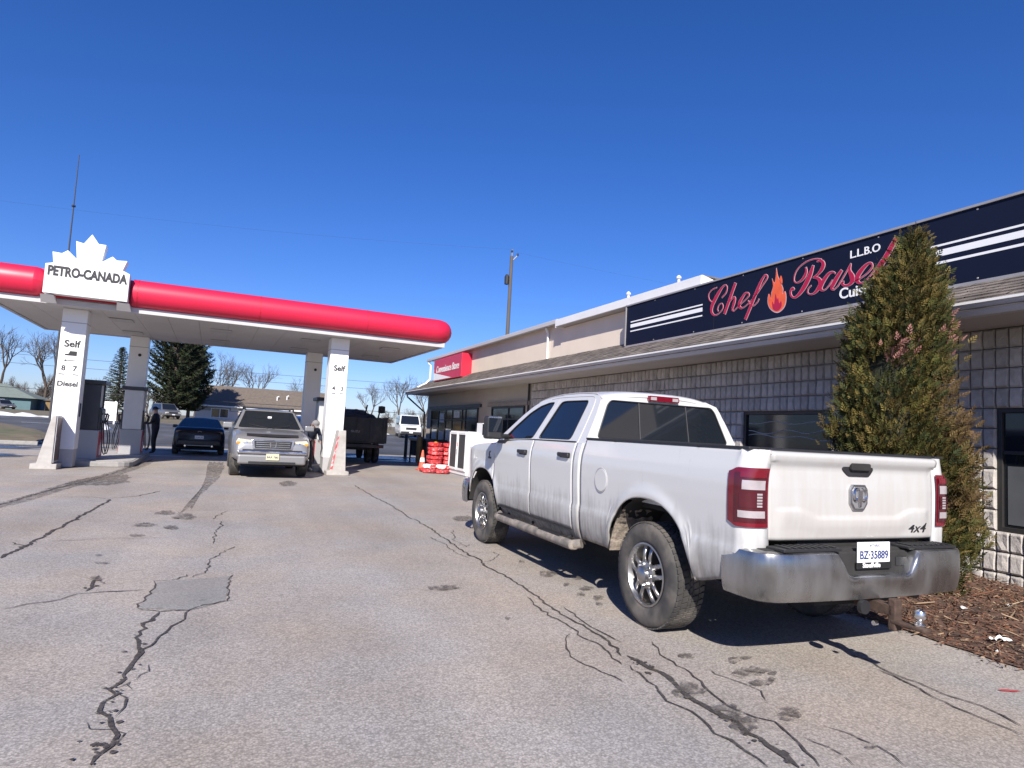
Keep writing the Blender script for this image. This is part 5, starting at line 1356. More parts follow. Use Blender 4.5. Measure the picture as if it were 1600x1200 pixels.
# wheels
def wheel(x, y, s, parent, R_=.41, wd=.275, rim=.245, nsp=5, name='wheel'):
    w = bpy.data.objects.new(name, None); col.objects.link(w); w.parent = parent; w.location = (x, y, R_); w.empty_display_size = .1
    h = wd/2
    prof = [(rim-.01,h-.03),(rim+.004,h-.012),(rim+.03,h-.002),(R_*.80,h+.004),(R_*.92,h-.004),(R_*.965,h-.022),(R_*.985,h-.045),(R_*.985,-h+.045),(R_*.965,-h+.022),(R_*.92,-h+.004),(rim+.03,-h),(rim,-h+.02)]
    MB().lathe([(r, s*k) for r, k in prof], 'X', n=48).build('tyre', K['rubber'], w, smooth=True, ang=60)
    tr = MB()
    N = 52
    for row, (xa, xb, ph) in enumerate(((-.118,-.075,0),(-.066,-.018,.4),(-.010,.012,.1),(.020,.068,.6),(.077,.118,.2))):
        for k in range(N):
            a0 = 2*PI*(k+ph)/N; a1 = a0 + 2*PI/N*.74
            vs = []
            for (rr) in (R_*.975, R_*1.0):
                for (a, xx) in ((a0,xa),(a1,xa),(a1+.03,xb),(a0+.03,xb)):
                    vs.append((xx*s, rr*math.cos(a), rr*math.sin(a)))
            tr.add(vs, [(4,5,6,7),(0,1,5,4),(1,2,6,5),(2,3,7,6),(3,0,4,7)])
    tr.build('tread', K['rubber'], w)
    ro_ = MB().lathe([(rim-.012,s*-.05),(rim-.008,s*(h-.03)),(rim+.002,s*(h-.006)),(rim-.012,s*(h-.004)),(rim-.02,s*(h-.02)),(rim-.03,s*(h-.05)),(rim-.045,s*.0)], 'X', n=40).build('rim', K['alloy'], w, smooth=True, ang=40)
    MB().lathe([(.001,0),(rim-.02,0)], 'X', (s*.0,0,0), 32).build('brake_disc', K['liner'], w)
    for k in range(nsp):
        a = 2*PI*(k+.25)/nsp
        sp = MB()
        for dd in (-1, 1):
            vs = []
            for (r0, wid, xo) in ((.085,.030,h-.012),(.16,.024,h-.02),(rim-.018,.032,h-.035)):
                for (q, dx) in ((-wid,-.012),(-wid*.6,0),(wid*.6,0),(wid,-.012)):
                    aa = dd*.034*(1+ (r0-.085)*2.2)
                    yy_, zz_ = r0, q*.8+aa
                    vs.append((s*(xo+dx), yy_*math.cos(a)-zz_*math.sin(a), yy_*math.sin(a)+zz_*math.cos(a)))
            sp.add(vs, [(i*4+j, i*4+j+1, (i+1)*4+j+1, (i+1)*4+j) for i in range(2) for j in range(3)])
        so = sp.build('spoke', K['alloy'], w, smooth=True); solid(so, .02)
    hb = MB().lathe([(.001,s*(h+.045)),(.035,s*(h+.044)),(.058,s*(h+.03)),(.062,s*(h-.0)),(.105,s*(h-.006)),(.108,s*(h-.03))], 'X', n=28).build('hub', K['alloy'], w, smooth=True, ang=35)
    for k in range(8):
        a = 2*PI*k/8
        MB().lathe([(.001,s*(h+.018)),(.011,s*(h+.016)),(.013,s*(h-.005))], 'X', (0,.082*math.cos(a),.082*math.sin(a)), 6).build('wheel_nut', K['chrome'], hb)
    return w
for s in (-1, 1):
    for yy in (.05, 3.80):
        wheel(s*.842, yy, s, trk)

# ============================================================ OTHER VEHICLES
K['silver_paint'] = paint_mat('silver_car_paint', (.27,.27,.275), (.17,.155,.14), .25, .85, .5, metal=.4, rough=.36)
K['black_paint'] = paint_mat('black_car_paint', (.010,.010,.012), (.045,.042,.04), .2, .7, .5, coat=.12)
K['blue_paint'] = paint_mat('blue_car_paint', (.015,.03,.11), (.08,.07,.06), .2, .7, .5)
K['van_white'] = paint_mat('white_van_paint', (.72,.73,.70), (.35,.32,.28), .3, .9, .6)
K['grey_paint'] = paint_mat('grey_car_paint', (.10,.10,.11), (.12,.11,.10), .2, .7, .5)
K['head_lens'] = M('headlamp_lens', (.55,.53,.42), .12, var=.2, vs=12, coat=.6)
K['amber'] = M('amber_lens', (.75,.28,.03), .2, var=.1)
K['plate_cream'] = M('plate_cream', (.72,.66,.38), .5, var=.1)

def half_ring(w, zb, zt, crown, wt):
    """half section (x >= 0) from bottom centre over the side to top centre"""
    zm = lerp(zb, zt, .5)
    return [(0,zb),(w*.55,zb),(w*.88,zb+.01),(w*.965,zb+.07),(w,lerp(zb,zt,.28)),(w*1.0,zm),(w*.985,lerp(zb,zt,.75)),(w*.955,zt-.06),(w*.90,zt-.012),(wt*.80,zt+crown*.35),(wt*.5,zt+crown*.8),(0,zt+crown)]
def loft(stations, name, mat, parent):
    vs = []; rings = []
    for (y, w, zb, zt, cr) in stations:
        h = half_ring(w, zb, zt, cr, w)
        full = [(x, z) for x, z in h] + [(-x, z) for x, z in reversed(h[1:-1])]
        rings.append(len(full)); vs += [(x, y, z) for x, z in full]
    m = rings[0]; n = len(stations)
    fs = [(i*m+k, i*m+(k+1)%m, (i+1)*m+(k+1)%m, (i+1)*m+k) for i in range(n-1) for k in range(m)]
    fs += [tuple(range(m)), tuple((n-1)*m+k for k in range(m))]
    mb = MB(); mb.add(vs, fs)
    return mb.build(name, mat, parent, smooth=True, ang=32)
def dense(st, k=4):
    """resample a list of stations smoothly"""
    out = []
    ys_ = [q[0] for q in st]
    for i in range(len(st)-1):
        for j in range(k):
            y = lerp(ys_[i], ys_[i+1], j/k)
            out.append((y,) + tuple(smooth_interp([(q[0], q[c]) for q in st], y) for c in range(1, 5)))
    out.append(st[-1]); return out
def cyl_cut(y, r, zc):
    mb = MB(); mb.lathe([(r,-1.3),(r,1.3)], 'X', (0,y,zc), 28, cap=True); return mb.build('cutter', K['dark'])
def simple_wheel(parent, x, y, r, s, rim='alloy', wd=.21):
    w = bpy.data.objects.new('wheel', None); col.objects.link(w); w.parent = parent; w.location = (x, y, r)
    h = wd/2
    MB().lathe([(r*.62,s*(h-.02)),(r*.66,s*h),(r*.9,s*h),(r,s*(h-.03)),(r,s*-(h-.03)),(r*.9,-s*h),(r*.6,-s*h)], 'X', n=28).build('tyre', K['rubber'], w, smooth=True, ang=50)
    MB().lathe([(.001,s*(h-.02)),(r*.18,s*(h-.018)),(r*.2,s*(h-.05)),(r*.5,s*(h-.055)),(r*.56,s*(h-.02)),(r*.63,s*(h-.01)),(r*.63,-s*h)], 'X', n=28).build('rim', K[rim], w, smooth=True, ang=40)
    for k in range(5):
        a = 2*PI*k/5
        c, si = math.cos(a), math.sin(a)
        vs = [(s*(h-.02), yy*c-zz*si, yy*si+zz*c) for yy, zz in ((r*.15,-r*.07),(r*.58,-r*.09),(r*.58,r*.09),(r*.15,r*.07))] + [(s*(h-.05), yy*c-zz*si, yy*si+zz*c) for yy, zz in ((r*.15,-r*.07),(r*.58,-r*.09),(r*.58,r*.09),(r*.15,r*.07))]
        MB().add(vs, [(0,1,2,3),(0,4,5,1),(2,6,7,3),(1,5,6,2)]).build('spoke', K[rim], w)
    return w
def greenhouse(parent, mat, base, top, glass='glass_car', pillars=(), inset=.05, roof_h=.05):
    """base: (y_rear, y_front, half width, z); top likewise. Returns the roof part; windows are its children"""
    yr, yf, wb, zb = base; tr_, tf, wt, zt = top
    N = 8
    def fn(u, v):
        a = [(-1,-1),(1,-1),(1,1),(-1,1)]
    m = MB()
    B = [(-wb,yr,zb),(wb,yr,zb),(wb,yf,zb),(-wb,yf,zb)]; T = [(-wt,tr_,zt),(wt,tr_,zt),(wt,tf,zt),(-wt,tf,zt)]
    # walls
    for i in range(4):
        j = (i+1) % 4
        m.add([B[i],B[j],T[j],T[i]], [(0,1,2,3)])
    m.grid(lambda u, v: (lerp(-wt,wt,u), lerp(tr_,tf,v), zt + roof_h*(1-abs(2*u-1)**2.5)*(1-abs(2*v-1)**4)), 12, 10)
    ro_ = m.build('roof', mat, parent, smooth=True, ang=25, weld=True, bevel=.03)
    def win(i, u0, u1, v0, v1, name):
        j = (i+1) % 4
        b0, b1, t0, t1 = Vector(B[i]), Vector(B[j]), Vector(T[i]), Vector(T[j])
        def P(u, v): return b0.lerp(b1, u).lerp(t0.lerp(t1, u), v)
        n = (P(1,0)-P(0,0)).cross(P(0,1)-P(0,0)).normalized()
        pol = round_poly([(u0,v0),(u1,v0),(u1,v1),(u0,v1)], .05)
        q = MB(); q.add([P(u, v)+n*.012 for u, v in pol] + [P(u, v)-n*.01 for u, v in pol], [tuple(range(len(pol)))] + [(a, (a+1) % len(pol), len(pol)+(a+1) % len(pol), len(pol)+a) for a in range(len(pol))])
        return q.build(name, K[glass], ro_)
    win(0, .06, .94, .10, .92, 'rear_window'); win(2, .05, .95, .06, .94, 'windscreen')
    for side in (1, 3):
        ps = [.04] + list(pillars) + [.96]
        if side == 3: ps = [1-q for q in reversed(ps)]
        for a, b in zip(ps, ps[1:]): win(side, a+.015, b-.015, .12, .88, 'side_window')
    return ro_
def mirrors(parent, mat, x, y, z, sz=(.10,.09,.14)):
    for s in (-1, 1):
        MB().box(min(s*x,s*(x+sz[0]*2)), max(s*x,s*(x+sz[0]*2)), y-sz[1]/2, y+sz[1]/2, z, z+sz[2]).build('mirror', mat, parent, bevel=.03)

# ---- silver pickup facing the camera
sv = thing('silver_pickup', 'silver crew cab pickup with chrome grille facing out from under the canopy', 'pickup', (.80, 19.62, 0), PI + R(1.5))
st = [(-2.60,.90,.50,1.20,.02),(-2.4,.955,.45,1.24,.02),(-1.4,.965,.40,1.25,.02),(0,.97,.38,1.23,.02),(.95,.965,.38,1.20,.03),(1.6,.96,.40,1.145,.045),(2.15,.94,.42,1.08,.05),(2.42,.90,.42,1.00,.045),(2.56,.86,.44,.90,.03),(2.62,.82,.46,.80,.01)]
bo = loft(dense(st, 3), 'body', K['silver_paint'], sv)
apply_boolean(bo, [cyl_cut(1.62, .43, .37), cyl_cut(-1.48, .43, .37)])
MB().box(-.85, .85, -2.3, 2.3, .30, .42).build('underbody', K['liner'], sv)
rf_ = greenhouse(sv, K['silver_paint'], (-1.30, 1.12, .90, 1.20), (-.72, .28, .68, 1.72), pillars=(.33,.66))
for s in (-1, 1):
    for y in (1.62, -1.48): simple_wheel(sv, s*.83, y, .37, s, wd=.24)
    MB().tube(catmull([(s*.64,.35,1.74),(s*.655,.15,1.80),(s*.66,-.3,1.815),(s*.655,-.7,1.79),(s*.65,-.85,1.74)], 4), .022, 7).build('roof_rail', K['dark'], rf_, smooth=True)
    hl = MB().prism(round_poly([(s*.50,.755),(s*.80,.80),(s*.865,.89),(s*.81,.975),(s*.49,.945)], .03), 'Y', 2.40, 2.575).build('headlamp', K['head_lens'], sv, bevel=.015)
    MB().box(min(s*.76,s*.845), max(s*.76,s*.845), 2.48, 2.585, .84, .90).build('indicator_lens', K['amber'], hl, bevel=.01)
    MB().lathe([(.001,.02),(.055,.015),(.06,0)], 'Y', (s*.62, 2.567, .85), 14).build('reflector_bowl', K['chrome'], hl)
    MB().box(min(s*.60,s*.80), max(s*.60,s*.80), 2.57, 2.645, .44, .51).build('fog_lamp_slot', K['dark'], sv)
for yy in (-.55, .15): MB().tube([(-.65,yy,1.79),(.65,yy,1.79)], .018, 6).build('cross_bar', K['dark'], rf_)
MB().box(-.80, .80, 2.50, 2.685, .36, .60).build('bumper', K['silver_paint'], sv, bevel=.05, seg=3)
MB().box(-.82, .82, 2.54, 2.695, .612, .69).build('bumper_bar', K['chrome'], sv, bevel=.03)
MB().box(-.70, .70, 2.56, 2.66, .69, .722).build('intake_slot', K['dark'], sv)
MB().box(-.55, .55, 2.60, 2.70, .375, .43).build('lower_intake', K['dark'], sv)
gr = MB().prism(round_poly([(-.47,.725),(.47,.725),(.51,.965),(-.51,.965)], .03), 'Y', 2.54, 2.63).build('grille', K['chrome'], sv, bevel=.012)
MB().prism(round_poly([(-.42,.755),(.42,.755),(.45,.935),(-.45,.935)], .02), 'Y', 2.628, 2.634).build('grille_mesh', K['dark'], gr)
for k in range(3): MB().box(-.40, .40, 2.634, 2.642, 0.785+k*.052, .803+k*.052).build('grille_bar', K['chrome'], gr)
for s in (-1, 1): MB().prism([(s*.045,.775),(s*.07,.775),(s*.085,.915),(s*.055,.915)], 'Y', 2.642, 2.652).build('emblem', K['chrome'], gr)
MB().box(-.05, .05, 2.642, 2.652, .832, .852).build('emblem', K['chrome'], gr)
pl_ = MB().box(-.15, .15, 2.70, 2.712, .47, .62).build('licence_plate', K['plate_cream'], sv, bevel=.004)
text_on('lettering', 'BRR 780', .075, K['plate_blue'], pl_, (0, 2.713, .515), (-1,0,0), (0,0,1), depth=.001, bold=.002)
bgd = MB(); bgd.grid(lambda u, v: (lerp(-.62,.62,u), lerp(2.36,2.50,v)-.10*abs(2*u-1)**2, lerp(1.105,1.045,v)), 12, 3)
bgd.build('bug_deflector', K['dark'], sv)
for s in (-1, 1):
    wv = MB().tube([(s*.06,1.10,1.245),(s*.52,.98,1.33)], .008, 5).build('wiper', K['dark'], sv)
MB().box(-.05, .05, .62, .64, 1.50, 1.56).build('toll_tag', K['white_print'], sv)
MB().box(-.045, .045, .70, .72, 1.40, 1.45).build('toll_tag', K['white_print'], sv)
mirrors(sv, K['silver_paint'], .93, .92, 1.20, (.12,.10,.15))

# ---- black car, rear towards the camera
bc = thing('black_car', 'low black two-door car with its boot towards the camera in the canopy shade', 'car', (-1.33, 28.55, 0), R(2))
st = [(-2.22,.70,.42,.80,.02),(-2.12,.83,.34,.96,.02),(-1.9,.875,.28,1.03,.02),(-1.2,.90,.25,1.02,.02),(0,.905,.24,.98,.02),(.9,.90,.24,.96,.03),(1.6,.88,.26,.88,.04),(2.05,.82,.30,.76,.03),(2.2,.70,.36,.62,.02)]
bo = loft(dense(st, 3), 'body', K['black_paint'], bc)
apply_boolean(bo, [cyl_cut(1.4, .37, .32), cyl_cut(-1.32, .37, .32)])
MB().box(-.78, .78, -1.9, 1.9, .20, .30).build('underbody', K['liner'], bc)
rf_ = greenhouse(bc, K['black_paint'], (-1.75, .95, .80, .99), (-.75, .10, .60, 1.36), pillars=(.45,))
for s in (-1, 1):
    for y in (1.4, -1.32): simple_wheel(bc, s*.79, y, .32, s)
    MB().prism(round_poly([(s*.42,.80),(s*.80,.82),(s*.78,.92),(s*.44,.90)], .03), 'Y', -2.17, -2.0).build('tail_lamp', K['lens_deep'], bc, bevel=.01)
    MB().tube([(s*.45,-2.26,.36),(s*.45,-2.0,.36)], .035, 8).build('exhaust_tip', K['chrome'], bc)
MB().box(-.74, .74, -2.265, -2.05, .36, .58).build('bumper', K['black_paint'], bc, bevel=.05, seg=3)
MB().box(-.40, .40, -2.27, -2.262, .365, .39).build('bumper_trim', K['metal_grey'], bc)
MB().lathe([(.055,0),(.07,-.006),(.085,0)], 'Y', (0,-2.19,.83), 20).build('emblem', K['chrome'], bc)
pl_ = MB().box(-.15, .15, -2.235, -2.20, .62, .74).build('licence_plate', K['white_print'], bc)
text_on('lettering', 'CLBK 24', .06, K['plate_blue'], pl_, (0, -2.236, .655), (1,0,0), (0,0,1), depth=.001)
mirrors(bc, K['black_paint'], .86, .62, .96, (.09,.09,.12))

# ---- dark dump truck, rear towards the camera
K['dump'] = M('dark_dump_body', (.030,.030,.034), .6, var=.25, vs=4, c2=(.07,.06,.05), c2t=(.5,.75), c2s=2.5)
K['load'] = M('scrap_load', (.035,.034,.035), .95, var=.5, vs=5, bump=.8, bs=14)
dt = thing('dump_truck', 'dark dump truck with heaped load and ribbed tailgate in the canopy shade', 'truck', (4.28, 26.6, 0), R(-2))
MB().box(-1.05, 1.05, -2.1, 2.0, .78, .86).build('bed_floor', K['dump'], dt)
for s in (-1, 1):
    sd = MB().box(min(s*1.0,s*1.06), max(s*1.0,s*1.06), -2.1, 2.0, .86, 1.78).build('side_board', K['dump'], dt)
    for k in range(6): MB().box(min(s*1.06,s*1.12), max(s*1.06,s*1.12), -2.08+k*.8, -2.0+k*.8, .80, 1.80).build('stake', K['dump'], sd)
tg_ = MB().box(-1.04, 1.04, -2.17, -2.11, .84, 1.74).build('tailgate', K['dump'], dt, bevel=.01)
for k in range(5): MB().box(-1.02+k*.49, -.95+k*.49, -2.215, -2.172, .85, 1.73).build('rib', K['dump'], tg_)
for z in (.86, 1.28, 1.68): MB().box(-1.04, 1.04, -2.205, -2.172, z, z+.06).build('rib', K['dump'], tg_)
text_on('lettering', 'ISUZU', .12, K['grey_trim'], tg_, (-.1, -2.222, 1.18), (1,0,0), (0,0,1), depth=.002)
for k in range(4): MB().box(-.92, -.60, -2.235, -2.216, .90+k*.20, 1.04+k*.20).build('step', K['metal_grey'], tg_)
ld = MB(); ld.grid(lambda u, v: (lerp(-.99,.99,u), lerp(-2.08,1.98,v), 1.55 + .52*math.sin(PI*u)**.6*math.sin(PI*v)**.5 + .16*mnoise.noise(Vector((u*6,v*10,3)))), 26, 34)
ld.build('load', K['load'], dt)
for z0 in ((-.55,-1.6,1.9),(.35,-1.2,2.05),(.75,-1.85,1.85)):
    MB().tube([(z0[0],z0[1],z0[2]-.25),(z0[0]+.08,z0[1],z0[2]+.22)], .03, 6).build('load_pole', K['load'], dt)
MB().lathe([(.001,.0),(.14,.03),(.13,.28),(.001,.3)], 'Z', (.92,-1.7,1.95), 10).build('load_bundle', K['load'], dt)
MB().box(-.85, .85, 2.1, 3.6, .6, 2.15).build('cab', K['grey_paint'], dt, bevel=.08, seg=3)
MB().box(-.40, .40, -2.0, 3.4, .52, .76).build('chassis', K['liner'], dt)
MB().box(-1.0, 1.0, -2.20, -2.08, .62, .74).build('rear_bar', K['dump'], dt)
for s in (-1, 1):
    for x in (.62, .90): simple_wheel(dt, s*x, -.9, .40, s, rim='chrome', wd=.22)
    simple_wheel(dt, s*.78, 2.6, .40, s, rim='chrome', wd=.22)
    MB().box(min(s*.75,s*.95), max(s*.75,s*.95), -2.225, -2.20, .64, .72).build('tail_lamp', K['lens_deep'], dt)

# ---- far vehicles
def boxy(name, label, loc, rz, paint, L, w, h, hood, van=False, cat='car', grp=None):
    t = thing(name, label, cat, loc, rz, grp)
    f = L/2
    zt = h*.58 if not van else h*.56
    st = [(-f,w*.9,.42,zt-.06,.01),(-f+.1,w,.34,zt,.02),(0,w,.28,zt,.02),(f-hood,w,.28,zt-.02,.03),(f-.35,w*.97,.30,zt-.12,.04),(f-.08,w*.92,.34,zt-.24,.03),(f,w*.84,.40,zt-.36,.02)]
    b = loft(dense(st, 3), 'body', paint, t)
    apply_boolean(b, [cyl_cut(f-.85, .37, .33), cyl_cut(-f+.9, .37, .33)])
    if van: greenhouse(t, paint, (-f+.02, f-hood+.12, w*.97, zt-.03), (-f+.08, f-hood-.55, w*.84, h-.06), pillars=(.62,))
    else: greenhouse(t, paint, (-f+.15, f-hood+.15, w*.92, zt-.03), (-f+.55, f-hood-.55, w*.74, h-.06), pillars=(.3,.62))
    MB().box(-w*.8, w*.8, -f+.3, f-.3, .22, .34).build('underbody', K['liner'], t)
    for s in (-1, 1):
        for y in (f-.85, -f+.9): simple_wheel(t, s*(w-.11), y, .33, s)
        MB().box(min(s*w*.52,s*w*.84), max(s*w*.52,s*w*.84), f-.12, f-.01, zt-.42, zt-.26).build('headlamp', K['head_lens'], t, bevel=.02)
        MB().box(min(s*w*.62,s*w*.88), max(s*w*.62,s*w*.88), -f-.01, -f+.06, zt-.30, zt-.10).build('tail_lamp', K['lens_deep'], t, bevel=.01)
    MB().box(-w*.48, w*.48, f-.06, f+.015, zt-.46, zt-.24).build('grille', K['dark'], t, bevel=.02)
    MB().box(-w*.88, w*.88, f-.15, f+.06, .38, .56).build('bumper', K['dark'] if van else paint, t, bevel=.04)
    MB().box(-.15, .15, f+.061, f+.07, .42, .52).build('licence_plate', K['white_print'], t)
    mirrors(t, K['dark'], w, f-hood-.1, zt-.02)
    return t
boxy('white_van', 'white cargo van parked beyond the shop corner', (14.3, 57, gz(57)), PI-R(8), K['van_white'], 5.2, .98, 2.05, 1.25, True, 'van')
boxy('dark_suv', 'dark blue sport utility parked behind the silver pickup', (2.75, 30.6, 0), PI/2-R(65), K['blue_paint'], 4.6, .93, 1.75, 1.3, False, 'car')
boxy('parked_suv', 'dark grey car parked by the pine beyond the pumps', (-7.4, 80, gz(80)), PI+R(25), K['grey_paint'], 4.6, .92, 1.7, 1.2, False, 'car')
boxy('house_car', 'dark sedan parked before the teal house', (-32.0, 116, gz(116)-.1), PI+R(40), K['grey_paint'], 4.5, .9, 1.45, 1.3, False, 'car')

# ============================================================ PEOPLE
K['skin'] = M('skin', (.48,.29,.21), .6, var=.08)
K['cloth_dark'] = M('dark_jacket', (.020,.021,.028), .9, var=.2, vs=20)
K['cloth_navy'] = M('navy_jacket', (.030,.036,.060), .9, var=.2, vs=20)
K['cloth_grey'] = M('grey_trousers', (.09,.085,.08), .9, var=.2, vs=20)
K['shoe'] = M('pale_shoe', (.45,.43,.40), .8, var=.2)
def person(label, loc, rz, J, mats, hat=None, scale=1.0):
    """J: joint positions. One skinned body; face regions take cloth or skin by the nearest joint."""
    t = thing('person', label, 'person', loc, rz)
    E = []
    V = []; Rr = []
    def add(p, r): V.append(tuple(Vector(p)*scale)); Rr.append(r*scale); return len(V)-1
    pel = add(J['pelvis'], .15); wa = add(J['waist'], .145); ch = add(J['chest'], .165); nk = add(J['neck'], .062); hb = add(J['head'], .085); ht_ = add(J['crown'], .092)
    E += [(pel,wa),(wa,ch),(ch,nk),(nk,hb),(hb,ht_)]
    for s in ('l', 'r'):
        sh = add(J['sh_'+s], .075); el = add(J['el_'+s], .050); wr = add(J['wr_'+s], .034); pm = add(J['hand_'+s], .038)
        E += [(ch,sh),(sh,el),(el,wr),(wr,pm)]
        hd_ = (Vector(J['hand_'+s]) - Vector(J['wr_'+s])).normalized(); sd = hd_.orthogonal().normalized()
        for k, (o_, ln) in enumerate(((-.03,.075),(-.01,.085),(.01,.08),(.03,.065))):
            a = add(Vector(J['hand_'+s]) + sd*o_ + hd_*.03, .011); b = add(Vector(J['hand_'+s]) + sd*o_*1.1 + hd_*(.03+ln), .009); E += [(pm,a),(a,b)]
        a = add(Vector(J['hand_'+s]) + sd*.05 - hd_*.01, .012); b = add(Vector(J['hand_'+s]) + sd*.075 + hd_*.03, .010); E += [(pm,a),(a,b)]
        hp = add(J['hip_'+s], .105); kn = add(J['kn_'+s], .068); an = add(J['an_'+s], .046); to = add(J['toe_'+s], .042)
        E += [(pel,hp),(hp,kn),(kn,an),(an,to)]
    me = bpy.data.meshes.new('body'); me.from_pydata(V, E, []); 
    o = bpy.data.objects.new('body', me); col.objects.link(o)
    sk = o.modifiers.new('skin', 'SKIN'); sk.use_smooth_shade = True
    for i, v in enumerate(me.skin_vertices[0].data):
        v.radius = (Rr[i], Rr[i]); v.use_root = (i == pel)
    su = o.modifiers.new('sub', 'SUBSURF'); su.levels = 1; su.render_levels = 1
    bpy.context.view_layer.update()
    me2 = bpy.data.meshes.new_from_object(o.evaluated_get(bpy.context.evaluated_depsgraph_get()))
    o.modifiers.clear(); o.data = me2; me2.name = 'body'
    me2.materials.clear()
    for m in mats: me2.materials.append(m)     # skin, top, trousers, shoes
    def region(c):
        best = None
        segs = [('neck','crown',0),('pelvis','chest',1),('chest','neck',1)]
        for s in ('l','r'): segs += [('sh_'+s,'wr_'+s,1),('wr_'+s,'hand_'+s,0),('sh_'+s,'el_'+s,1),('el_'+s,'wr_'+s,1),('hip_'+s,'kn_'+s,2),('kn_'+s,'an_'+s,2),('an_'+s,'toe_'+s,3)]
        for a, b, r in segs:
            A, B = Vector(J[a])*scale, Vector(J[b])*scale; d = B-A; tt = max(0, min(1, (c-A).dot(d)/max(d.length_squared, 1e-9)))
            q = (c-(A+d*tt)).length
            if best is None or q < best[0]: best = (q, r)
        return best[1]
    for p in me2.polygons: p.material_index = region(p.center); p.use_smooth = True
    o.parent = t
    # face: nose, ears, eyes; hair or cap
    hc = (Vector(J['head'])*.5 + Vector(J['crown'])*.5)*scale; f = Vector(J.get('face', (0,1,0))).normalized(); u = (Vector(J['crown'])-Vector(J['neck'])).normalized(); r_ = f.cross(u).normalized()
    MB().tube([hc+f*.085*scale+u*.01, hc+f*.118*scale-u*.025, hc+f*.092*scale-u*.035], [.009,.015,.010], 6).build('nose', mats[0], o, smooth=True)
    for s in (-1, 1):
        MB().lathe([(.001,-.02),(.022,-.01),(.026,.01),(.001,.02)], 'Z', tuple(hc+r_*s*.098*scale-u*.01), 8).build('ear', mats[0], o, smooth=True)
        MB().lathe([(.001,-.009),(.008,-.004),(.008,.004),(.001,.009)], 'Z', tuple(hc+f*.092*scale+r_*s*.034*scale+u*.012), 8).build('eye', K['dark'], o)
    MB().tube([hc+f*.092*scale-u*.062-r_*.022, hc+f*.098*scale-u*.064, hc+f*.092*scale-u*.062+r_*.022], .005, 5).build('mouth', K['bag_red'], o)
    cap = MB()
    cap.grid(lambda a, b: tuple(hc + u*(.022+.122*math.sin(b*PI/2))*scale + (f*math.cos(a*2*PI)+r_*math.sin(a*2*PI))*.112*math.cos(b*PI/2)*scale), 16, 6)
    if hat:
        co = cap.build('cap', hat, o, smooth=True)
        br = MB(); br.grid(lambda a, b: tuple(hc + u*.035*scale + f*(.09+.10*b)*scale*1.0 + r_*(a*2-1)*.075*(1-.35*b*b)*scale - u*.02*b), 6, 4)
        br.build('cap_brim', hat, co)
    else:
        cap.build('hair', K['dark'], o, smooth=True)
    return t
stand = dict(pelvis=(0,0,.95), waist=(0,.01,1.10), chest=(0,.02,1.32), neck=(0,.03,1.50), head=(0,.05,1.57), crown=(0,.06,1.68),
    sh_l=(-.19,.02,1.40), el_l=(-.24,.10,1.14), wr_l=(-.20,.34,1.12), hand_l=(-.19,.42,1.12), sh_r=(.19,.02,1.40), el_r=(.25,.0,1.12), wr_r=(.24,.10,.90), hand_r=(.24,.12,.82),
    hip_l=(-.09,0,.90), kn_l=(-.10,.03,.50), an_l=(-.10,-.01,.09), toe_l=(-.11,.14,.04), hip_r=(.09,0,.90), kn_r=(.11,.04,.50), an_r=(.12,.0,.09), toe_r=(.13,.15,.04), face=(0,1,-.1))
person('person in dark jacket and trousers standing at the pump beside the black car', (-2.72, 26.5, 0), R(80), stand, [K['skin'], K['cloth_dark'], K['cloth_dark'], K['dark']], None, .98)
bend = dict(pelvis=(0,-.12,.88), waist=(0,-.02,1.02), chest=(0,.16,1.20), neck=(0,.30,1.33), head=(0,.37,1.37), crown=(0,.44,1.46),
    sh_l=(-.19,.18,1.24), el_l=(-.22,.32,1.00), wr_l=(-.12,.50,.92), hand_l=(-.10,.57,.90), sh_r=(.19,.18,1.24), el_r=(.22,.34,1.02), wr_r=(.13,.52,.95), hand_r=(.11,.59,.93),
    hip_l=(-.09,-.12,.84), kn_l=(-.10,.02,.47), an_l=(-.10,-.04,.09), toe_l=(-.11,.11,.04), hip_r=(.09,-.12,.84), kn_r=(.13,.10,.48), an_r=(.14,.08,.09), toe_r=(.15,.23,.04), face=(0,.8,-.6))
K['cap_grey'] = M('grey_cap', (.20,.19,.19), .9, var=.15)
person('person in navy jacket and grey cap bending to fuel the silver pickup', (2.0, 19.80, 0), -R(165), bend, [K['skin'], K['cloth_navy'], K['cloth_grey'], K['shoe']], K['cap_grey'], 1.0)

# ============================================================ CEDAR BY THE WALL
K['cedar_leaf'] = foliage_mat('cedar_spray', .8)
K['needle'] = foliage_mat('conifer_needles', .85)
K['bark'] = M('brown_bark', (.085,.065,.05), .95, var=.3, vs=12, bump=.8, bs=20)
K['twig'] = M('bare_twigs', (.085,.070,.060), .95, var=.25, vs=3)
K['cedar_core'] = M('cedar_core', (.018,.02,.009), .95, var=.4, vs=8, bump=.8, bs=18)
def cedar_r(z): return smooth_interp([(0,.40),(.3,.56),(.7,.74),(1.1,.84),(1.5,.85),(1.8,.82),(2.2,.76),(2.58,.64),(2.95,.54),(3.3,.40),(3.5,.25),(3.85,.04)], z)
def cedar_c(z): return Vector((smooth_interp([(0,6.70),(.5,6.58),(1.1,6.37),(1.5,6.20),(1.8,6.09),(2.2,6.07),(2.58,6.15),(2.95,6.27),(3.3,6.36),(3.85,6.45)], z), 4.4, z))
ced = thing_w('cedar_tree', 'tall conical cedar with browning olive foliage between the pickup and the block wall', 'tree', (6.7, 4.4, 0))
MB().tube([(6.72,4.4,.0),(6.66,4.4,.5),(6.35,4.4,1.5),(6.25,4.4,2.5),(6.45,4.4,3.7)], [.09,.085,.07,.045,.01], 10).build('trunk', K['bark'], ced, smooth=True)
cm = MB()
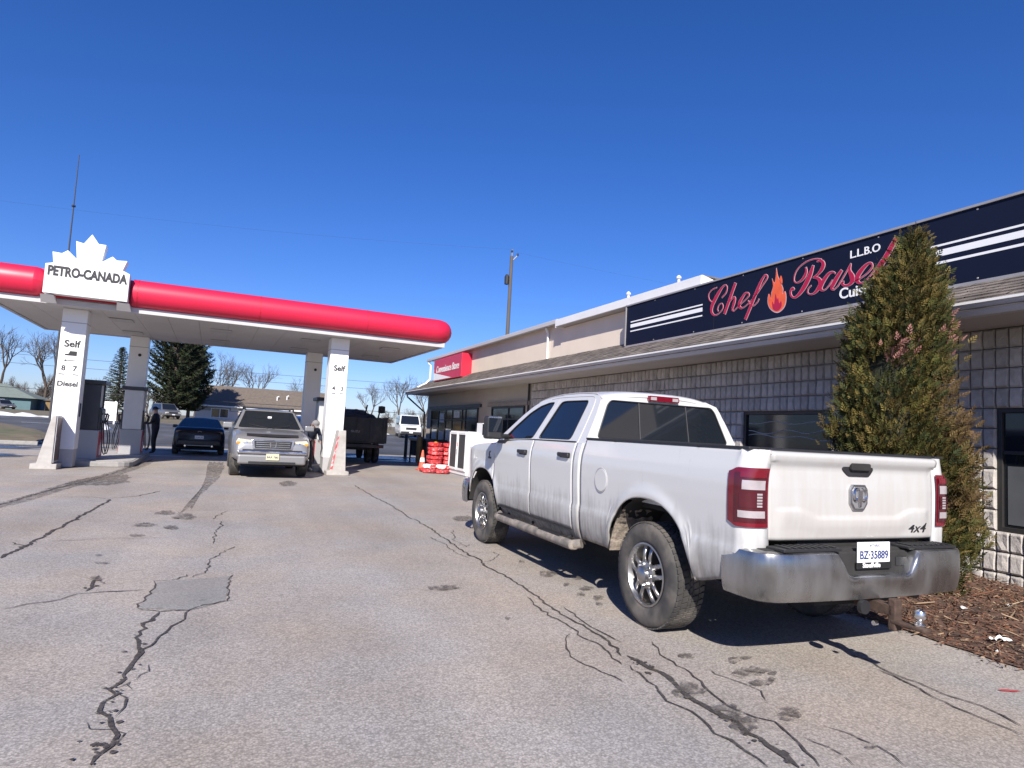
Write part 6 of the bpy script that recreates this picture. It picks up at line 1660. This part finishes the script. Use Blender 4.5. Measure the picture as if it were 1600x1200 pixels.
def corefn(u, v):
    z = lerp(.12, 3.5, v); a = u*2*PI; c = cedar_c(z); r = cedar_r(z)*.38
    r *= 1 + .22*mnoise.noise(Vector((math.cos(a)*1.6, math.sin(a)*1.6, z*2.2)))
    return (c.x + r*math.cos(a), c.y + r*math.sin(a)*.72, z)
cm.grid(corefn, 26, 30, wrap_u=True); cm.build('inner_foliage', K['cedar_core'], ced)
rg = random.Random(21)
fm = MB(); cols = []
def spray(c, out, size, colr):
    ax = (out*rg.uniform(.4,1.0) + Vector((rg.uniform(-.45,.45),rg.uniform(-.45,.45),rg.uniform(.2,1.1)))).normalized()
    sd = ax.cross(Vector((rg.uniform(-1,1),rg.uniform(-1,1),rg.uniform(-.4,.4)))).normalized()
    nn = ax.cross(sd)*size*.05
    k2 = rg.uniform(.7, 1.3); cc = tuple(q*k2 for q in colr)
    for k in range(7):                       # a flat feathery spray: a stem with alternate leaflets
        t = k/6; side = -1 if k % 2 else 1
        an = side*(.75 - .45*t) if k < 6 else 0
        p0 = c + ax*size*.75*t
        d = ax*math.cos(an) + sd*math.sin(an)
        L = size*lerp(.55, .30, t); w = (sd*math.cos(an) - ax*math.sin(an))*size*.075
        fm.add([p0, p0 + d*L*.5 + w + nn, p0 + d*L - Vector((0,0,L*.12)), p0 + d*L*.5 - w], [(0,1,2,3)])
        cols.append(cc)
pal = [(.055,.058,.015),(.075,.070,.018),(.038,.045,.014),(.115,.090,.024),(.030,.038,.013),(.09,.068,.022),(.13,.095,.03)]
dead = [(Vector((5.80,4.0,2.47)), .17), (Vector((5.55,4.1,2.25)), .15), (Vector((6.55,4.05,2.72)), .12)]
clumps = []
for i in range(1500):
    z = 3.8*(1 - rg.random()**.75) if i % 3 else rg.uniform(.15, 3.3)
    z = max(.12, z)
    a = rg.uniform(0, 2*PI); c = cedar_c(z); r = cedar_r(z)
    nr = 1.04 + .46*mnoise.noise(Vector((math.cos(a)*1.9, math.sin(a)*1.9, z*1.7))) + .22*mnoise.noise(Vector((math.cos(a)*5, math.sin(a)*6, z*6)))
    rr = r*.645*nr*rg.uniform(.80, 1.0)
    p = Vector((c.x + rr*math.cos(a), c.y + rr*math.sin(a)*.72, z))
    if p.x > 7.72: p.x = 7.72
    if mnoise.noise(Vector((p.x*2.6, p.y*2.6, p.z*2.0))) < -.27 and z < 3.2: continue
    out = Vector((math.cos(a), math.sin(a), .25)).normalized()
    base = rg.choice(pal); kk = rg.uniform(.75, 1.25)
    if mnoise.noise(p*1.3 + Vector((4,0,0))) > .20: base = rg.choice([(.11,.075,.03),(.13,.09,.035),(.10,.062,.03)])
    for dc, dr in dead:
        if (p-dc).length < dr*1.15: base = (.30,.14,.12); kk = 1.0
    for k in range(rg.randint(14, 22)):
        q = p + Vector((rg.gauss(0,.06), rg.gauss(0,.06), rg.gauss(0,.085)))*(.5 + .5*min(1, r/.5))
        spray(q, out, rg.uniform(.055, .115)*(.75+.25*min(1, r/.5)), tuple(b*kk for b in base))
for (tipx, tz, h) in ((6.47,3.86,.5),(6.17,3.52,.5),(6.36,3.4,.4)):
    for k in range(130):
        t = rg.random()**.7; q = Vector((tipx + rg.gauss(0,.04)*(.25+t*1.4), 4.4 + rg.gauss(0,.04)*(.25+t*1.4), tz - t*h))
        spray(q, Vector((rg.uniform(-.4,.4),rg.uniform(-.4,.4),1)).normalized(), rg.uniform(.05,.09), rg.choice([(.06,.065,.025),(.075,.072,.03),(.05,.055,.022)]))
fo = fm.build('crown', K['cedar_leaf'], ced, fix=False); set_tint(fo, cols)

# ============================================================ BARE TREES
def bare_tree(seed, H, spread=1.0, levels=6, lean=0.0, low=.28):
    rg = random.Random(seed)
    tk = MB(); cr = MB()
    def grow(p, d, L, r, lev):
        n = 3
        P = [p]; q = p.copy(); dd = d.copy()
        for i in range(n):
            dd = (dd + Vector((rg.uniform(-1,1),rg.uniform(-1,1),rg.uniform(-.3,.6)))*.13).normalized()
            q = q + dd*L/n; P.append(q.copy())
        tgt = tk if lev <= 1 else cr
        tgt.tube(P, r, 6 if lev <= 1 else (4 if lev < 4 else 3), cap=False, r2=r*.68)
        if lev >= levels: return
        nb = rg.choice([2,3,3]) if lev < 4 else rg.choice([2,3,4])
        for k in range(nb):
            a = rg.uniform(0, 2*PI); sp = rg.uniform(.35, .85)*spread
            o = dd.orthogonal().normalized(); b = dd.cross(o)
            nd = (dd*math.cos(sp) + (o*math.cos(a) + b*math.sin(a))*math.sin(sp) + Vector((0,0,.12))).normalized()
            st = P[-1] if (k < 2 or lev == 0) else P[-2]
            grow(st, nd, L*rg.uniform(.62,.86), r*rg.uniform(.5,.66), lev+1)
        if lev in (1, 2) and rg.random() < .8:
            grow(P[-1], (dd+Vector((0,0,.25))).normalized(), L*.8, r*.66, lev+1)
    grow(Vector((0,0,-.1)), Vector((lean,0,1)).normalized(), H*low, H*.022, 0)
    return tk, cr
btm = []
for sd, lv in ((3,6),(8,6),(14,6),(27,6)):
    tk, cr = bare_tree(sd, 10, 1.0, lv)
    a = tk.build('trunk', K['bark'], smooth=True); b = cr.build('crown', K['twig'])
    btm.append((a.data, b.data)); bpy.data.objects.remove(a); bpy.data.objects.remove(b)
def place_bare(k, x, y, h, rz, label, grp='bare trees beyond the road', z=None):
    t = thing('bare_tree', label, 'tree', (x, y, gz(y) if z is None else z), rz, grp)
    for nm, d in zip(('trunk', 'crown'), btm[k]):
        o = bpy.data.objects.new(nm, d); col.objects.link(o); o.parent = t; o.scale = (h/10,)*3
    return t
place_bare(0, -35.5, 128, 14.5, .4, 'tall leafless tree with spreading limbs right behind the teal house')
place_bare(1, -30.5, 132, 14.0, 2.0, 'leafless tree with a leaning fork between the teal house and the diesel column')
place_bare(2, -2.2, 118, 11.0, 1.1, 'leafless tree rising behind the hip of the brown roof')
place_bare(3, 2.2, 121, 10.5, 3.0, 'leafless tree showing above the middle of the brown roof')
place_bare(0, -6.5, 116, 11.5, 4.0, 'thin leafless tree against the dark pine')
place_bare(3, 20.5, 88, 7.8, 2.2, 'bushy leafless tree over the dump truck load')
place_bare(1, 23.4, 84, 7.2, .9, 'leafless tree above the white van')
place_bare(2, 17.4, 92, 6.4, 5.0, 'low leafless tree beside the bushy one over the dump truck')
place_bare(2, 26.0, 80, 7.4, 3.4, 'leafless tree close to the shop corner')
place_bare(3, 11.5, 122, 8.5, .3, 'leafless tree top just over the far end of the brown roof')
# far wood that reads as one mass
rg = random.Random(77)
def wood(name, spots, label):
    mb = MB()
    protos = []
    for sd in (41, 52, 63):
        tk, cr = bare_tree(sd, 10, 1.15, 5, low=.2)
        v = tk.v + cr.v; n0 = len(tk.v); f = tk.f + [[i+n0 for i in q] for q in cr.f]; protos.append((v, f))
    for (x, y, h) in spots:
        v, f = rg.choice(protos); a = rg.uniform(0, 2*PI); c, s = math.cos(a)*h/10, math.sin(a)*h/10
        mb.add([(x + p[0]*c - p[1]*s, y + p[0]*s + p[1]*c, gz(y) + p[2]*h/10) for p in v], f)
    o = mb.build(name, K['twig'], fix=False)
    tag(o, label, 'wood', kind='stuff')
wood('far_wood', [(rg.uniform(-95,-16), rg.uniform(140,180), rg.uniform(6.5,10.5)) for _ in range(120)], 'grey leafless wood far behind the teal house')
wood('far_thicket', [(rg.uniform(14,62), rg.uniform(95,135), rg.uniform(3.4,6)) for _ in range(110)], 'grey leafless thicket far behind the white van')

# ============================================================ CONIFERS
def conifer(name, label, x, y, H, rad, seed, kind):
    rg = random.Random(seed)
    t = thing(name, label, 'tree', (x, y, gz(y)))
    MB().tube([(0,0,-.1),(0,0,H*.5),(0,0,H*.98)], [H*.022,H*.015,.02], 8).build('trunk', K['bark'], t, smooth=True)
    bm_, nm = MB(), MB(); cols = []
    nb = 150 if kind == 'spruce' else 260
    for i in range(nb):
        f = (i+rg.random())/nb
        if kind == 'spruce':
            z = H*(.08 + .91*f); L = rad*(1-f)**.85*rg.uniform(.8,1.1) + .12; dz = -.18*(1-f) + .25*f
        else:
            z = H*(.10 + .88*f); L = rad*(math.sin(PI*min(1,(f*.86+.17)))**.6)*rg.uniform(.6,1.1); dz = .12 + .25*f
        a = i*2.399 + rg.uniform(-.3,.3)
        d = Vector((math.cos(a), math.sin(a), dz)).normalized()
        p0 = Vector((0,0,z)); p1 = p0 + d*L*.6; p2 = p0 + d*L + Vector((0,0,.10*L if kind == 'spruce' else .2*L))
        bm_.tube([p0,p1,p2], [.05*H/10,.03*H/10,.012*H/10], 4, cap=False)
        steps = max(3, int(L/.28))
        for k in range(steps):
            tt = lerp(.22 if kind == 'spruce' else .30, 1, k/(steps-1)); c = p0.lerp(p1, tt/.6) if tt < .6 else p1.lerp(p2, (tt-.6)/.4)
            base = rg.choice([(.022,.032,.018),(.030,.040,.022),(.040,.048,.026),(.026,.034,.020)] if kind == 'spruce' else [(.026,.036,.018),(.036,.046,.022),(.048,.056,.028),(.022,.030,.016)])
            for q in range(7 if kind == 'spruce' else 11):
                if kind == 'spruce': dd = (d*.5 + Vector((rg.uniform(-1,1),rg.uniform(-1,1),rg.uniform(-.9,.25)))*.8).normalized(); ln = rg.uniform(.2,.42)
                else: dd = (d*.35 + Vector((rg.uniform(-1,1),rg.uniform(-1,1),rg.uniform(-.3,1)))).normalized(); ln = rg.uniform(.28,.55)
                w = dd.orthogonal().normalized()*ln*.13
                o = c + Vector((rg.uniform(-.12,.12),rg.uniform(-.12,.12),rg.uniform(-.08,.08)))
                nm.add([o-w, o+w, o+dd*ln], [(0,1,2)]); cols.append(tuple(b*rg.uniform(.75,1.3) for b in base))
    bm_.build('branches', K['bark'], t)
    o = nm.build('crown', K['needle'], t, fix=False); set_tint(o, cols)
conifer('spruce_tree', 'narrow pointed dark spruce beyond the diesel pump', -16.6, 110, 10.2, 3.2, 5, 'spruce')
conifer('pine_tree', 'broad dark pine beyond the canopy behind the black car', -7.6, 90, 14.5, 3.6, 9, 'pine')
conifer('pine_tree', 'second dark pine crowded against the broad one by the brown roof', -6.0, 93, 10.5, 3.0, 12, 'pine')

# ============================================================ FAR BUILDINGS
K['brown_roof'] = M('brown_shingle_roof', (.13,.105,.085), .95, var=.2, vs=3, bump=.5, bs=20)
K['pale_siding'] = M('pale_siding', (.70,.60,.54), .9, var=.06, vs=1, stretch=(8,1,1))
K['grey_siding'] = M('grey_siding', (.36,.34,.31), .9, var=.06, vs=1)
K['teal_siding'] = M('teal_siding', (.10,.17,.19), .9, var=.08, vs=2)
K['green_roof'] = M('green_shingle_roof', (.15,.18,.16), .95, var=.15, vs=3)
bb = thing_w('brown_roof_building', 'low pale building with a wide brown hip roof across the road', 'building', (3, 100, 1))
MB().box(-5.6, 13.5, 100, 108, .2, 2.35).build('wall', K['pale_siding'], bb)
MB().box(-5.62, 13.52, 99.98, 108.02, 2.352, 3.1).build('upper_wall', K['grey_siding'], bb)
MB().add([(-6.2,99.4,3.05),(14.1,99.4,3.05),(14.1,108.6,3.05),(-6.2,108.6,3.05),(-4.4,104,6.15),(14.05,104,6.15)], [(0,1,5,4),(2,3,4,5),(3,0,4),(1,2,5),(0,3,2,1)]).build('roof', K['brown_roof'], bb)
MB().box(-6.25, 14.15, 99.34, 99.42, 2.93, 3.12).build('fascia', K['fascia'], bb)
for (a, b, c, d) in ((-3.6,-1.2,1.35,2.75),(4.2,5.6,1.2,2.4),(8.2,9.6,1.2,2.4)):
    w_ = MB()
    for q in ((a,a+.12,c,d),(b-.12,b,c,d),(a+.12,b-.12,c,c+.12),(a+.12,b-.12,d-.12,d),((a+b)/2-.05,(a+b)/2+.05,c+.12,d-.12)): w_.box(q[0], q[1], 99.86, 99.97, q[2], q[3])
    wo = w_.build('window', K['fascia'], bb)
    MB().box(a+.12, b-.12, 99.93, 99.96, c+.12, d-.12).build('pane', K['glass_dark'], wo)
MB().box(-1.0, 3.0, 99.88, 99.96, 2.45, 2.95).build('sign_band', K['poster'], bb)
text_on('lettering', 'REAL ESTATE', .32, K['plate_blue'], bb, (1.0, 99.87, 2.58), (1,0,0), (0,0,1), bold=.01)
bpy.data.objects[-1] if False else None
for (x, y, z) in ((5.2,101.5,4.6),(6.6,101.8,4.8)):
    MB().tube([(x,y,z-.5),(x,y,z+.35),(x+.25,y,z+.45)], .09, 8).build('roof_vent', K['fascia'], bb)
th = thing_w('teal_house', 'low teal house with grey green hip roof far across the road', 'house', (-33, 120, 1))
MB().box(-44, -29.6, 120, 128, .6, 2.75).build('wall', K['teal_siding'], th)
MB().add([(-44.6,119.4,2.75),(-28.8,119.4,2.75),(-28.8,128.6,2.75),(-44.6,128.6,2.75),(-40,124,4.9),(-34,124,4.9)], [(0,1,5,4),(2,3,4,5),(3,0,4),(1,2,5),(0,3,2,1)]).build('roof', K['green_roof'], th)
MB().box(-34.4, -32.9, 119.9, 119.97, .9, 2.5).build('garage_door', K['fascia'], th)
w_ = MB().box(-36.6, -35.2, 119.9, 119.97, 1.1, 2.4).build('window', K['fascia'], th)
MB().box(-36.45, -35.35, 119.87, 119.9, 1.2, 2.3).build('pane', K['glass_dark'], w_)
shd = thing_w('garden_shed', 'small dark shed beside the teal house', 'shed', (-27, 124, 1))
MB().box(-28.4, -24.8, 123, 126, .9, 2.6).build('wall', K['tan'], shd)
MB().prism([(-28.7,2.6),(-26.6,3.3),(-24.5,2.6)], 'Y', 122.7, 126.3).build('roof', K['brown_roof'], shd)

# ---- verge, snow, road sign
vg = MB()
def vfar(x): return 30.3 + 13*math.sqrt(max(0, 1-((x+22)/14.9)**2)) if x > -22 else 43.3
def vfn(u, v):
    x = lerp(-46, -7.15, u**.8); yf_ = vfar(x); y = lerp(30.0, yf_, v)
    e = min(1, (yf_-30)/9)
    return (x, y, .12 + (.52*math.sin(PI*.62*v) + .10*mnoise.noise(Vector((x*.35, y*.35, 2))))*e + .03*mnoise.noise(Vector((x*1.5, y*1.5, 7))))
vg.grid(vfn, 60, 16)
tag(vg.build('grass_verge', K['dormant_grass'], smooth=True, ang=70), kind='structure')
kb = MB().box(-46, -7.0, 29.85, 30.02, 0, .15).build('kerb', K['kerb'], bevel=.02); tag(kb, kind='structure')
sn = MB()
def snow(P, h, w, seed):
    C = catmull([(x, y, z) for x, y, z in P], 12)
    n = len(C)
    def fn(u, v):
        f = u*(n-1); i = min(int(f), n-2); c = C[i].lerp(C[i+1], f-i); t = (C[i+1]-C[i]).normalized(); o = Vector((-t.y, t.x, 0))
        e = max(0, math.sin(PI*u))**.4
        hh = h*(.35 + 1.1*abs(mnoise.noise(Vector((c.x*.6+seed, c.y*.6, 0)))))*e; ww = w*(.5 + .9*abs(mnoise.noise(Vector((c.x*.5, c.y*.5, seed)))))
        q = c + o*(v-.5)*ww
        return (q.x, q.y, q.z - .06 + hh*math.sin(PI*v) + .12*hh*mnoise.noise(Vector((q.x*2.5, q.y*2.5, seed))))
    sn.grid(fn, 90, 8)
snow([(-44,44,.55),(-30,44,.6),(-20,43.4,.55),(-13,40,.45),(-9.2,35.5,.25),(-7.4,31.2,.1)], .32, 1.3, 1)
snow([(-10.2,46.5,.35),(-8.6,46.6,.38),(-7.2,46.4,.36)], .8, 1.8, 2); snow([(-60,63,.7),(-35,64,.75),(-12,63,.7)], .6, 2, 3); snow([(7,63,.7),(10,63.4,.7),(14,63,.7)], .6, 2, 4)
tag(sn.build('snow_bank', K['snow'], smooth=True, ang=70), 'dirty melting snow bank along the verge', 'snow', kind='stuff')
rs = thing('roadside_sign', 'white two-post roadside sign seen between the pumps', 'sign', (-8.9, 55, gz(55)))
for x in (-.5, .5): MB().box(x-.05, x+.05, 0, .08, 0, 1.7).build('post', K['white_paint'], rs)
pn = MB().box(-.62, .62, -.03, 0, .25, 1.65).build('panel', K['white_print'], rs)
for z, w in ((1.35,.2),(1.15,.4),(.95,.35),(.75,.3),(.5,.12)): MB().box(-w, w, -.036, -.031, z, z+.05).build('print_line', K['grey_trim'], pn)

# ---- utility pole, mast, wires
K['pole_wood'] = M('weathered_pole', (.10,.09,.082), .9, var=.2, vs=3, stretch=(6,6,.4))
up_ = thing('utility_pole', 'weathered wooden utility pole rising behind the strip building', 'pole', (17.35, 42, gz(42)))
MB().tube([(0,0,0),(0,0,14.1)], .17, 10, r2=.12).build('pole', K['pole_wood'], up_, smooth=True)
MB().box(-.05, .05, -.05, .05, 14.1, 14.6).build('pole_top_pin', K['metal_grey'], up_)
MB().lathe([(.06,0),(.09,.08),(.06,.2),(.02,.28)], 'Z', (0,0,14.35), 10).build('insulator', K['dark'], up_)
MB().lathe([(.06,0),(.08,.08),(.05,.2)], 'Z', (.42,-.1,14.15), 10).build('insulator', K['dark'], up_)
MB().tube([(0,0,13.7),(.42,-.1,14.2)], .04, 6).build('bracket', K['metal_grey'], up_)
MB().lathe([(.001,11.9),(.16,11.95),(.17,12.5),(.1,12.65),(.001,12.7)], 'Z', (-.33,-.1,0), 12).build('cut_out', K['dark'], up_)
MB().tube([(0,0,12.3),(-.33,-.1,12.4)], .04, 6).build('bracket', K['metal_grey'], up_)
K['wire'] = M('overhead_wire', (.05,.05,.055), .6, var=.1)
mast = thing('radio_mast', 'thin dark radio mast rising behind the maple leaf sign', 'mast', (-13.45, 60, gz(60)))
MB().tube([(0,0,0),(0,0,21.3)], .11, 8, r2=.03).build('mast_tube', K['wire'], mast)
for z in (9, 13, 17): MB().lathe([(.14,0),(.14,.12)], 'Z', (0,0,z), 8).build('clamp', K['dark'], mast)
K['wire'] = M('overhead_wire', (.05,.05,.055), .6, var=.1)
def wire(a, b, sag, label, r=.007):
    A, B = Vector(a), Vector(b)
    P = [A.lerp(B, k/24) - Vector((0,0,sag*4*(k/24)*(1-k/24))) for k in range(25)]
    o = MB().tube(P, r, 4).build('overhead_wire', K['wire']); tag(o, label, 'wire', 'overhead wires')
zb_ = gz(42)
wire((17.35,42,gz(42)+14.6), (-45,52,15.2), 1.2, 'faint thin wire running from the wooden pole over the canopy', .0035)
wire((17.75,41.9,gz(42)+14.4), (70,38,15.0), 1.0, 'faint thin wire from the wooden pole running away over the strip building', .0035)
wire((-90,95,8.6), (60,95,8.6), .8, 'upper far wire along the road behind the spruce', .022)
wire((-90,95.2,7.6), (60,95.2,7.6), .9, 'middle far wire along the road behind the spruce', .022)
wire((-90,95.1,4.6), (60,95.1,3.9), .6, 'low far wire along the road over the thicket', .03)
